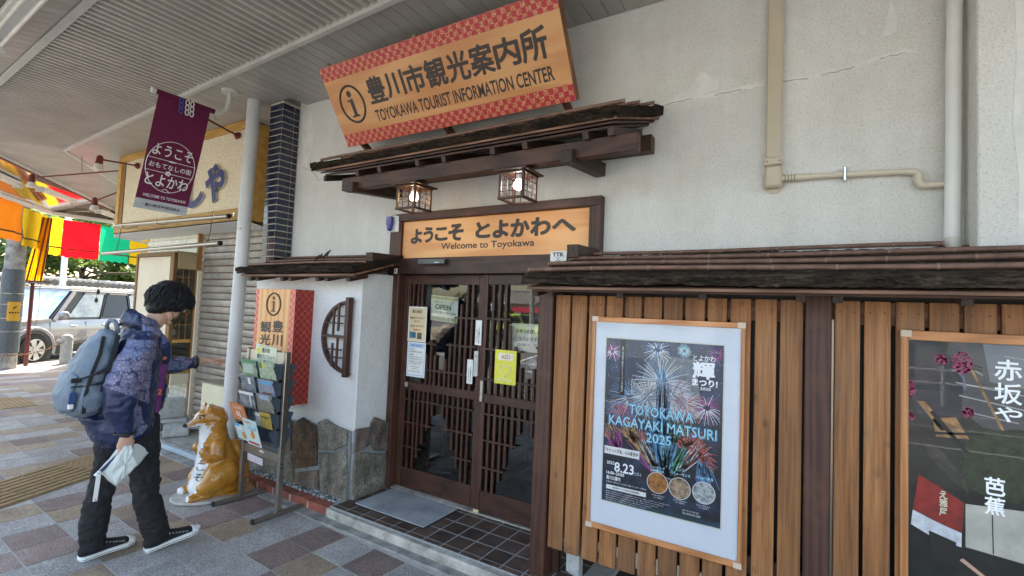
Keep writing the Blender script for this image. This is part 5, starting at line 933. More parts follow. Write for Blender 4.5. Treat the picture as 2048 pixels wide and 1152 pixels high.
# notices on the doors
def notice(name, x0, x1, z0, z1, y, mt, lab, slope=0, cat='notice'):
    t = thing(name, lab, cat, ((x0+x1)/2, y, z0)); MB().prism([(x0, y, z0), (x1, y, z0+slope), (x1, y, z1+slope), (x0, y, z1)], (0, -.0012, 0)).build('sheet', mt, t); return t
def lines(t, x0, x1, z, y, rows, mt=None, name='print'):
    mt = mt or MT['inkgrey']
    for s_, f0, f1, dz, h in rows: text(s_, (x0+(x1-x0)*f0, y, z-dz), XV, ZV, (x1-x0)*(f1-f0), h, mt, t, bold=.012, off=.0018, res=2, name=name)
t = notice('volunteer_guide_notice', -2.892, -2.690, 1.306, 1.600, 3.080, MT['paper'], 'cream notice about volunteer guides on the left door, upper of two')
bx('cream_field', MT['cream'], t, -2.882, -2.700, 3.0783, 3.0787, 1.316, 1.590, 0)
lines(t, -2.882, -2.70, 1.6, 3.0783, [('豊川稲荷', .18, .80, .055, .028), ('観光ボランティア', .06, .94, .105, .020), ('ガイド', .32, .66, .132, .018), ('ご利用いただけます', .06, .92, .172, .017)]); lines(t, -2.882, -2.70, 1.6, 3.0783, [('無料!!', .28, .72, .205, .02)], M('print_red', (.55, .12, .06), .5))
bx('photo_print', M('blue_photo', (.05, .25, .45), .4, vs=40, c2=(.02, .04, .06)), t, -2.872, -2.80, 3.0778, 3.0782, 1.335, 1.385, 0); bx('photo_print', M('dark_photo', (.12, .13, .11), .4, vs=90, var=.8), t, -2.785, -2.735, 3.0778, 3.0782, 1.328, 1.382, 0)
t = notice('application_notice', -2.887, -2.684, 1.010, 1.300, 3.080, MT['paper'], 'pale blue notice of small print on the left door, lower of two')
bx('blue_field', MT['paperb'], t, -2.877, -2.694, 3.0783, 3.0787, 1.02, 1.29, 0); bx('white_field', MT['paper'], t, -2.870, -2.700, 3.0778, 3.0782, 1.03, 1.255, 0)
lines(t, -2.877, -2.694, 1.3, 3.0783, [('お申し込み方法', .18, .82, .036, .02)], M('print_blue', (.06, .2, .55), .5)); lines(t, -2.877, -2.694, 1.3, 3.0778, [('（申し込み）', .08, .4, .065, .012), ('豊川市観光案内所または電話にて', .08, .9, .085, .011), ('（受付時間）', .08, .36, .11, .012), ('観光案内所窓口でお申し込みください', .08, .92, .128, .010), ('ご希望の日時をお知らせください', .08, .88, .146, .010), ('所要時間はおよそ一時間です', .08, .94, .168, .010), ('コースはご相談に応じます', .08, .8, .185, .010), ('雨天の場合はご相談ください', .2, .76, .21, .009), ('電話でのお問い合わせ', .3, .7, .228, .009), ('受付は午前十時から午後三時', .1, .8, .25, .009)])
t = notice('open_sign', -2.684, -2.398, 1.495, 1.705, 3.120, M('pale_green_board', (.90, .93, .88), .4), 'open sign hanging on a light blue cord behind the left door glass', slope=-.018, cat='sign')
for a, b, c_ in ((-2.680, 1.672, 1.70), (-2.680, 1.500, 1.53)):
    MB().prism([(a, 3.1185, b), (-2.402, 3.1185, b-.018), (-2.402, 3.1185, c_-.018), (a, 3.1185, c_)], (0, -.0004, 0)).build('patterned_border', M('border_print', (.5, .55, .3), .5, vs=60, c2=(.2, .33, .16)) if 'border_print' not in bpy.data.materials else bpy.data.materials['border_print'], t)
text('ご自由にお入りください', (-2.665, 3.118, 1.642), XV, ZV, .235, .022, MT['grn'], t, slope=-.014, bold=.01); text('OPEN', (-2.635, 3.118, 1.588), XV, ZV, .165, .042, MT['grn'], t, bold=.05, slope=-.01); text('営業時間10:00~16:00', (-2.672, 3.118, 1.556), XV, ZV, .255, .021, MT['grn'], t, slope=-.015, bold=.012)
tag(MB().tube([(-2.60, 3.12, 1.70), (-2.565, 3.12, 1.785)], .0022, 5).tube([(-2.565, 3.12, 1.785), (-2.50, 3.12, 1.692)], .0022, 5).build('hanging_cord', M('light_blue_cord', (.15, .38, .6), .6), t), None)
t = notice('defibrillator_notice', -1.970, -1.785, 1.056, 1.306, 3.043, MT['yel'], 'yellow defibrillator notice with heart mark on the right door')
bx('white_label', MT['paper'], t, -1.940, -1.815, 3.0413, 3.0417, 1.232, 1.282, 0); text('AED', (-1.915, 3.0413, 1.242), XV, ZV, .078, .030, M('print_orange', (.62, .36, .05), .5), t, bold=.04, off=.0008); text('設置しています', (-1.945, 3.0417, 1.078), XV, ZV, .13, .018, MT['paper'], t, bold=.02, off=.0008)
m = MB(); hp = [Vector((-1.878+.048*(16*math.sin(a)**3)/16, 3.0405, 1.158+.042*(13*math.cos(a)-5*math.cos(2*a)-2*math.cos(3*a)-math.cos(4*a))/13)) for a in [2*math.pi*k/32 for k in range(32)]]; m.tube(hp, .0025, 5, closed=True); m.build('heart_mark', MT['paper'], t)
t = notice('wheelchair_notice', -1.876, -1.628, 1.300, 1.508, 3.115, M('translucent_white_sheet', (.86, .87, .85), .4), 'white wheelchair lending notice behind the right door glass')
lines(t, -1.876, -1.60, 1.5, 3.114, [('車椅子の貸し出し', .14, .98, .065, .032), ('しています。', .26, .84, .115, .026), ('10:00 ～ 15:00', .18, .96, .160, .022)])
t = notice('blue_round_notice', -1.79, -1.682, 1.118, 1.265, 3.2, M('slate_blue_print', (.10, .13, .28), .4), 'slate blue notice with pale circle behind the right door glass'); MB().cyl((-1.736, 3.1985, 1.21), (-1.736, 3.1981, 1.21), .038, n=28).build('pale_circle', M('pale_print', (.45, .48, .58), .5, vs=30), t)
t = notice('switch_label', -2.161, -2.103, 1.325, 1.515, 3.043, MT['paper'], 'narrow vertical paper strip at the top of the middle door stile'); text('ドアの開閉はスイッチを', (-2.130, 3.0418, 1.335), XV, ZV, .010, .125, MT['ink'], t, vertical=True, bold=.03, off=.0008, res=2); text('押してください', (-2.148, 3.0418, 1.35), XV, ZV, .010, .09, MT['ink'], t, vertical=True, bold=.03, off=.0008, res=2)
t = notice('touch_switch', -2.158, -2.122, 1.088, 1.280, 3.035, MT['offwhite'], 'slim off white touch switch on the middle door stile', cat='switch'); bx('switch_body', MT['offwhite'], t, -2.157, -2.123, 3.036, 3.0515, 1.089, 1.279, .003); text('自動扉', (-2.150, 3.0335, 1.235), XV, ZV, .02, .012, MT['inkgrey'], t, res=2); text('ふれてください', (-2.146, 3.0335, 1.12), XV, ZV, .010, .085, MT['inkgrey'], t, vertical=True, res=2)
t = notice('slow_door_label', -2.250, -2.195, 1.017, 1.205, 3.078, MT['paper'], 'narrow vertical paper strip on the left door lattice beside the switch'); text('ドアが開きましたら', (-2.218, 3.0768, 1.03), XV, ZV, .010, .12, MT['ink'], t, vertical=True, bold=.03, off=.0008, res=2); text('お入りください', (-2.236, 3.0768, 1.04), XV, ZV, .010, .095, MT['ink'], t, vertical=True, bold=.03, off=.0008, res=2)
# door mat, brick border, pebbles
t = thing('door_mat', 'grey flat door mat in front of the left door leaf', 'mat', (-2.58, 2.85, .07)); m = MB(); m.prism([(-2.93, 2.632, .0705), (-2.235, 2.632, .0705), (-2.235, 3.02, .0705), (-2.92, 3.02, .0705)], (0, 0, .009)); m.build('mat_sheet', MT['mat'], t, bevel=.003)
MB().prism([(-2.94, 2.622, .0702), (-2.225, 2.622, .0702), (-2.225, 3.026, .0702), (-2.93, 3.026, .0702)], (0, 0, .004)).build('mat_border', MT['rubber'], t)
bb = thing('brick_edging', 'single row of red bricks edging the pebble strip under the bay', 'brick edging', (-3.8, 2.5, 0)); mb_ = MB().box(0, .213, 0, .085, 0, .062).mesh('brick', MT['brick'])
bm = bmesh.new(); bm.from_mesh(mb_); bmesh.ops.recalc_face_normals(bm, faces=bm.faces); bmesh.ops.bevel(bm, geom=bm.edges[:], offset=.004, segments=1, affect='EDGES'); bm.to_mesh(mb_); bm.free()
for k in range(8): link('brick', mb_, bb, (-3.27-.225*k, 2.472+.0008*k, .004+random.uniform(0, .003)), (0, 0, random.uniform(-.008, .008)))
MB().box(-4.86, -3.055, 2.4745, 2.550, .0, .058).build('mortar', MT['concl'], bb)
pb = MB(); rp = random.Random(3)
MB().box(-4.5, -3.06, 2.56, 2.655, 0, .030).build('pebble_bed', MT['conc'], bevel=0)['kind'] = 'structure'
for k in range(620):
    x = rp.uniform(-4.48, -3.065); y = rp.uniform(2.562, 2.645); r_ = rp.uniform(.008, .016); c = Vector((x, y, .044+rp.uniform(0, .024))); b = len(pb.v); pb.sph(c, r_, 6, 4, rp.randrange(3), (rp.uniform(.8, 1.3), rp.uniform(.7, 1.2), rp.uniform(.5, .8)))
    for v in pb.v[b:]: v += Vector((rp.uniform(-.15, .15), rp.uniform(-.15, .15), rp.uniform(-.1, .1)))*r_
tag(pb.build('pebbles', [M('light_pebble', (.52, .52, .50), .8, vs=40), M('grey_pebble', (.27, .29, .30), .8, vs=40), M('dark_pebble', (.14, .15, .155), .8, vs=40)], fix=False), 'loose grey and white pebbles between the bricks and the stone base', 'pebbles', kind='stuff')
# wine red street banner
t = thing('street_banner', 'wine red welcome banner hanging from a curved white bracket arm', 'banner', (-4.87, 2.1, 3.38))
def bp(f, g): # f along (0 left,1 right), g down
    return Vector((-4.87+.02*math.sin(g*3+f*2)*g, 1.905+.43*f-.125*g-.015*f*g*2+.02*g*f, 3.375-1.03*g-.0*f))
m = MB(); n_, k_ = 12, 24
for lo, hi, mi in ((0, 22, 0), (22, 24, 1)):
    m.add([bp(i/n_, j/k_) for j in range(lo, hi+1) for i in range(n_+1)], [((j)*(n_+1)+i, j*(n_+1)+i+1, (j+1)*(n_+1)+i+1, (j+1)*(n_+1)+i) for j in range(hi-lo) for i in range(n_)], mi)
m.build('banner_cloth', [MT['wine'], MT['bgrey']], t, smooth='all', fix=False)
MB().cyl((-4.87, 1.865, 3.39), (-4.87, 2.37, 3.39), .024, n=14).build('pole_sleeve', MT['wine'], t, smooth=True); MB().cyl((-4.87, 1.85, 3.39), (-4.87, 1.88, 3.39), .027, n=14).build('pole_cap', MT['offwhite'], t, smooth=True)
MB().tube([(-4.87, 2.36, 3.39), (-4.868, 2.43, 3.40), (-4.86, 2.48, 3.45), (-4.85, 2.49, 3.52), (-4.845, 2.49, 3.62)], .022, 14).build('bracket_arm', MT['offwhite'], t, smooth=True); MB().cyl((-4.845, 2.49, 3.615), (-4.845, 2.49, 3.642), .075, n=24).build('ceiling_rose', MT['offwhite'], t, smooth=True)
MB().tube([(-4.87, 2.37, 3.37), (-4.87, 2.375, 3.33), (-4.87, 2.40, 3.32), (-4.87, 2.41, 3.34)], .003, 5).build('ring', MT['chrome'], t)
def bt(s_, f0, f1, g0, g1, mt=None, bold=.02, nm='banner_lettering'):
    vs, fs, _n = glyphs(s_, min(bold, .012), 0, 0, 3); x0 = min(v.x for v in vs); x1 = max(v.x for v in vs); y0 = min(v.y for v in vs); y1 = max(v.y for v in vs); mm = MB()
    mm.add([bp(f0+(v.x-x0)/(x1-x0)*(f1-f0), g1+(v.y-y0)/(y1-y0)*(g0-g1))+Vector((.004, 0, 0)) for v in vs], fs); mm.build(nm, mt or MT['paper'], t, fix=False)
bt('ようこそ', .10, .86, .425, .525); bt('おもてなしの街', .09, .90, .585, .635, bold=.01); bt('とよかわ', .08, .90, .685, .79); bt('へ', .42, .58, .80, .825); bt('WELCOME TO TOYOKAWA!', .11, .93, .868, .893, bold=.03); bt('豊川商店街振興組合', .19, .86, .945, .975, MT['inkgrey'], .02)
m = MB(); m.tube([bp(.49+.46*math.cos(a), .605+.225*math.sin(a))+Vector((.006, 0, 0)) for a in [2*math.pi*k/48 for k in range(48)]], .0028, 5, closed=True)
for g in (.555, .665): m.tube([bp(.03+.92*k/10, g)+Vector((.006, 0, 0)) for k in range(11)], .0026, 5)
m.sph(bp(.49, .557)+Vector((.006, 0, 0)), .016, 10, 6, sc=(.2, 2.2, .5)); 
for k in range(5): m.sph(bp(.47+.035*math.cos(k*1.257), .665+.015*math.sin(k*1.257))+Vector((.006, 0, 0)), .009, 8, 5, sc=(.3, 1, 1))
m.build('oval_line_art', MT['paper'], t, fix=False)
m = MB()
for y_, c_ in ((2.075, 0), (2.125, 1), (2.165, 1)):
    for k in range(3): m.tube([(-4.842+.006*math.cos(a), y_+.012*math.cos(a), 3.375-.045*k+.026*math.sin(a)) for a in [2*math.pi*j/10 for j in range(10)]], .005, 5, mi=c_, closed=True)
m.build('looped_cords', [M('blue_cord', (.03, .08, .35), .6), MT['paper']], t)
# posters on the fence
def poster(x0, x1, z0, z1, lab, wd=.019):
    t = thing('framed_poster', lab, 'poster', ((x0+x1)/2, 2.575, z0)); ya, yb = 2.565, 2.592
    bx('frame_side', MT['frame'], t, x0, x0+wd, ya, yb, z0, z1, .002); bx('frame_side', MT['frame'], t, x1-wd, x1, ya, yb, z0, z1, .002); wt = wd*1.45
    bx('frame_rail', MT['framex'], t, x0+wd+.0005, x1-wd-.0005, ya+.0005, yb, z1-wt, z1, .002); bx('frame_rail', MT['framex'], t, x0+wd+.0005, x1-wd-.0005, ya+.0005, yb, z0, z0+wt, .002)
    MB().box(x0+wd, x1-wd, 2.578, 2.59, z0+wt, z1-wt).build('backing', M('white_mount', (.70, .745, .80), .5, var=.03) if 'white_mount' not in bpy.data.materials else bpy.data.materials['white_mount'], t)
    for x in (x0-.001, x1-.035):
        for z in (z0-.001, z1-.026): bx('corner_tape', M('clear_tape', (.62, .50, .40), .25, var=.1, coat=.5) if 'clear_tape' not in bpy.data.materials else bpy.data.materials['clear_tape'], t, x, x+.036, ya-.001, ya-.0003, z, z+.027, 0)
    MB().quad((x0+wd, 2.5745, z0+wt), (x1-wd, 2.5745, z0+wt), (x1-wd, 2.5745, z1-wt), (x0+wd, 2.5745, z1-wt)).build('acrylic_sheet', MT['acrylic'], t, fix=False); return t
t = poster(-1.019, -.238, .431, 1.587, 'framed fireworks festival poster with wide white mount on the fence'); YP = 2.5775
m, tt, b = nodes('night_sky_print'); v = coords(tt); g1_ = nz(tt, v, 5, 4); g2_ = nz(tt, coords(tt, (1, 1, 1), rnd=0), 11, 5)
sx = N(tt, 'ShaderNodeSeparateXYZ'); tcx = N(tt, 'ShaderNodeTexCoord'); tt.links.new(tcx.outputs['Object'], sx.inputs[0]); gr_ = ramp(tt, sx.outputs[2], [(.10, (.03, .16, .20)), (.19, (.01, .014, .02)), (.62, (.008, .012, .022)), (.93, (.02, .05, .10))])
tt.links.new(mix(tt, .8, gr_, ramp(tt, g2_, [(.45, (.0, .0, .002)), (.62, (.008, .035, .09)), (.8, (.07, .015, .10))]), 'ADD'), b.inputs['Base Color']); b.inputs['Roughness'].default_value = .35; MT['night'] = m
bx('print_edge', M('cream_print_margin', (.66, .66, .56), .5), t, -.942, -.328, 2.5776, 2.5779, .583, 1.476, 0); MB().box(-.936, -.334, 2.5771, 2.5775, .589, 1.470).build('printed_sheet', MT['night'], t)
PC = {'w': M('print_white', (.88, .90, .92), .5, var=.02), 'b': M('print_sky_blue', (.16, .42, .70), .5, var=.1), 'r': M('print_coral', (.75, .20, .16), .5, var=.1), 'p': M('print_magenta', (.50, .12, .38), .5, var=.1), 'g': M('print_green', (.12, .50, .26), .5, var=.1), 'o': M('print_amber', (.80, .48, .18), .5, var=.1), 'c': M('print_cyan', (.45, .80, .90), .5, var=.05), 's': M('print_smoke', (.20, .23, .26), .5, var=.35, vs=14)}
fx = {k: MB() for k in PC}; rf = random.Random(11)
def ray(k, cx, cz, a, r0, r1, wd=.0011, droop=0, n=5):
    wd *= 1.35
    P = [(cx+math.cos(a)*(r0+(r1-r0)*i/n), cz+math.sin(a)*(r0+(r1-r0)*i/n)-droop*(i/n)**2) for i in range(n+1)]
    for i in range(n):
        (xa, za), (xb, zb) = P[i], P[i+1]; d = Vector((xb-xa, 0, zb-za)).normalized(); o = Vector((-d.z, 0, d.x))*wd*(1-.6*i/n)
        if min(xa, xb) < -.934 or max(xa, xb) > -.336 or max(za, zb) > 1.468 or min(za, zb) < .592: continue
        fx[k].quad(Vector((xa, YP-.0012, za))-o, Vector((xb, YP-.0012, zb))-o, Vector((xb, YP-.0012, zb))+o, Vector((xa, YP-.0012, za))+o)
def burst(k, cx, cz, r_, n, droop=.01, wd=.0011, mixk=None, r0=.1):
    for i in range(n):
        a = 2*math.pi*(i+rf.uniform(-.3, .3))/n; ray(mixk if mixk and rf.random() < .4 else k, cx, cz, a, r_*rf.uniform(r0, r0+.2), r_*rf.uniform(.75, 1.05), wd, droop)
fx['s'].quad(*[(x, YP-.0008, z) for x, z in ((-.76, 1.19), (-.69, 1.40), (-.47, 1.39), (-.42, 1.10), (-.75, 1.10))])
burst('w', -.635, 1.255, .17, 52, .02, .0013, 'b'); burst('w', -.70, 1.17, .13, 60, .012, .0010, 's'); burst('w', -.575, 1.19, .13, 60, .012, .0010, 'p'); burst('w', -.51, 1.165, .10, 46, .012, .001, 'r'); burst('b', -.79, 1.16, .12, 44, .012, .001, 'w'); burst('w', -.655, 1.425, .08, 26, .006, .0014, 'b')
burst('p', -.90, 1.40, .055, 26, .006, .0015, 'w'); burst('w', -.405, 1.155, .085, 34, .01, .0012, 'p'); burst('b', -.87, 1.10, .07, 34, .008, .001, 'r'); burst('p', -.83, 1.07, .10, 30, .01, .001, 'r'); burst('p', -.36, 1.42, .05, 20, .004); burst('c', -.52, 1.43, .04, 30, 0, .0012, 'w')
for k, cx, cz, a0_, a1_, L_, n in (('p', -.84, .88, 95, 150, .14, 40), ('o', -.76, .93, 80, 140, .14, 40), ('r', -.76, .93, 30, 150, .10, 34), ('g', -.58, .95, 40, 100, .15, 36), ('r', -.50, .95, 0, 170, .13, 60), ('r', -.43, .91, -60, 120, .09, 40), ('b', -.42, .90, -100, -60, .16, 22), ('b', -.66, .96, 60, 120, .12, 26), ('o', -.88, .93, 100, 160, .10, 24)):
    for i in range(n): ray(k, cx+rf.uniform(-.02, .02), cz+rf.uniform(-.02, .02), R(rf.uniform(a0_, a1_)), .01, L_*rf.uniform(.5, 1), .0012, .02)
for k, x0_, a0_, n in (('w', -.61, 118, 22), ('o', -.61, 128, 14), ('b', -.61, 100, 26), ('c', -.60, 90, 20), ('b', -.60, 78, 24), ('g', -.59, 66, 16), ('w', -.58, 52, 22), ('r', -.57, 58, 10), ('p', -.62, 140, 8)):
    for i in range(n): ray(k, x0_+rf.uniform(-.02, .02), .76, R(a0_+rf.uniform(-7, 7)), .02, rf.uniform(.16, .27), .0015)
for k in range(34): ray('b', -.62+rf.uniform(-.035, .035), .99, R(90+rf.uniform(-3, 3)), 0, rf.uniform(.1, .36), .0018)
for k in range(160): 
    x, z = rf.uniform(-.93, -.34), rf.uniform(1.0, 1.46); fx['w'].quad((x, YP-.001, z), (x+.0022, YP-.001, z), (x+.0022, YP-.001, z+.0022), (x, YP-.001, z+.0022))
for k, mm in fx.items(): o = mm.build('fireworks_print', PC[k], t, fix=False); o['kind'] = 'stuff'
def pt(s_, x, z, w_, h, mt='w', bold=.0, off=.0016, **k): return text(s_, (x, YP-.0005, z), XV, ZV, w_, h, PC[mt] if mt in PC else MT[mt], t, bold=bold, off=off, name='poster_lettering', res=2, **k)
GL = M('cyan_glow_print', (.06, .30, .48), .5)
for s_, x, z, w_, h in (('TOYOKAWA', -.795, 1.075, .325, .048), ('KAGAYAKI MATSURI', -.905, 1.005, .545, .048), ('2025', -.70, .942, .125, .045)):
    text(s_, (x-.003, YP-.0005, z-.003), XV, ZV, w_+.006, h+.006, GL, t, bold=.055, off=.0013, name='poster_lettering_glow', res=2); pt(s_, x, z, w_, h, 'c', -.008, .0019)
pt('とよかわ', -.475, 1.385, .105, .030, 'w', .02); pt('輝', -.475, 1.30, .10, .08, 'w', .05, .0019); pt('まつり!', -.478, 1.262, .118, .034, 'w', .05, .0022); pt('2025', -.44, 1.243, .05, .013, 'w', .03)
bx('black_strip', MT['black'], t, -.856, -.826, YP-.0012, YP-.0008, 1.165, 1.468, 0); pt('東三河最大級のミュージック花火', -.846, 1.185, .010, .245, 'w', 0, .0018, vertical=True)
bx('ticket_label', MT['paper'], t, -.928, -.735, YP-.0014, YP-.001, .842, .884, 0); text('「チケットぴあ」のみ販売中', (-.924, YP-.0014, .852), XV, ZV, .182, .022, MT['ink'], t, bold=.02, off=.0004, name='poster_lettering', res=2)
pt('2025', -.912, .789, .042, .016, 'w', .03); pt('8.23', -.868, .755, .105, .050, 'w', .03); pt('(土)', -.758, .755, .036, .02); pt('16:00~20:00', -.912, .735, .098, .016, 'w', .03); pt('豊川公園内', -.912, .706, .078, .021, 'w', .03); pt('公園会場、雨天中止または翌日に延期いたします（小雨決行）', -.912, .690, .22, .009)
bx('white_label', MT['paper'], t, -.912, -.695, YP-.0014, YP-.001, .655, .678, 0); text('有料席チケット6月2日(月)販売開始', (-.875, YP-.0014, .660), XV, ZV, .145, .012, MT['ink'], t, bold=.02, off=.0004, name='poster_lettering', res=2)
for k in range(5): pt('●会場には駐車場はありません。公共交通機関をご利用ください。●詳しくは市のホームページをご覧ください', -.912, .640-.011*k, .34-.03*k, .006)
pt('TEL.0533-89-2206', -.512, .618, .088, .010); pt('お問い合わせ 観光協会', -.512, .634, .08, .007)
for x, z, a, b_, c_ in ((-.638, .742, 'amber_photo', (.55, .24, .05), (.12, .04, .01)), (-.527, .738, 'stage_photo', (.55, .40, .25), (.02, .02, .02)), (-.412, .742, 'stall_photo', (.60, .64, .62), (.10, .12, .16))):
    MB().cyl((x, YP-.0010, z), (x, YP-.0016, z), .054, n=36).build('photo_ring', MT['paper'], t, fix=False); MB().cyl((x, YP-.0017, z), (x, YP-.0021, z), .051, n=36).build('photo_disc', M(a, b_, .4, vs=38, c2=c_), t, fix=False)
pt('ミュージック', -.678, .812, .075, .014, 'c', .04); pt('&手筒花火', -.672, .796, .066, .014, 'c', .04); pt('ライブ', -.548, .822, .042, .013, 'c', .04); pt('パフォーマンス', -.575, .802, .098, .014, 'c', .04); pt('グルメ・屋台', -.448, .806, .078, .014, 'c', .04)
for x in (-.66, -.552, -.44): pt('迫力の花火と音楽をお楽しみ', x-.005, .675, .065, .007); pt('ください公園会場にて', x+.003, .664, .05, .007)
# second poster
t = poster(.347, 1.13, .431, 1.586, 'framed dark roadside shop poster with white calligraphy, cut by the right picture edge', .026)
bx('printed_sheet', M('dark_street_print', (.022, .026, .022), .35, vs=7, c2=(.004, .005, .004)), t, .374, 1.103, 2.5765, 2.5775, .470, 1.547, 0)
def pp(name, P, mt, off=.0004): MB().prism([(x, YP-.001-off, z) for x, z in P], (0, -.0002, 0)).build(name, mt, t, fix=False)
gs = M('grey_road_print', (.085, .088, .09), .4, vs=12, var=.3); pp('printed_road', [(.475, 1.42), (.50, 1.545), (1.1, 1.545), (1.1, 1.20), (.60, 1.22), (.52, 1.30)], gs); pp('printed_wall', [(.62, 1.40), (.60, 1.545), (.74, 1.545), (.74, 1.38)], M('pale_wall_print', (.22, .24, .26), .4), .0008)
pp('printed_figure', [(.374, 1.545), (.46, 1.545), (.545, 1.42), (.535, 1.25), (.50, 1.19), (.40, 1.25), (.374, 1.38)], M('slate_print', (.028, .03, .042), .4, vs=9, var=.4), .001)
og = M('tan_plank_print', (.42, .23, .09), .4, vs=30, var=.6); pp('printed_planks', [(.40, 1.30), (.425, 1.30), (.50, 1.20), (.475, 1.19)], og, .0014); pp('printed_planks', [(.45, 1.235), (.52, 1.25), (.56, 1.17), (.46, 1.165)], og, .0014)
pp('printed_rod', [(.56, 1.45), (.568, 1.45), (.66, 1.22), (.65, 1.22)], og, .0014); pp('printed_lattice', [(.44, 1.26), (.452, 1.268), (.56, 1.12), (.545, 1.115)], MT['black'], .002); pp('printed_lattice', [(.43, 1.18), (.60, 1.20), (.60, 1.19), (.43, 1.17)], MT['black'], .002)
pp('printed_hedge', [(.55, 1.20), (.70, 1.23), (1.1, 1.20), (1.1, .97), (.62, .95), (.54, 1.0)], M('hedge_print', (.03, .055, .022), .4, vs=26, c2=(.008, .016, .007)), .0010)
for a_, b_, c_, d_ in ((.52, 1.385, 1.08, 1.30), (.53, 1.335, 1.08, 1.235), (.575, 1.44, .60, 1.42), (.66, 1.50, 1.08, 1.44), (.545, 1.275, .70, 1.25)): pp('printed_road_line', [(a_, b_), (c_, d_), (c_, d_+.004), (a_, b_+.005)], M('line_print', (.40, .41, .40), .5) if 'line_print' not in bpy.data.materials else bpy.data.materials['line_print'], .0012)
pp('printed_rail', [(.50, 1.485), (.60, 1.455), (.60, 1.450), (.50, 1.479)], MT['black'], .0014); pp('printed_rail', [(.50, 1.470), (.60, 1.440), (.60, 1.435), (.50, 1.464)], MT['black'], .0014)
pp('printed_rim_light', [(.50, 1.44), (.525, 1.44), (.548, 1.41), (.552, 1.36), (.543, 1.36), (.540, 1.405), (.522, 1.43)], M('steel_blue_print', (.13, .16, .24), .4), .0016)
pp('printed_folds', [(.42, 1.14), (.47, 1.12), (.54, 1.03), (.56, .96), (.50, 1.01), (.44, 1.08)], M('fold_print', (.06, .055, .05), .4, vs=30, var=.6), .0012)
pk = MB(); rg = random.Random(4)
for cx, cz, rx, rz, n in ((.475, 1.475, .022, .020, 70), (.54, 1.465, .030, .045, 150), (.382, 1.345, .012, .035, 60), (.385, 1.235, .012, .015, 30), (.555, 1.275, .018, .020, 60)):
    for k in range(n):
        a, r_ = rg.uniform(0, 6.3), rg.random()**.5; x, z = cx+rx*r_*math.cos(a), cz+rz*r_*math.sin(a)
        if x > .376: pk.quad((x-.004, YP-.0030, z), (x, YP-.0030, z-.004), (x+.004, YP-.0030, z), (x, YP-.0030, z+.004))
pk.build('printed_blossom', M('pink_print', (.62, .10, .24), .5, vs=50, var=.4), t, fix=False)['kind'] = 'stuff'
pk = MB()
for k in range(800):
    x = rg.uniform(.53, 1.1); z = rg.gauss(1.06, .06)
    if .92 < z < 1.24: pk.quad((x-.004, YP-.0026, z), (x, YP-.0026, z-.003), (x+.004, YP-.0026, z), (x, YP-.0026, z+.003))
pk.build('printed_leaves', M('dark_leaf_print', (.035, .06, .03), .5, vs=50, var=.5), t, fix=False)['kind'] = 'stuff'
pp('printed_fabric_curtain', [(.406, 1.003), (.47, .97), (.545, .921), (.537, .805), (.46, .83), (.388, .860)], M('red_print', (.26, .02, .015), .4, vs=20, c2=(.12, .012, .01)), .002); pp('printed_glass_case', [(.388, .859), (.46, .829), (.537, .804), (.536, .75), (.46, .76), (.382, .80)], M('pale_case_print', (.52, .55, .60), .4, vs=25, var=.3), .002)
pp('printed_white_door', [(.548, .920), (1.1, .955), (1.1, .70), (.548, .755)], M('beige_door_print', (.42, .41, .36), .4, vs=6, var=.3), .002); pp('printed_door_seam', [(.622, .925), (.625, .925), (.628, .75), (.625, .75)], MT['black'], .003); pp('printed_bucket', [(.438, .79), (.52, .765), (.52, .65), (.445, .68)], MT['black'], .003); pp('printed_pipe', [(.53, .70), (.54, .71), (.66, .62), (.655, .61)], M('copper_print', (.5, .3, .22), .3), .003)
for ch, z, h in (('赤', 1.412, .085), ('坂', 1.322, .085), ('や', 1.255, .06)): text(ch, (.632, YP-.004, z), XV, ZV, .075, h*.92, PC['w'], t, bold=.02, name='poster_lettering')
for ch, z in (('芭', .972), ('蕉', .898)): text(ch, (.603, YP-.004, z), XV, ZV, .056, .066, PC['w'], t, bold=.03, name='poster_lettering')
for ch, z, w_ in (('え', .925, .024), ('雅', .893, .024), ('屋', .858, .024)): text(ch, (.470, YP-.004, z), XV, ZV, w_, .030, M('cream_print', (.62, .55, .42), .5) if 'cream_print' not in bpy.data.materials else bpy.data.materials['cream_print'], t, bold=.04, name='poster_lettering', res=2)
# ------------------------------------------------------------------ brochure stand
t = thing('brochure_stand', 'tall brushed steel brochure stand with blue grey pockets in front of the bay', 'brochure stand', (-3.6, 2.27, 0))
XL, XR, YS = -3.835, -3.345, 2.27
for x in (XL, XR):
    bx('upright', MT['steel'], t, x-.016, x+.016, YS-.021, YS+.021, .03, 1.215, .005); tilt = -.02 if x == XL else .02
    MB().beam((x-.035 if x == XL else x+.0, 2.075, .018), (x+.02, 2.475, .018), .034, .030).build('foot', MT['steel'], t, bevel=.008)
    for y, k in ((2.07, -1), (2.48, 1)): MB().cyl((x-.035+.0 if (x == XL and k < 0) else (x if k < 0 else x+.02), y, .019), (x-.035 if (x == XL and k < 0) else (x if k < 0 else x+.02), y+.012, .019), .019, n=12).build('rubber_cap', MT['rubber'], t)
bx('header_board', MT['cpanel'], t, XL+.017, XR-.017, YS-.008, YS+.002, 1.115, 1.205, .002); bx('cross_rail', MT['steel'], t, XL+.017, XR-.017, YS-.012, YS+.006, .39, .455, .003)
MB().sph((-3.58, YS-.0125, .425), .04, 14, 6, sc=(1, .06, .32)).build('maker_plate', MT['chrome'], t); bx('back_sheet', MT['rack'], t, XL+.017, XR-.017, YS-.002, YS+.004, .458, 1.11, .001)
for z in (.36, .33):
    MB().cyl((XR+.0165, YS, z+.02), (XR+.018, YS, z+.02), .006, n=10).build('bolt_hole', MT['rubber'], t)
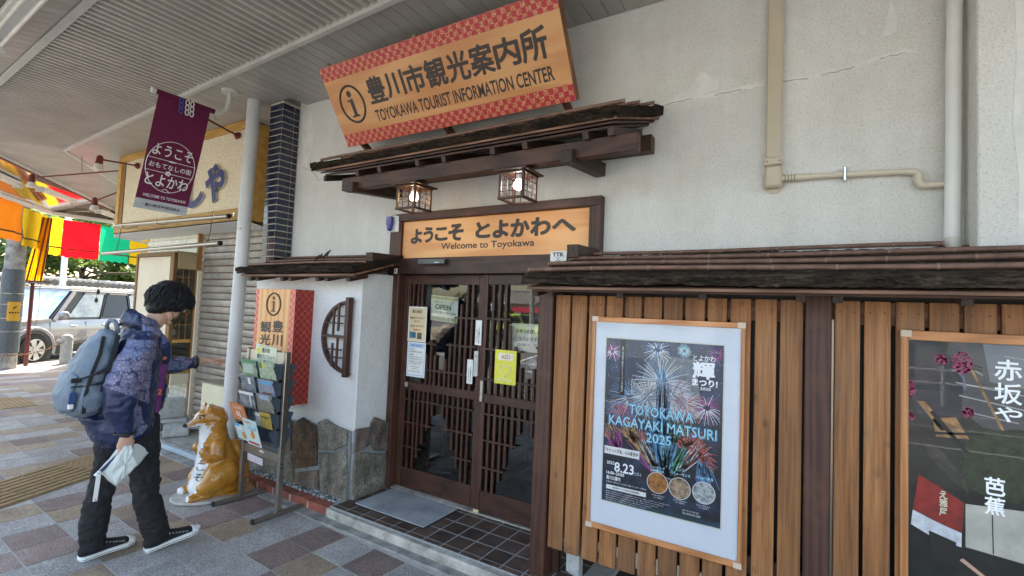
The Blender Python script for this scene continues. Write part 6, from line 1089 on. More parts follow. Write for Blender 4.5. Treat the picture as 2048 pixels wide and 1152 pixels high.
def pocket(xa, xb, z, sgn=-1):
    h, dp = .115, .075; y0 = YS+sgn*.022; y1 = y0+sgn*.020; y2 = y0+sgn*dp
    m = MB(); m.prism([(xa, y0, z), (xa, y1, z), (xa, y2, z+h), (xa, y2-sgn*.012, z+h+.012), (xa, y0, z+h+.03)], (.003, 0, 0)); m.prism([(xb-.003, y0, z), (xb-.003, y1, z), (xb-.003, y2, z+h), (xb-.003, y2-sgn*.012, z+h+.012), (xb-.003, y0, z+h+.03)], (.003, 0, 0))
    f_ = 1.0 if sgn > 0 else .16
    m.prism([(xa+.0031, y1, z), (xa+.0031, y1+(y2-y1)*f_, z+h*f_), (xa+.0031, y1+(y2-y1)*f_-sgn*.003, z+h*f_), (xa+.0031, y1-sgn*.003, z)], (xb-xa-.0062, 0, 0)); m.prism([(xa+.0031, y0, z), (xa+.0031, y1, z), (xa+.0031, y1, z+.003), (xa+.0031, y0, z+.003)], (xb-xa-.0062, 0, 0)); return m.build('pocket', MT['rack'], t, bevel=.0008)
XM = (XL+XR)/2; rowz = (.985, .865, .745, .625, .50)
for z in rowz:
    for a, b in ((XL+.018, XM-.002), (XM+.002, XR-.018)): pocket(a, b, z); pocket(a, b, z, 1)
def leaf(cx, z, w_, h, lab, art, tiltx=0, yo=0.0, sl=.55):
    """brochure standing in front of a pocket, leaning back"""
    w_ *= 1.08; h *= 1.1; yo += .006
    t2 = thing('brochure', lab, 'brochure', (cx, YS-.07, z), 'tourist brochures in the steel stand'); o = Vector((cx-w_/2, YS-.052-yo, z)); U = Vector((0, -.42*sl, 1)).normalized(); r_ = Vector((1, 0, tiltx)).normalized(); U = (U-r_*U.dot(r_)).normalized(); n = r_.cross(U)
    q_ = lambda a, b, k=0: o+r_*a*w_+U*b*h+n*k
    MB().prism([q_(0, 0), q_(1, 0), q_(1, 1), q_(0, 1)], -n*.003).build('cover', art[0], t2)
    for k, it in enumerate(art[1:]):
        off = .0006+.0003*k
        if it[0] == 'q': MB().quad(*[q_(a, b, off) for a, b in ((it[1], it[3]), (it[2], it[3]), (it[2], it[4]), (it[1], it[4]))]).build('cover_print', it[5], t2, fix=False)
        elif it[0] == 'd': MB().add([q_(it[1]+it[3]*math.cos(a), it[2]+it[3]*w_/h*math.sin(a)*it[5], off) for a in [2*math.pi*j/16 for j in range(16)]], [tuple(range(16))]).build('cover_print', it[4], t2, fix=False)
        elif it[0] == 't': text(it[5], q_(it[1], it[3], off), r_, U, (it[2]-it[1])*w_, (it[4]-it[3])*h, it[6], t2, bold=.02, off=0, res=2, name='cover_lettering')
    return t2
pm = lambda n, a, b, s=60: M(n, a, .35, vs=s, c2=b, coat=.2, rnd=1)
a1, a2, a3, a4, a5, a6 = pm('green_photo', (.42, .50, .33), (.14, .26, .12)), pm('blue_grey_photo', (.30, .33, .36), (.06, .07, .09)), pm('navy_photo', (.12, .17, .34), (.45, .46, .45)), pm('sepia_photo', (.38, .34, .28), (.10, .10, .09)), pm('orange_photo', (.70, .30, .10), (.62, .12, .04)), pm('sky_photo', (.40, .62, .74), (.56, .70, .66))
gd, wt_, rd_, or_, sb_, yl_ = M('leaf_print', (.10, .30, .14), .5), MT['paper'], M('crimson_print', (.6, .05, .03), .5), M('fox_orange_print', (.75, .32, .06), .5), M('azure_print', (.08, .45, .75), .5), M('sun_yellow_print', (.82, .70, .06), .5)
xl, xr = -3.705, -3.475
leaf(xl-.01, 1.0, .19, .125, 'pale green brochure with white photo, top left in the stand', (a1, ('q', .04, .96, .80, .97, gd), ('q', .15, .80, .2, .72, pm('pale_photo', (.66, .68, .64), (.3, .4, .28), 90)))); leaf(xr+.0, 1.0, .19, .125, 'white and green brochure with yellow mark, top right in the stand', (pm('leafy_photo', (.60, .64, .50), (.20, .34, .14), 45), ('q', .22, .36, .62, .95, yl_), ('q', .05, .22, .62, .95, MT['grn'])))
leaf(xl-.01, .878, .18, .12, 'dark grey brochure with small white tag, second row left', (a2, ('q', .55, .72, .5, .9, wt_))); leaf(xr+.0, .878, .185, .115, 'navy and white brochure, second row right', (a3, ('q', .1, .9, .72, .85, sb_), ('q', .2, .8, .1, .2, M('brown_print', (.25, .12, .07), .5))))
leaf(xl-.01, .757, .19, .12, 'dark photo brochure with white stripe, third row left', (pm('night_photo', (.05, .07, .10), (.45, .5, .52), 22), ('q', .02, .98, .82, .98, wt_), ('q', .70, .78, .1, .8, wt_))); leaf(xr+.0, .752, .19, .13, 'brown town photo brochure with blue sky, third row right', (a4, ('q', .18, .82, .70, .97, pm('small_sky_photo', (.42, .52, .68), (.30, .38, .52)))))
leaf(-3.725, .668, .185, .135, 'orange red brochure with white lettering sticking out at the left', (a5, ('t', .2, .8, .70, .88, 'とよかわ', wt_), ('q', .35, .45, .25, .55, wt_), ('q', .52, .60, .22, .55, wt_)), -.06, .045, .9)
leaf(-3.56, .640, .085, .10, 'small grey photo brochure beside the yellow one, fourth row', (pm('grey_photo', (.25, .28, .30), (.6, .62, .6), 70), ('q', .1, .9, .75, .9, wt_))); leaf(-3.455, .635, .13, .115, 'golden yellow booklet, fourth row right', (pm('gold_photo', (.62, .44, .10), (.35, .22, .05), 70), ('t', .15, .85, .6, .8, 'まち歩き', MT['ink'])))
leaf(-3.70, .515, .155, .125, 'sky blue brochure with white oval and orange animal, bottom left', (a6, ('d', .35, .78, .26, wt_, .6), ('d', .62, .30, .16, or_, 1), ('d', .62, .46, .10, or_, 1), ('q', .0, .45, .86, 1.0, sb_)), -.04, .02, .9)
leaf(-3.535, .505, .165, .20, 'tall light blue brochure with orange animal in front, bottom middle', (pm('pale_sky_photo', (.52, .74, .84), (.68, .78, .66), 12), ('t', .12, .55, .82, .92, 'いなり', rd_), ('t', .3, .92, .62, .74, 'さんぽ', sb_), ('d', .55, .40, .15, or_, 1), ('d', .55, .52, .10, or_, 1), ('q', .1, .9, .06, .14, rd_)), -.05, .035, .8)
leaf(-3.66, .335, .19, .05, 'pale leaflet lying low behind the cross rail of the stand', (pm('pale_pink_photo', (.66, .60, .64), (.5, .42, .5), 90), ), -.06, -.05, .2)
t2 = thing('display_card', 'pale green paper card with pamphlet lettering taped to the stand header', 'card', (-3.6, YS-.012, 1.12)); MB().prism([(-3.742, YS-.0095, 1.115), (-3.466, YS-.0095, 1.122), (-3.466, YS-.0095, 1.238), (-3.742, YS-.0095, 1.255)], (0, -.002, 0)).build('sheet', pm('floral_card', (.74, .74, .62), (.60, .66, .45), 26), t2)
text('豊川市', (-3.655, YS-.0115, 1.19), XV, ZV, .105, .036, MT['inkgrey'], t2, bold=.03, name='card_lettering'); text('観光パンフレット', (-3.715, YS-.0115, 1.142), XV, ZV, .235, .034, MT['inkgrey'], t2, bold=.03, name='card_lettering'); text('ご自由にお取りください', (-3.70, YS-.0115, 1.124), XV, ZV, .19, .011, gd, t2, name='card_lettering', res=2); text('ようこそ豊川市へお越しくださいました', (-3.73, YS-.0115, 1.234), XV, ZV, .25, .010, gd, t2, name='card_lettering', res=2); MB().sph((-3.70, YS-.012, 1.20), .028, 12, 6, sc=(1, .04, 1)).build('yellow_spot', yl_, t2)
# ------------------------------------------------------------------ fox statue
FC = Vector((-4.12, 2.2, 0)); fa = R(14)          # faces the road (-Y), turned a little to the camera
ff = Vector((-.20, -1, 0)).normalized(); fr_ = Vector((-ff.y, ff.x, 0))   # forward, and its left side (+X towards camera)
fox = thing('fox_statue', 'glossy orange brown fox statue with white chest lettered in black', 'statue', tuple(FC))
fp = lambda f, s_, z: FC+ff*f+fr_*s_+ZV*z
m = MB()
chain(m, [(fp(-.02, 0, .06), .155, .20), (fp(-.03, 0, .15), .165, .19), (fp(-.02, 0, .26), .150, .165), (fp(.0, 0, .36), .125, .13), (fp(.015, 0, .44), .108, .11), (fp(.025, 0, .52), .096, .098), (fp(.04, 0, .60), .098, .098)], side=fr_)
chain(m, [(fp(.01, 0, .61), .098, .098), (fp(.06, 0, .64), .096, .098), (fp(.11, 0, .62), .078, .07), (fp(.16, 0, .595), .048, .040), (fp(.205, 0, .582), .026, .020)], side=fr_)
for s_ in (-1, 1):
    chain(m, [(fp(.06, s_*.052, .66), .030, .024), (fp(.075, s_*.056, .705), .029, .022), (fp(.085, s_*.056, .735), .020, .015)], side=fr_)
    chain(m, [(fp(.02, s_*.13, .43), .045, .05), (fp(.02, s_*.150, .35), .05, .062), (fp(.07, s_*.125, .345), .044, .05), (fp(.105, s_*.095, .385), .036, .038)], side=fr_)
    chain(m, [(fp(-.08, s_*.12, .20), .075, .11), (fp(.03, s_*.14, .16), .072, .10), (fp(.10, s_*.13, .10), .055, .065)], side=fr_)
    chain(m, [(fp(.07, s_*.115, .045), .05, .035), (fp(.19, s_*.115, .04), .045, .032)], side=fr_)
chain(m, [(fp(-.14, 0, .06), .10, .08), (fp(-.20, 0, .12), .09, .07), (fp(-.19, 0, .27), .075, .07), (fp(-.13, 0, .38), .05, .055)], side=fr_)
def foxcol(c, n):
    d = c-FC; f, s_, z = d.dot(ff), d.dot(fr_), d.z; nf = n.dot(ff)
    w_ = .03
    if z < .56 and f > .03 and abs(s_) < (.105 if z < .3 else .075) + .012*math.sin(z*26) and nf > .15 and not (abs(s_) > .055 and .29 < z < .45 and f > .06 and abs(s_) > .06): return 1
    if .50 < z < .60 and f > .05 and n.z < -.1: return 1
    if z > .712 and nf > .3 and abs(abs(s_)-.056) < .015: return 1
    if z < .075 and f > .205 and abs(abs(s_)-.115) < .03 and n.z > -.2: return 1
    return 0
o = sculpt(m, 'body', [MT['fox'], MT['foxw']], fox, .0065, 5, disp=lambda p, n: noise.noise(p*14)*.006+noise.noise(p*45)*.0015, color=foxcol)
MB().sph(fp(.228, 0, .588), .016, 12, 8).build('nose', MT['black'], fox, smooth=True)
for s_ in (-1, 1):
    m = MB(); m.sph(fp(.135, s_*.058, .648), .017, 12, 8, sc=(1, 1, .6)); m.build('eye', MT['foxw'], fox, smooth=True); m = MB(); m.sph(fp(.142, s_*.064, .649), .0115, 12, 8, sc=(1, 1, .7)); m.build('pupil', MT['black'], fox, smooth=True)
    m = MB(); m.tube([fp(.155, s_*.05, .662), fp(.135, s_*.068, .668), (fp(.11, s_*.076, .66))], .0035, 5); m.build('eyebrow', MT['black'], fox)
m = MB(); m.tube([fp(.222, .012, .575), fp(.18, .034, .572), fp(.14, .06, .580)], .003, 5); m.build('mouth_line', MT['black'], fox)
for k, (ch, z) in enumerate((('よ', .425), ('う', .36), ('こ', .295), ('そ', .215))):
    vs, fs, _n = glyphs(ch, .01, 0, 0, 3); x0 = min(v.x for v in vs); x1 = max(v.x for v in vs); y0 = min(v.y for v in vs); y1 = max(v.y for v in vs); mm = MB(); pts = []
    dg = bpy.context.evaluated_depsgraph_get(); 
    for v in vs:
        a = (v.x-x0)/(x1-x0)*.062-.031+.052; b_ = (v.y-y0)/(y1-y0)*.055; src = fp(.6, a+.02, z-.06+b_)-FC; hit, loc, nn, _i = o.ray_cast(src, -ff); pts.append((loc+nn*.003+FC) if hit else fp(.17, a, z-.06+b_))
    mm.add(pts, fs); mm.build('chest_lettering', MT['black'], fox, fix=False)
m = MB(); n = 40; vs = [FC+ff*(.30*math.cos(2*math.pi*k/n)-.01)+fr_*(.235*math.sin(2*math.pi*k/n)) for k in range(n)]; m.prism([v+ZV*.003 for v in vs], ZV*.022); m.build('base_slab', M('worn_base_slab', (.52, .50, .46), .6, vs=8, c2=(.36, .33, .28)), fox, bevel=.008)
m = MB(); vs = [FC+ff*(.16*math.cos(2*math.pi*k/n)-.14)+fr_*(.20*math.sin(2*math.pi*k/n)) for k in range(n)]; m.prism([v+ZV*.0252 for v in vs], ZV*.014); m.build('painted_base', MT['fox'], fox, bevel=.006)
# ------------------------------------------------------------------ pedestrian, seen from the right side, facing the shops
SKIN = M('skin', (.62, .36, .26), .5, var=.06, vs=14, spec=.4); SKIN.node_tree.nodes['Principled BSDF'].inputs['Subsurface Weight'].default_value = .12; SKIN.node_tree.nodes['Principled BSDF'].inputs['Subsurface Radius'].default_value = (.6, .2, .1); SKIN.node_tree.nodes['Principled BSDF'].inputs['Subsurface Scale'].default_value = .012
pe = thing('person', 'person in navy patterned hooded jacket and black trousers reaching towards the brochures', 'person', (-3.58, 1.4, 0))
V = Vector
body = MB()
# torso, neck and head
chain(body, [(V((-3.58, 1.365, .86)), .145, .10), (V((-3.58, 1.375, 1.0)), .135, .095), (V((-3.58, 1.385, 1.15)), .155, .105), (V((-3.58, 1.39, 1.28)), .165, .10), (V((-3.58, 1.41, 1.36)), .10, .07)])
chain(body, [(V((-3.58, 1.40, 1.34)), .062, .062), (V((-3.58, 1.45, 1.41)), .053, .057), (V((-3.58, 1.50, 1.47)), .05, .056)])
HC = V((-3.58, 1.555, 1.545)); ht = R(27)   # head tilted forward
hf = V((.04, math.cos(ht), -math.sin(ht))).normalized(); hu = V((0, math.sin(ht), math.cos(ht))); hl = hu.cross(hf).normalized()    # hl towards +X (near side)
if hl.x < 0: hl = -hl
hp_ = lambda f, s_, u_: HC+hf*f+hl*s_+hu*u_
body.sph(hp_(-.012, 0, .025), .092, 24, 16); body.sph(hp_(.01, 0, .01), .080, 24, 16)
chain(body, [(hp_(.012, 0, .03), .070, .085), (hp_(.022, 0, -.03), .064, .075), (hp_(.034, 0, -.075), .048, .052), (hp_(.050, 0, -.10), .028, .026)], side=hl)
chain(body, [(hp_(.092, 0, .005), .009, .008), (hp_(.103, 0, -.022), .013, .012), (hp_(.100, 0, -.034), .015, .010)], side=hl, n=12)     # nose
chain(body, [(hp_(.084, -.018, -.058), .006, .006), (hp_(.093, 0, -.058), .009, .006), (hp_(.084, .018, -.058), .006, .006)], side=hu, n=10)
chain(body, [(hp_(.083, -.015, -.070), .006, .006), (hp_(.090, 0, -.071), .009, .007), (hp_(.083, .015, -.070), .006, .006)], side=hu, n=10)
chain(body, [(hp_(.080, -.035, .022), .012, .007), (hp_(.088, 0, .020), .012, .008), (hp_(.080, .035, .022), .012, .007)], side=hu, n=10)
for s_ in (-1, 1): chain(body, [(hp_(-.004, s_*.077, .012), .008, .014), (hp_(-.008, s_*.084, -.008), .009, .020), (hp_(-.002, s_*.078, -.032), .006, .010)], side=hl, n=12)
# arms (right one hangs, left one reaches out), hands with five fingers
RA = [(V((-3.42, 1.36, 1.30)), .058, .058), (V((-3.385, 1.30, 1.18)), .048, .05), (V((-3.36, 1.245, 1.05)), .042, .043), (V((-3.345, 1.255, .93)), .038, .042), (V((-3.335, 1.27, .84)), .028, .031), (V((-3.335, 1.275, .795)), .024, .029)]
LA = [(V((-3.73, 1.40, 1.30)), .056, .056), (V((-3.76, 1.50, 1.20)), .046, .048), (V((-3.77, 1.62, 1.115)), .041, .041), (V((-3.765, 1.74, 1.125)), .036, .036), (V((-3.76, 1.85, 1.140)), .025, .027), (V((-3.76, 1.885, 1.143)), .022, .027)]
chain(body, RA, side=XV); chain(body, LA, side=XV)
def finger(P, r0): chain(body, [(p, r0*(1-.12*i), r0*(1-.12*i)) for i, p in enumerate(P)], side=XV, n=10)
chain(body, [(V((-3.335, 1.275, .79)), .020, .030), (V((-3.333, 1.275, .755)), .017, .040), (V((-3.333, 1.270, .725)), .016, .042)], side=XV, n=16)
for k, y in enumerate((1.303, 1.283, 1.262, 1.243)):      # fingers curled round the umbrella cloth
    z = .716-.003*abs(k-1.2); finger([V((-3.330, y, z+.01)), V((-3.322, y-.001, z-.014)), V((-3.330, y-.002, z-.033+.002*k)), V((-3.352, y-.003, z-.034+.003*k)), V((-3.362, y-.002, z-.020))], .0102-.0006*k)
finger([V((-3.342, 1.300, .765)), V((-3.350, 1.316, .742)), V((-3.354, 1.313, .716)), V((-3.352, 1.298, .700))], .0115)
chain(body, [(V((-3.76, 1.885, 1.143)), .019, .027), (V((-3.758, 1.92, 1.143)), .016, .036), (V((-3.756, 1.955, 1.140)), .014, .038)], side=ZV, n=16)
for k, (dx, dz) in enumerate(((.026, .004), (.010, .006), (-.008, .002), (-.024, -.004))):   # reaching hand, palm down, slightly curled
    finger([V((-3.756+dx, 1.958, 1.142+dz)), V((-3.754+dx*1.05, 1.985, 1.138+dz)), V((-3.753+dx, 2.004, 1.124+dz-.004*k)), V((-3.753+dx*.9, 2.010, 1.106+dz-.003*k))], .0092-.0005*k)
finger([V((-3.735, 1.905, 1.138)), V((-3.718, 1.930, 1.124)), V((-3.716, 1.955, 1.112)), V((-3.724, 1.974, 1.104))], .0105)
# legs
chain(body, [(V((-3.50, 1.385, .84)), .08, .085), (V((-3.485, 1.41, .68)), .07, .078), (V((-3.48, 1.435, .50)), .052, .056), (V((-3.485, 1.46, .33)), .047, .052), (V((-3.485, 1.52, .12)), .034, .036), (V((-3.485, 1.53, .07)), .034, .04)])
chain(body, [(V((-3.66, 1.36, .84)), .08, .085), (V((-3.665, 1.345, .68)), .07, .078), (V((-3.67, 1.33, .50)), .052, .056), (V((-3.675, 1.295, .33)), .047, .052), (V((-3.68, 1.27, .12)), .034, .036), (V((-3.68, 1.275, .07)), .034, .04)])
sculpt(body, 'body', SKIN, pe, .0042, 3, sm=.45)
# face details, glasses, mask
MB().sph(hp_(.079, .030, .000), .0115, 12, 8).sph(hp_(.079, -.030, .000), .0115, 12, 8).build('eye', MT['foxw'], pe, smooth=True); MB().sph(hp_(.0885, .031, -.001), .005, 10, 6).sph(hp_(.0885, -.031, -.001), .005, 10, 6).build('pupil', MT['black'], pe, smooth=True)
m = MB()
for s_ in (-1, 1):
    m.tube([hp_(.103+.004*math.cos(a), s_*(.033+.024*math.cos(a)), .002+.020*math.sin(a)) for a in [2*math.pi*k/20 for k in range(20)]], .0022, 6, closed=True); m.tube([hp_(.102, s_*.058, .006), hp_(.05, s_*.078, .008), hp_(-.01, s_*.084, .012)], .002, 6)
m.tube([hp_(.108, -.010, .004), hp_(.110, 0, .007), hp_(.108, .010, .004)], .002, 6); m.build('glasses_frame', M('gold_frame', (.45, .33, .12), .3, metal=.7), pe)
m = MB(); MKD = M('dark_olive_mask', (.055, .045, .012), .75, var=.3, vs=30); vs = []; nu, nv = 12, 8
for j in range(nv+1):
    for i in range(nu+1):
        u_ = (i/nu-.5)*2; v_ = j/nv; s_ = u_*(.066-.012*v_*v_); vs.append(hp_(.118-.058*abs(u_)**1.8-.022*v_**2-.004*math.sin(v_*9), s_, -.016-.084*v_))
m.add(vs, [(j*(nu+1)+i, j*(nu+1)+i+1, (j+1)*(nu+1)+i+1, (j+1)*(nu+1)+i) for j in range(nv) for i in range(nu)]); o = m.build('face_mask', MKD, pe, smooth='all', fix=False); sd = o.modifiers.new('s', 'SOLIDIFY'); sd.thickness = .0015
m = MB()
for s_ in (-1, 1): m.tube([hp_(.058, s_*.064, -.030), hp_(.03, s_*.079, -.012), hp_(.0, s_*.088, .012)], .0018, 5); m.tube([hp_(.050, s_*.058, -.085), hp_(.02, s_*.075, -.06), hp_(-.006, s_*.088, -.034)], .0018, 5)
m.build('mask_cord', MT['black'], pe)
# hair: bowl shaped bob of strands
HAIR = M('black_hair', (.008, .008, .010), .55, var=.3, vs=60, rnd=0); b = HAIR.node_tree.nodes['Principled BSDF']; bump(HAIR.node_tree, b, nz(HAIR.node_tree, coords(HAIR.node_tree, (240, 240, 26)), 1, 3, .6), .8, .002)
hm = MB(); hm.sph(hp_(-.012, 0, .045), .112, 26, 18, sc=(1, 1, 1)); chain(hm, [(hp_(-.025, 0, .06), .104, .112), (hp_(-.045, 0, .00), .104, .092), (hp_(-.062, 0, -.055), .080, .055)], side=hl)
for s_ in (-1, 1): chain(hm, [(hp_(.0, s_*.072, .07), .035, .065), (hp_(.005, s_*.086, .03), .022, .060), (hp_(-.022, s_*.086, -.005), .016, .045), (hp_(-.045, s_*.080, -.040), .014, .028)], side=hl)
chain(hm, [(hp_(.06, -.055, .075), .03, .03), (hp_(.088, 0, .085), .034, .03), (hp_(.06, .055, .075), .03, .03)], side=hu); chain(hm, [(hp_(.082, -.05, .045), .022, .014), (hp_(.104, 0, .046), .026, .014), (hp_(.082, .05, .045), .022, .014)], side=hu)
hair = sculpt(hm, 'hair', HAIR, pe, .005, 3, disp=lambda p, n: noise.noise(V((p.x*60, p.y*60, p.z*9)))*.003)
m = MB(); rh = random.Random(8)
for k in range(900):
    a = rh.uniform(0, 6.28); el = rh.uniform(-.1, 1.3); d0 = hf*math.cos(a)*math.cos(el)+hl*math.sin(a)*math.cos(el)+hu*math.sin(el); p0_ = HC-hf*.012+hu*.045+d0*.114
    d1 = (hf*math.cos(a)+hl*math.sin(a)*.9); front = math.cos(a) > .35; L = rh.uniform(.05, .10)*(.72 if front else 1.15)
    p1 = p0_+d1*.028*math.cos(el)-hu*L*.5+d1*.018*math.sin(max(el, 0)); p2 = HC+d1*rh.uniform(.098, .112)+hu*(rh.uniform(.018, .045) if front else rh.uniform(-.075, -.02) if math.cos(a) < -.2 else rh.uniform(-.045, .0))-hf*.012
    if (p1-HC).length < .095: p1 = HC+(p1-HC).normalized()*.112
    m.tube([p0_, p1, p2], [.0022, .0024, .0005], 4)
m.build('hair_strands', HAIR, pe, smooth='all', fix=False)['kind'] = 'stuff'
# clothes
def fold(sc, amp, seed=0, zs=1.0): return lambda p, n: (noise.noise(V((p.x*sc+seed, p.y*sc, p.z*sc*zs)))*amp+noise.noise(V((p.x*sc*2.7, p.y*sc*2.7+seed, p.z*sc*zs*2.2)))*amp*.5-abs(noise.noise(V((p.x*sc*1.6+9, p.y*sc*1.6, p.z*sc*2.4+seed))))*amp*.6)
JN = M('navy_jacket_nylon', (.014, .026, .085), .42, var=.35, vs=5, spec=.5); BK = M('black_denim', (.014, .014, .017), .85, var=.4, vs=24, bs=400, bst=.3)
m, tt, b = nodes('patterned_patchwork_cloth'); v = coords(tt); vo = N(tt, 'ShaderNodeTexBrick'); vo.offset = .42; vo.inputs['Scale'].default_value = 1; vo.inputs['Brick Width'].default_value = .085; vo.inputs['Row Height'].default_value = .066; vo.inputs['Mortar Size'].default_value = .0032; vo.inputs['Mortar Smooth'].default_value = .3; ad = N(tt, 'ShaderNodeVectorMath', operation='ADD'); nn_ = N(tt, 'ShaderNodeTexNoise'); nn_.inputs['Scale'].default_value = 22
sc_ = N(tt, 'ShaderNodeVectorMath', operation='SCALE'); sc_.inputs['Scale'].default_value = .06; tt.links.new(nn_.outputs['Color'], sc_.inputs[0]); tt.links.new(v, ad.inputs[0]); tt.links.new(sc_.outputs[0], ad.inputs[1]); sz_ = N(tt, 'ShaderNodeSeparateXYZ'); cz_ = N(tt, 'ShaderNodeCombineXYZ'); tt.links.new(ad.outputs[0], sz_.inputs[0]); tt.links.new(sz_.outputs[1], cz_.inputs[0]); tt.links.new(sz_.outputs[2], cz_.inputs[1]); tt.links.new(cz_.outputs[0], vo.inputs['Vector'])
v2 = N(tt, 'ShaderNodeTexVoronoi'); v2.inputs['Scale'].default_value = 62; tt.links.new(v, v2.inputs['Vector']); f1 = ramp(tt, vo.outputs['Fac'], [(.3, (1, 1, 1)), (.7, (0, 0, 0))]); f2 = ramp(tt, v2.outputs['Distance'], [(.30, (0, 0, 0)), (.42, (1, 1, 1))])
reg = ramp(tt, nz(tt, v, 5.5, 2), [(.46, (0, 0, 0)), (.5, (1, 1, 1))]); base = mix(tt, reg, (.19, .24, .37), (.30, .26, .34)); col = mix(tt, mix(tt, 1.0, f2, (.65, .65, .65), 'MULTIPLY'), base, (.075, .09, .21)); col = mix(tt, f1, (.02, .03, .09), col)
tt.links.new(col, b.inputs['Base Color']); b.inputs['Roughness'].default_value = .55; PAT = m
def jackcol(c, n):
    # light patterned panels: upper back and shoulder, upper sleeves, hood
    near = c.x > -3.44 or c.x < -3.70
    if c.z > 1.045-.55*(c.y-1.22) and c.z < 1.335 and near and c.y < 1.40: return 1
    if c.z > 1.35 and 1.36 < c.y < 1.52: return 1
    if c.x < -3.70 and c.y > 1.5 and noise.noise(c*10) > -.1: return 1
    if c.y > 1.46 and c.z > 1.10 and noise.noise(c*11) > 0: return 1
    if c.x > -3.38 and c.z < .97 and c.y > 1.285: return 1
    return 0
jm = MB()
chain(jm, [(V((-3.575, 1.335, .80)), .215, .165), (V((-3.575, 1.34, .90)), .200, .155), (V((-3.575, 1.36, 1.03)), .185, .145), (V((-3.58, 1.372, 1.16)), .195, .14), (V((-3.58, 1.38, 1.27)), .205, .125), (V((-3.58, 1.395, 1.34)), .15, .09), (V((-3.58, 1.425, 1.40)), .088, .076)])
chain(jm, [(V((-3.575, 1.25, .83)), .13, .10), (V((-3.575, 1.16, .875)), .09, .035)])
chain(jm, [(V((-3.43, 1.365, 1.31)), .085, .080), (V((-3.375, 1.30, 1.20)), .088, .090), (V((-3.345, 1.235, 1.07)), .082, .088), (V((-3.333, 1.235, .95)), .072, .080), (V((-3.333, 1.262, .86)), .060, .062), (V((-3.333, 1.268, .818)), .046, .048)])
chain(jm, [(V((-3.73, 1.395, 1.30)), .082, .08), (V((-3.77, 1.50, 1.20)), .080, .080), (V((-3.775, 1.61, 1.115)), .070, .068), (V((-3.768, 1.72, 1.12)), .058, .056), (V((-3.762, 1.80, 1.132)), .043, .043)])
chain(jm, [(V((-3.46, 1.42, 1.36)), .04, .05), (V((-3.50, 1.36, 1.44)), .045, .045), (V((-3.58, 1.34, 1.46)), .055, .042), (V((-3.66, 1.36, 1.44)), .045, .045), (V((-3.70, 1.42, 1.36)), .04, .05)], side=ZV)
chain(jm, [(V((-3.46, 1.43, 1.36)), .04, .045), (V((-3.475, 1.50, 1.28)), .035, .035), (V((-3.50, 1.52, 1.18)), .03, .03)], side=XV)
jacket = sculpt(jm, 'jacket', [JN, PAT], pe, .008, 4, disp=fold(11, .010, 2, 1.6), color=jackcol)
# purple shirt showing at the open front
sm_ = MB(); chain(sm_, [(V((-3.58, 1.445, .845)), .125, .075), (V((-3.58, 1.455, 1.0)), .125, .085), (V((-3.58, 1.462, 1.14)), .13, .09), (V((-3.58, 1.455, 1.25)), .12, .08), (V((-3.58, 1.45, 1.34)), .075, .068)])
sculpt(sm_, 'shirt', M('purple_shirt', (.19, .035, .20), .8, var=.25, vs=8), pe, .007, 3, disp=fold(14, .008, 5))
text('2', (-3.4535, 1.462, .985), V((.15, 1, 0)).normalized(), V((-.02, .02, 1)).normalized(), .022, .034, M('orange_print', (.75, .16, .04), .6), pe, bold=.04, off=.02, name='shirt_print')
text('B', (-3.4535, 1.478, 1.06), V((.15, 1, 0)).normalized(), V((-.02, .02, 1)).normalized(), .016, .03, JN, pe, bold=.02, off=.02, name='shirt_print'); text('o', (-3.4535, 1.478, 1.20), V((.15, 1, 0)).normalized(), V((-.02, .02, 1)).normalized(), .018, .02, bpy.data.materials['orange_print'], pe, bold=.03, off=.02, name='shirt_print')
fl_ = MB(); chain(fl_, [(V((-3.70, 1.50, 1.30)), .04, .03), (V((-3.70, 1.56, 1.15)), .035, .04), (V((-3.69, 1.58, 1.0)), .035, .045), (V((-3.685, 1.56, .86)), .04, .05)]); sculpt(fl_, 'jacket_front', JN, pe, .007, 3, disp=fold(14, .008, 7))
cf = MB(); cf.tube([V((-3.333, 1.268+.0*0, .805))+V((math.cos(a)*.047, math.sin(a)*.047, 0)) for a in [2*math.pi*k/20 for k in range(20)]], .008, 8, closed=True); cf.build('cuff', MT['black'], pe, smooth='all'); cf = MB(); cf.tube([V((-3.76+math.cos(a)*.040, 1.822, 1.134+math.sin(a)*.040)) for a in [2*math.pi*k/20 for k in range(20)]], .009, 8, closed=True); cf.build('cuff', MT['black'], pe, smooth='all')
tr = MB()
chain(tr, [(V((-3.58, 1.375, .88)), .155, .115), (V((-3.58, 1.37, .80)), .165, .125)])
chain(tr, [(V((-3.50, 1.39, .82)), .098, .115), (V((-3.487, 1.415, .68)), .082, .095), (V((-3.48, 1.437, .52)), .070, .078), (V((-3.482, 1.46, .36)), .068, .072), (V((-3.485, 1.505, .20)), .072, .074), (V((-3.485, 1.535, .105)), .068, .072), (V((-3.485, 1.53, .07)), .060, .064)])
chain(tr, [(V((-3.66, 1.355, .82)), .098, .112), (V((-3.667, 1.335, .68)), .082, .093), (V((-3.67, 1.32, .52)), .070, .078), (V((-3.677, 1.29, .36)), .068, .072), (V((-3.68, 1.275, .20)), .072, .078), (V((-3.68, 1.275, .105)), .062, .068), (V((-3.68, 1.28, .065)), .060, .066)])
sculpt(tr, 'trousers', BK, pe, .0085, 3, disp=lambda p, n: fold(13, .012, 3, 1.1)(p, n)+(.006*noise.noise(V((p.x*9, p.y*9, p.z*60))) if p.z < .24 else 0)+(.006*noise.noise(V((p.x*9, p.y*14, p.z*42))) if .42 < p.z < .62 else 0))
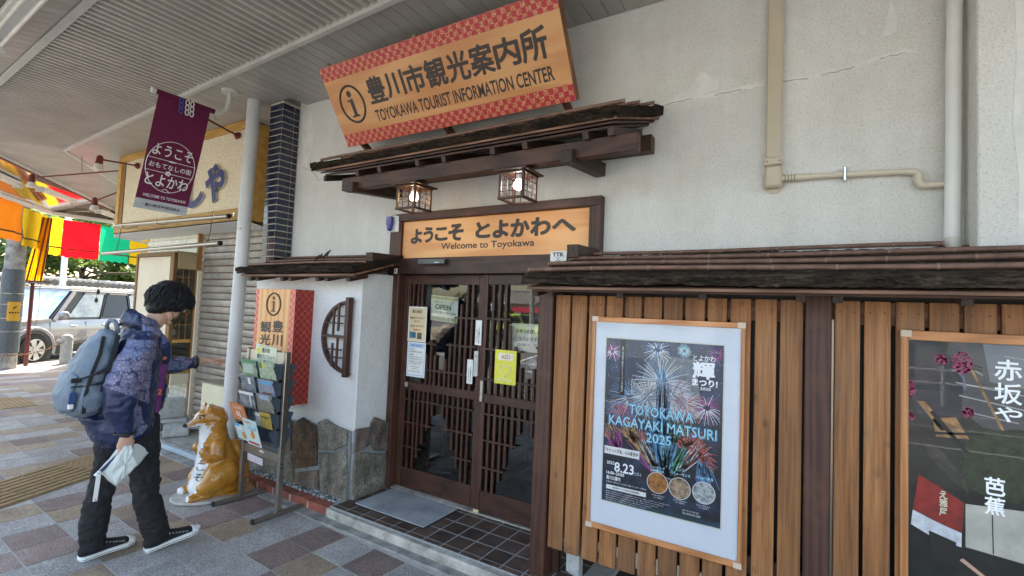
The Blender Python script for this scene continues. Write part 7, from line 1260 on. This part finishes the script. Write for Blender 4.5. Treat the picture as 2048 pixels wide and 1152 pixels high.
def shoe(heel, toe, lift):
    h, t_ = V(heel), V(toe); d = (t_-h).normalized(); L = (t_-h).length; s_ = V((d.y, -d.x, 0)).normalized(); u_ = s_.cross(d); 
    if u_.z < 0: u_ = -u_
    P = lambda f, a, z: h+d*f*L+s_*a+u_*z
    out = [(0, .026), (.04, .036), (.2, .038), (.4, .034), (.6, .042), (.8, .048), (.93, .038), (1.0, .014)]; ring = [(f, a) for f, a in out]+[(f, -a) for f, a in reversed(out)]
    m = MB(); m.prism([P(f, a, .001+(.012*max(0, f-.75)/.25 if lift else 0)) for f, a in ring], u_*.026); m.build('sole', MT['paper'], pe, bevel=.004, seg=2)
    m = MB(); m.prism([P(f, a*1.04, .010+(.012*max(0, f-.75)/.25 if lift else 0)) for f, a in ring], u_*.0025); m.build('sole_stripe', MT['black'], pe)
    m = MB(); chain(m, [(P(.06, 0, .05), .030, .038), (P(.22, 0, .055), .032, .045), (P(.42, 0, .052), .031, .038), (P(.62, 0, .044), .036, .026), (P(.82, 0, .038), .038, .018)], side=s_); chain(m, [(P(.12, 0, .06), .028, .035), (P(.13, 0, .105), .032, .042)], side=s_); sculpt(m, 'upper', BK, pe, .005, 2)
    m = MB(); chain(m, [(P(.84, 0, .036), .041, .019), (P(.95, 0, .030), .033, .012)], side=s_); sculpt(m, 'toe_cap', MT['paper'], pe, .004, 2)
    m = MB()
    for k in range(6): m.tube([P(.40+.062*k, .030+.001*k, .076-.0055*k)+s_*.006*0+u_*.005*math.sin(a)+d*.005*math.cos(a)+s_*.004 for a in [2*math.pi*j/8 for j in range(8)]], .0016, 5, closed=True)
    m.build('eyelets', MT['chrome'], pe)['kind'] = 'stuff'
shoe((-3.49, 1.478, .002), (-3.465, 1.785, .035), True); shoe((-3.672, 1.215, .002), (-3.69, 1.505, .004), False)
# backpack
bk = thing('backpack', 'large grey blue backpack with black straps on the pedestrian back', 'backpack', (-3.56, 1.15, .95))
GB = M('grey_blue_nylon', (.135, .18, .235), .55, var=.2, vs=5, bs=300, bst=.25); STP = M('black_webbing', (.015, .016, .02), .7)
bax = V((0, -.10, 1)).normalized()
bpts = lambda f, s_, z: V((-3.56, 1.235, .93))+V((0, -1, -.10)).normalized()*f+XV*s_+V((0, .08, 1)).normalized()*z
m = MB(); chain(m, [(bpts(.10, 0, .04), .150, .095), (bpts(.11, 0, .12), .160, .105), (bpts(.10, 0, .24), .155, .095), (bpts(.075, 0, .35), .14, .075), (bpts(.045, 0, .43), .11, .045)]); sculpt(m, 'pack_body', GB, bk, .008, 3, disp=fold(10, .008, 1))
m = MB(); chain(m, [(bpts(.185, 0, .04), .115, .032), (bpts(.20, 0, .12), .12, .038), (bpts(.185, 0, .22), .112, .03)]); sculpt(m, 'front_pocket', GB, bk, .007, 3, disp=fold(12, .006, 4))
m = MB(); chain(m, [(bpts(.11, .145, .03), .022, .06), (bpts(.115, .160, .10), .024, .065), (bpts(.11, .155, .17), .018, .06)]); sculpt(m, 'side_pocket', GB, bk, .006, 3, disp=fold(12, .005, 6))
def strap(P, w_, nm='strap', mt=STP): 
    m = MB()
    for a, b_ in zip(P[:-1], P[1:]): a, b_ = V(a), V(b_); m.beam(a-(b_-a)*.04, b_+(b_-a)*.04, .006, w_, upv=(0, 1, .2))
    return m.build(nm, mt, bk, fix=False)
for f in (.055, .125): strap([bpts(f+.02, .158, .02), bpts(f+.03, .172, .12), bpts(f+.015, .165, .24), bpts(f-.01, .150, .34), bpts(f-.03, .10, .43)], .018)
strap([bpts(.20, .118, .20), bpts(.12, .180, .235), bpts(.03, .172, .27)], .020); strap([bpts(.205, .125, .17), bpts(.12, .188, .175), bpts(.03, .175, .19)], .016)
MB().ob(bpts(.195, .132, .205), (.006, 0, 0), (0, .024, 0), (0, 0, .013)).build('buckle', MT['black'], bk, bevel=.003)
m = MB(); m.tube([bpts(.03, -.03, .44), bpts(.05, -.02, .49), bpts(.045, .0, .515), bpts(.03, .02, .515), bpts(.02, .04, .49), bpts(.01, .045, .44)], .012, 8); m.build('top_handle', GB, bk, smooth='all')
m = MB(); m.ob(bpts(.20, .135, .11), (.008, 0, 0), (0, .016, 0), (0, .002, .030)); m.build('blue_tag', M('navy_tag', (.02, .06, .2), .4), bk, bevel=.003); MB().ob(bpts(.20, .135, .065), (.006, 0, 0), (0, .012, 0), (0, 0, .013)).build('white_tag', MT['paper'], bk, bevel=.003)
m = MB(); 
for s_ in (.095, -.095): 
    for a, b_ in zip([(0, 1.30, 1.40), (0, 1.36, 1.425), (0, 1.43, 1.385), (0, 1.478, 1.30), (0, 1.495, 1.18), (0, 1.46, 1.06)][:-1], [(0, 1.36, 1.425), (0, 1.43, 1.385), (0, 1.478, 1.30), (0, 1.495, 1.18), (0, 1.46, 1.06)]): m.beam(V((-3.58+s_, a[1], a[2])), V((-3.58+s_, b_[1], b_[2])), .038, .014, upv=(0, 1, 1))
m.build('shoulder_strap', STP, bk, fix=False, bevel=.004)
# folded white umbrella held in the right hand
um = thing('folded_umbrella', 'white folded umbrella held in the pedestrian hand with its strap dangling', 'umbrella', (-3.33, 1.26, .6))
WU = M('white_umbrella_cloth', (.72, .76, .75), .5, var=.05, vs=20)
ua, ub = V((-3.325, 1.17, .635)), V((-3.315, 1.40, .70)); rnd2 = random.Random(2)
for k in range(6):
    f = k/5; o1 = V((.012*(k-2.5), 0, 0)); hand = V((-3.335, 1.28, .735)); P = [hand+V((0, -.02, 0)), hand+V((0, .015, .0)), V((-3.33, 1.36-.012*k, .715-.006*k)), V((-3.33, 1.405-.014*k, .655-.008*k)), V((-3.33, 1.31-.012*k, .575-.006*k)), V((-3.33, 1.215+.004*k, .545-.006*k)), V((-3.33, 1.165+.006*k, .608))]
    m = MB(); nu = 24; c = sum(P, V())/len(P); vs = []; N_ = 28
    loop = []
    for i in range(len(P)):
        for j in range(4): loop.append(P[i].lerp(P[(i+1) % len(P)], j/4))
    for r_ in (1, .8, .6, .4, .2): vs += [c+(q_-c)*r_+o1+V((.011*math.sin(i*1.35+k)*(1.1-r_)+.006*noise.noise(q_*40+V((k, 0, 0))), 0, 0))+V((0, 0, .004*math.sin(i*2.1))) for i, q_ in enumerate(loop)]
    vs.append(c+o1+V((.006, 0, 0))); L_ = len(loop); fs = [(a*L_+i, a*L_+(i+1) % L_, (a+1)*L_+(i+1) % L_, (a+1)*L_+i) for a in range(4) for i in range(L_)]+[(4*L_+i, 4*L_+(i+1) % L_, 5*L_) for i in range(L_)]
    m.add(vs, fs); o = m.build('umbrella_fold', WU, um, smooth='all', fix=False); sd = o.modifiers.new('s', 'SOLIDIFY'); sd.thickness = .001
MB().cyl(V((-3.335, 1.30, .745)), V((-3.335, 1.155, .60)), .008, n=10).build('shaft', M('navy_shaft', (.02, .02, .08), .4), um, smooth=True); MB().cyl(V((-3.33, 1.165, .612)), V((-3.33, 1.145, .592)), .013, n=12).build('ferrule', MT['paper'], um, smooth=True)
m = MB(); SP = [V((-3.305, 1.150, .622)), V((-3.303, 1.147, .56)), V((-3.303, 1.143, .50)), V((-3.303, 1.141, .465))]
for a, b_ in zip(SP[:-1], SP[1:]): m.beam(a, b_, .0025, .020, upv=(0, 1, 0))
m.build('fastening_strap', MT['paper'], um, fix=False); MB().sph((-3.300, 1.150, .612), .004, 8, 6).sph((-3.300, 1.142, .474), .004, 8, 6).build('strap_snap', M('brass', (.5, .36, .12), .3, metal=1), um, smooth=True)
tag(MB().tube([(-3.50, 1.235, .79), (-3.47, 1.20, .73), (-3.46, 1.175, .685), (-3.462, 1.19, .70), (-3.49, 1.235, .76)], .003, 5).build('strap_loop', STP, pe), None)
# ------------------------------------------------------------------ vehicles
def car(name, label, cat, paint, L=4.75, Wd=1.84, Hh=1.78, hood=1.08, ws0=.95, ws1=.30, rear=.0, wr=.365, fx_=1.42, rx_=-1.38, suv=True, glass=None):
    r_ = thing(name, label, cat, (0, 0, 0)); hw = Wd/2; h = L/2; G_ = glass or MT['carglass']; bl = 1.04 if suv else .92; sill = .42 if suv else .30
    st = [(-h, .86, bl-.10), (-h+.10, .95, bl), (-h*.7, 1, bl+.01), (0, 1, bl), (ws0, 1, bl), (ws0+.10, .995, hood), (h*.62, .97, hood-.03), (h*.86, .92, hood-.11), (h*.97, .84, hood-.22), (h, .74, hood-.36)]
    vs = []
    for x, k, zt in st:
        w_ = hw*k; vs += [(x, -w_*.60, zt+.0), (x, -w_*.93, zt-.02), (x, -w_*.985, zt-.12), (x, -w_, .78 if suv else .66), (x, -w_*1.0, .56), (x, -w_*.95, sill), (x, w_*.95, sill), (x, w_*1.0, .56), (x, w_, .78 if suv else .66), (x, w_*.985, zt-.12), (x, w_*.93, zt-.02), (x, w_*.60, zt+.0)]
    m = MB(); m.add(vs, [(i*12+j, i*12+(j+1) % 12, (i+1)*12+(j+1) % 12, (i+1)*12+j) for i in range(len(st)-1) for j in range(12)]+[tuple(range(11, -1, -1)), tuple((len(st)-1)*12+j for j in range(12))])
    o = m.build('body', paint, r_, smooth=True); s = o.modifiers.new('b', 'BEVEL'); s.width = .025; s.segments = 3; s.limit_method = 'ANGLE'; s.angle_limit = R(28)
    xb0, xb1, xt0, xt1 = -h+.06, ws0+.05, -h+.28-rear, ws1; zt = Hh-.07
    B = lambda x, s_: V((x, s_*hw*.93, bl-.02)); T_ = lambda x, s_: V((x, s_*hw*.76, zt))
    m = MB(); m.add([B(xb0, -1), B(xb1, -1), B(xb1, 1), B(xb0, 1), T_(xt0, -1), T_(xt1, -1), T_(xt1, 1), T_(xt0, 1)], [(0, 1, 5, 4), (1, 2, 6, 5), (2, 3, 7, 6), (3, 0, 4, 7)]); m.build('cabin_shell', MT['black'], r_)
    m = MB(); m.prism([T_(xt0-.03, -1), T_(xt1+.03, -1), T_(xt1+.03, 1), T_(xt0-.03, 1)], ZV*.03); m.prism([V((xt0+.08, -hw*.68, zt+.03)), V((xt1-.08, -hw*.68, zt+.03)), V((xt1-.08, hw*.68, zt+.03)), V((xt0+.08, hw*.68, zt+.03))], ZV*.04); m.build('roof', paint, r_, bevel=.02, seg=2)
    for s_ in (-1, 1):
        def q(f, g, off=.012):
            a = B(xb0, s_).lerp(B(xb1, s_), f); b = T_(xt0, s_).lerp(T_(xt1, s_), f); return a.lerp(b, g)+V((0, s_*off, 0))
        for f0, f1, dark in ((.035, .255, 0), (.285, .565, 1), (.595, .875, 0)):
            MB().quad(q(f0, .08), q(f1, .08), q(f1-(.01 if f1 < .8 else .03), .93), q(f0+.005, .93)).build('side_window', G_[1] if dark else G_[0], r_, fix=False)
            MB().beam(q(f0, .96, .02), q(f1-.02, .96, .03), .03, .035).build('window_visor', paint, r_)
        m = MB()
        for f in (.02, .27, .58): m.beam(q(f, .02, .006), q(f+(.01), .98, .006), .03, .05)
        m.build('door_pillar', MT['black'], r_); MB().beam(q(.97, -.02, .012), q(.975, 1.0, .012), .04, .08).build('front_pillar', paint, r_)
        for x in (.42, -.52): 
            o = MB().sph((x, s_*(hw*.995), bl-.17), .1, 12, 8, sc=(1.1, .28, .26)).build('door_handle', paint if not suv else MT['chrome'], r_, smooth=True)
        m = MB()
        for x in (1.05, .08, -.92): m.beam((x, s_*(hw*1.001), sill+.08), (x-.0, s_*(hw*.985), bl-.06), .008, .008)
        m.build('door_seam', MT['black'], r_); bx('body_moulding', paint, r_, rx_+.5, fx_-.52, *sorted((s_*hw*.98, s_*(hw+.025))), .50, .60, .012)
        MB().sph((ws0-.12, s_*(hw+.10), bl+.10), .13, 14, 10, sc=(.62, .95, .72)).build('door_mirror', paint, r_, smooth=True)
        for wx in (fx_, rx_):
            c = V((wx, s_*(hw-.06), wr)); n_ = V((0, s_, 0))
            MB().cyl(c+n_*.0635, c+n_*.068, wr+.10, n=32).build('wheel_arch', MT['black'], r_); m = MB(); P = [c+V((math.cos(a)*(wr+.125), 0, math.sin(a)*(wr+.115)))+n_*.055 for a in [R(-18)+R(216)*k/22 for k in range(23)]]
            m.tube(P, .045, 8); m.build('fender_flare', paint, r_, smooth='all')
            w_ = MB(); ti = [(wr*.66, -.10), (wr*.93, -.10), (wr, -.07), (wr, .07), (wr*.93, .10), (wr*.66, .10)]; n = 32; vs = [c+V((math.cos(2*math.pi*j/n)*rr_, 0, math.sin(2*math.pi*j/n)*rr_))+n_*y for rr_, y in ti for j in range(n)]
            w_.add(vs, [(i*n+j, i*n+(j+1) % n, (i+1)*n+(j+1) % n, (i+1)*n+j) for i in range(len(ti)-1) for j in range(n)]); wo = w_.build('wheel', MT['rubber'], r_, smooth=True)
            MB().cyl(c+n_*.05, c+n_*.07, wr*.64, n=28).build('rim_back', M('rim_shadow', (.05, .05, .052), .6) if 'rim_shadow' not in bpy.data.materials else bpy.data.materials['rim_shadow'], wo)
            m = MB(); m.tube([c+n_*.085+V((math.cos(a), 0, math.sin(a)))*wr*.64 for a in [2*math.pi*k/28 for k in range(28)]], .018, 6, closed=True)
            for k in range(6):
                a = 2*math.pi*k/6+.3; d = V((math.cos(a), 0, math.sin(a))); e = V((-d.z, 0, d.x)); m.prism([c+n_*.085+d*wr*.12-e*.035, c+n_*.085+d*wr*.62-e*.075, c+n_*.085+d*wr*.62+e*.075, c+n_*.085+d*wr*.12+e*.035], n_*.02)
            m.cyl(c+n_*.08, c+n_*.115, wr*.2, wr*.17, n=18); m.build('rim', MT['alloy'], wo, bevel=.004)
        MB().sph((h-.13, s_*hw*.62, hood-.27), .16, 14, 8, sc=(.75, 1.25, .55)).build('headlight', MT['lens'], r_, smooth=True); bx('tail_light', MT['taill'], r_, -h-.005, -h+.06, *sorted((s_*hw*.72, s_*hw*.88)), .85, 1.15, .01)
    e = V((.02, 0, .012)); MB().quad(B(xb1, -.93)+e, B(xb1, .93)+e, T_(xt1, .93)+e, T_(xt1, -.93)+e).build('windscreen', G_[2], r_, fix=False); e = V((-.02, 0, .01)); MB().quad(B(xb0, .9)+e, B(xb0, -.9)+e, T_(xt0, -.9)+e, T_(xt0, .9)+e).build('rear_window', G_[1], r_, fix=False)
    bx('grille', MT['black'], r_, h-.06, h+.012, -hw*.38, hw*.38, hood-.42, hood-.28, .01); bx('front_bumper', paint, r_, h-.14, h+.07, -hw*.86, hw*.86, sill-.02, sill+.26, .05); bx('rear_bumper', paint, r_, -h-.07, -h+.1, -hw*.88, hw*.88, sill-.02, sill+.22, .05)
    bx('number_plate', MT['paper'], r_, h+.071, h+.078, -.165, .165, sill+.05, sill+.21, .004); bx('underbody', MT['black'], r_, -h+.2, h-.2, -hw*.85, hw*.85, .22, sill-.001, 0)
    if suv:
        for s_ in (-1, 1): MB().tube([(xt0+.1, s_*hw*.62, zt+.07), (xt0+.2, s_*hw*.63, zt+.11), (xt1-.25, s_*hw*.63, zt+.11), (xt1-.12, s_*hw*.62, zt+.07)], .014, 8).build('roof_rail', MT['alloy'], r_, smooth='all')
    return r_
MT['alloy'] = M('alloy', (.50, .50, .49), .3, metal=.7, var=.1); MT['taill'] = M('red_lens', (.35, .01, .01), .2, coat=.5)
cg = lambda n, c, c2, s=1.6: M(n, c, .06, vs=s, c2=c2, coat=1, spec=.8)
MT['carglass'] = (cg('pale_car_glass', (.50, .52, .46), (.10, .11, .10), 2.6), M('dark_car_glass', (.02, .02, .024), .12, spec=.3), cg('windscreen_glass', (.55, .66, .74), (.10, .20, .34), 1.8))
silver = M('silver_paint', (.27, .27, .28), .25, metal=.35, var=.04, coat=.8); lime = M('lime_paint', (.46, .68, .03), .25, var=.04, coat=.8)
c_ = car('parked_car', 'silver off road estate car parked at the roadside behind the pedestrian', 'car', silver); hd_ = R(122.5-180); cx_ = Vector((-14.8, 3.75, 0))-Vector((math.cos(hd_), math.sin(hd_), 0))*1.42-Vector((-math.sin(hd_), math.cos(hd_), 0))*.90; c_.location = (cx_.x, cx_.y, -.09); c_.rotation_euler = (0, 0, hd_)
c_ = car('parked_car', 'bright lime green small car across the street, seen mirrored in the right door glass', 'car', lime, L=3.7, Wd=1.65, Hh=1.52, hood=.95, ws0=.75, ws1=.15, wr=.29, fx_=1.15, rx_=-1.15, suv=False, glass=(MT['carglass'][1], MT['carglass'][1], MT['carglass'][1])); c_.location = (-14.6, -19.5, -.13); c_.rotation_euler = (0, 0, R(12))
# ------------------------------------------------------------------ boundary wall with tiled coping, trees
wd_ = V((-.582, .813, 0)); wn = V((.813, .582, 0)); w0_ = V((-20, 5.2, -.13))
bw = thing('boundary_wall', 'long white plastered wall with grey tiled coping across the side street', 'wall', tuple(w0_))
MB().beam(w0_-wd_*2.6+ZV*.96, w0_+wd_*26+ZV*.96, .18, 1.92).build('wall_face', MT['white'], bw); MB().beam(w0_-wd_*2.7+ZV*.2, w0_+wd_*26.1+ZV*.2, .24, .4).build('stone_footing', MT['conc'], bw); MB().beam(w0_-wd_*2.7+ZV*1.925, w0_+wd_*26.1+ZV*1.925, .5, .05).build('eave_band', MT['cpanel'], bw)
tl = MB(); P = [(-.13+.26*k/10, .022*math.cos(k/10*2*math.pi)) for k in range(11)]; tl.add([(a, y, z+b_) for y, z in ((-.02, .0), (.28, .13)) for a, b_ in P]+[(a, y, z+b_-.025) for y, z in ((-.02, .0), (.28, .13)) for a, b_ in P], [(i, i+1, 12+i, 11+i) for i in range(10)]+[(22+i, 23+i, 1+i, i) for i in range(10)]); tlm = tl.mesh('roof_tile', M('grey_roof_tile', (.20, .20, .205), .4, var=.3, vs=6, hv=.15)); 
ang = math.atan2(wd_.y, wd_.x)
for k in range(86):
    for side in (0, 1):
        p = w0_+wd_*(-2.6+.265*k)+(wn if side == 0 else -wn)*.31+ZV*1.955; link('roof_tile', tlm, bw, p, (0, 0, ang+(math.pi if side == 0 else 0)))
MB().cyl(w0_-wd_*2.7+ZV*2.13, w0_+wd_*20+ZV*2.13, .07, n=12).build('ridge_roll', M('ridge_tile', (.24, .24, .245), .45), bw, smooth=True)
def crown_mesh(seed, rx, ry, rz, n, size, layered=False):
    rt_ = random.Random(seed); m = MB(); cl = []
    for k in range(26 if not layered else 34):
        a = rt_.uniform(0, 6.28); u_ = rt_.uniform(-1, 1); rr_ = (1-u_*u_)**.5*rt_.uniform(.35, 1); cl.append((V((rx*rr_*math.cos(a), ry*rr_*math.sin(a), rz*u_)), rt_.uniform(.16, .34)*rx, rt_.choice((0, 0, 1))))
    for k in range(n):
        c, r_, mi = rt_.choice(cl); d = V((rt_.gauss(0, 1), rt_.gauss(0, 1), rt_.gauss(0, .55))).normalized(); p = c+d*r_*rt_.uniform(.6, 1.05); p.z *= 1; t1 = V((rt_.gauss(0, 1), rt_.gauss(0, 1), rt_.gauss(0, .5))).normalized(); t2_ = t1.cross(d+V((.01, 0, .3))).normalized(); s = size*rt_.uniform(.6, 1.3)
        m.add([p-t1*s, p+t2_*s*.45, p+t1*s, p-t2_*s*.45], [(0, 1, 2, 3)], 1 if (mi and d.z > -.2) or d.z > .75 else 0)
    return m
def tree(x, y, zc, sx_, sz_, seed, label, n=5200, size=.13, group='trees behind the boundary wall', z0=-.13):
    t = thing('tree', label, 'tree', (x, y, z0), group); m = crown_mesh(seed, sx_, sx_, sz_, n, size)
    for v in m.v: v += V((x, y, zc))
    m.build('crown', [MT['leafd']]*2 if y < 0 else [MT['leaf'], MT['leafl']], t, fix=False); m = MB(); rt_ = random.Random(seed+50); top = V((x, y, zc-sz_*.2)); m.tube([(x, y, z0), (x+.1, y, zc*.5), top], [.16, .12, .08], 10)
    for k in range(7):
        a = rt_.uniform(0, 6.28); b_ = V((x, y, zc-sz_*rt_.uniform(.3, .9))); m.tube([b_, b_+V((math.cos(a)*sx_*.45, math.sin(a)*sx_*.45, sz_*.2)), b_+V((math.cos(a)*sx_*.85, math.sin(a)*sx_*.85, sz_*.25))], [.06, .04, .015], 6)
    m.build('trunk', MT['trunk'], t, smooth=True); return t
tree(-22.5, 5.2, 2.7, 1.9, 1.5, 1, 'yellow green pruned tree behind the wall at the left picture edge'); tree(-24.3, 7.4, 2.9, 2.0, 1.5, 2, 'yellow green pruned tree behind the wall, above the car bonnet', 6500); tree(-25.8, 9.9, 2.8, 2.1, 1.4, 3, 'yellow green pruned tree behind the wall, above the car windscreen', 6500)
tree(-27.6, 12.6, 3.0, 2.2, 1.6, 4, 'broad green tree behind the wall, nearest the kiosk panel', 6500); tree(-30, 10.5, 4.2, 2.6, 2.2, 5, 'taller tree further back between the pruned trees', 5000, .16); tree(-27, 5.0, 4.2, 2.5, 2.1, 6, 'taller tree further back at the left', 5000, .16)
# ------------------------------------------------------------------ the other side of the street (mirrored in the glass)
def house(x0, x1, y0, y1, h, rz_, wallm, roofm, label, cat='house', ov=.5):
    t = thing('house', label, cat, (x0, y0, -.13), 'houses across the street'); bx('wall', wallm, t, x0, x1, y0, y1, -.13, h, 0); m = MB(); ym = (y0+y1)/2
    m.prism([(x0-ov, y0-ov, h), (x0-ov, ym, h+rz_), (x0-ov, y1+ov, h), (x0-ov, y1+ov, h-.12), (x0-ov, ym, h+rz_-.15), (x0-ov, y0-ov, h-.12)], (x1-x0+2*ov, 0, 0)); m.build('roof', roofm, t)
    n = max(2, int((x1-x0)/2.2))
    for k in range(n):
        for z in ((1.0,) if h < 4 else (1.0, 3.7)):
            a = x0+(x1-x0)*(k+.28)/n; w = bx('window', MT['alloy'], t, a, a+1.1, y1+.001, y1+.06, z, z+1.1, 0); bx('pane', MT['carglass'][1], w, a+.06, a+.52, y1+.0601, y1+.065, z+.06, z+1.04, 0); bx('pane', MT['carglass'][1], w, a+.58, a+1.04, y1+.0601, y1+.065, z+.06, z+1.04, 0)
    return t
rg_ = M('grey_brown_roof', (.16, .14, .13), .6, vs=8); rb_ = M('dark_slate_roof', (.06, .065, .075), .5, vs=8); wb_ = M('beige_house_wall', (.48, .44, .36), .8, vs=4); ww_ = M('white_house_wall', (.70, .70, .68), .7, vs=4)
house(-33, -24, -44, -38, 2.4, 1.3, wb_, rg_, 'low beige house with brown grey roof across the street'); house(-42, -32, -60, -54, 3.4, 1.2, ww_, rb_, 'white two storey house with slate roof behind the low one')
house(-8.5, -3.0, -20, -15, 5.2, 1.3, ww_, rb_, 'white two storey house right of the low beige house'); house(-1.5, 6, -19, -14.5, 3.0, 1.6, wb_, rg_, 'beige house straight across from the poster fence'); house(8, 16, -20, -14.5, 5.4, 1.5, ww_, rg_, 'tall pale house far right across the street')
t = thing('shop_board', 'pale blue shop board on posts in front of the low beige house', 'sign', (-21, -26, 0)); bx('board', MT['paperb'], t, -22.4, -19.8, -26.15, -26.05, 1.5, 2.3, 0); bx('awning', M('red_awning', (.5, .04, .08), .7), t, -19.2, -16.4, -26.4, -25.6, 1.5, 1.9, 0); bx('post', MT['steel'], t, -22.3, -22.2, -26.14, -26.06, -.13, 1.5, 0)
t = thing('rock_garden_wall', 'rough rock retaining wall lit by the sun across the street', 'wall', (-18, -10.2, -.13)); rw = random.Random(9); rs = M('sunlit_rock', (.36, .31, .25), .9, var=.5, vs=4, bs=20, bst=.8, c2=(.18, .15, .12))
for k in range(36):
    m = MB(); c = V((-24+.3*k+rw.uniform(-.1, .1), -10.4-.3*rw.random(), rw.uniform(-.05, .75))); m.sph(c, rw.uniform(.28, .45), 9, 6, sc=(1, .7, .9))
    for v in m.v: v += V((noise.noise(v*3), noise.noise(v*3+V((5, 0, 0))), noise.noise(v*3+V((0, 7, 0)))))*.16
    m.build('rock', rs, t, smooth=False)
bx('retaining_wall', MT['concl'], t, -24.2, -13.4, -10.95, -10.55, -.13, .7, 0)
t = thing('street_pole', 'concrete power pole across the street with wires', 'utility pole', (-12.6, -16.8, -.13)); MB().cyl((-12.6, -16.8, -.13), (-12.6, -16.8, 8.5), .15, .11, n=16).build('pole', MT['conc'], t, smooth=True); bx('crossarm', MT['steel'], t, -13.4, -11.8, -16.84, -16.76, 7.6, 7.7, 0)
for k in range(3): MB().tube([(-40, -17.5+.2*k, 8.2-.9*k), (-26, -17.1+.2*k, 7.0-.9*k), (-12.6, -16.8, 7.9-.6*k), (4, -16.9, 7.3-.6*k), (25, -17, 7.9-.6*k)], .012, 5).build('wire', MT['black'], t)
for i, (x, y, z, s) in enumerate(((-16.2, -17.0, 2.4, 1.5), (-19.5, -24.5, 1.0, 1.0), (-19, -13.5, 2.6, 1.8), (2.5, -12.5, 2.0, 1.2))): tree(x, y, z, s, s*.9, 20+i, ('round garden tree above the rock wall', 'low shrub in front of the low beige house', 'large garden tree left of the rock wall', 'garden tree opposite the poster fence')[i], 2600, .11, 'garden trees across the street')
t = thing('guard_rail', 'white pipe guard rail across the street', 'railing', (-6, -9.2, -.13))
for k in range(9): MB().cyl((-6.8+1.9*k, -9.3, -.13), (-6.8+1.9*k, -9.3, .75), .04, n=10).build('post', MT['white'], t, smooth=True)
for z in (.35, .65): MB().cyl((-6.9, -9.3, z), (8.5, -9.3, z), .028, n=10).build('rail', MT['white'], t, smooth=True)
bpy.context.view_layer.update()
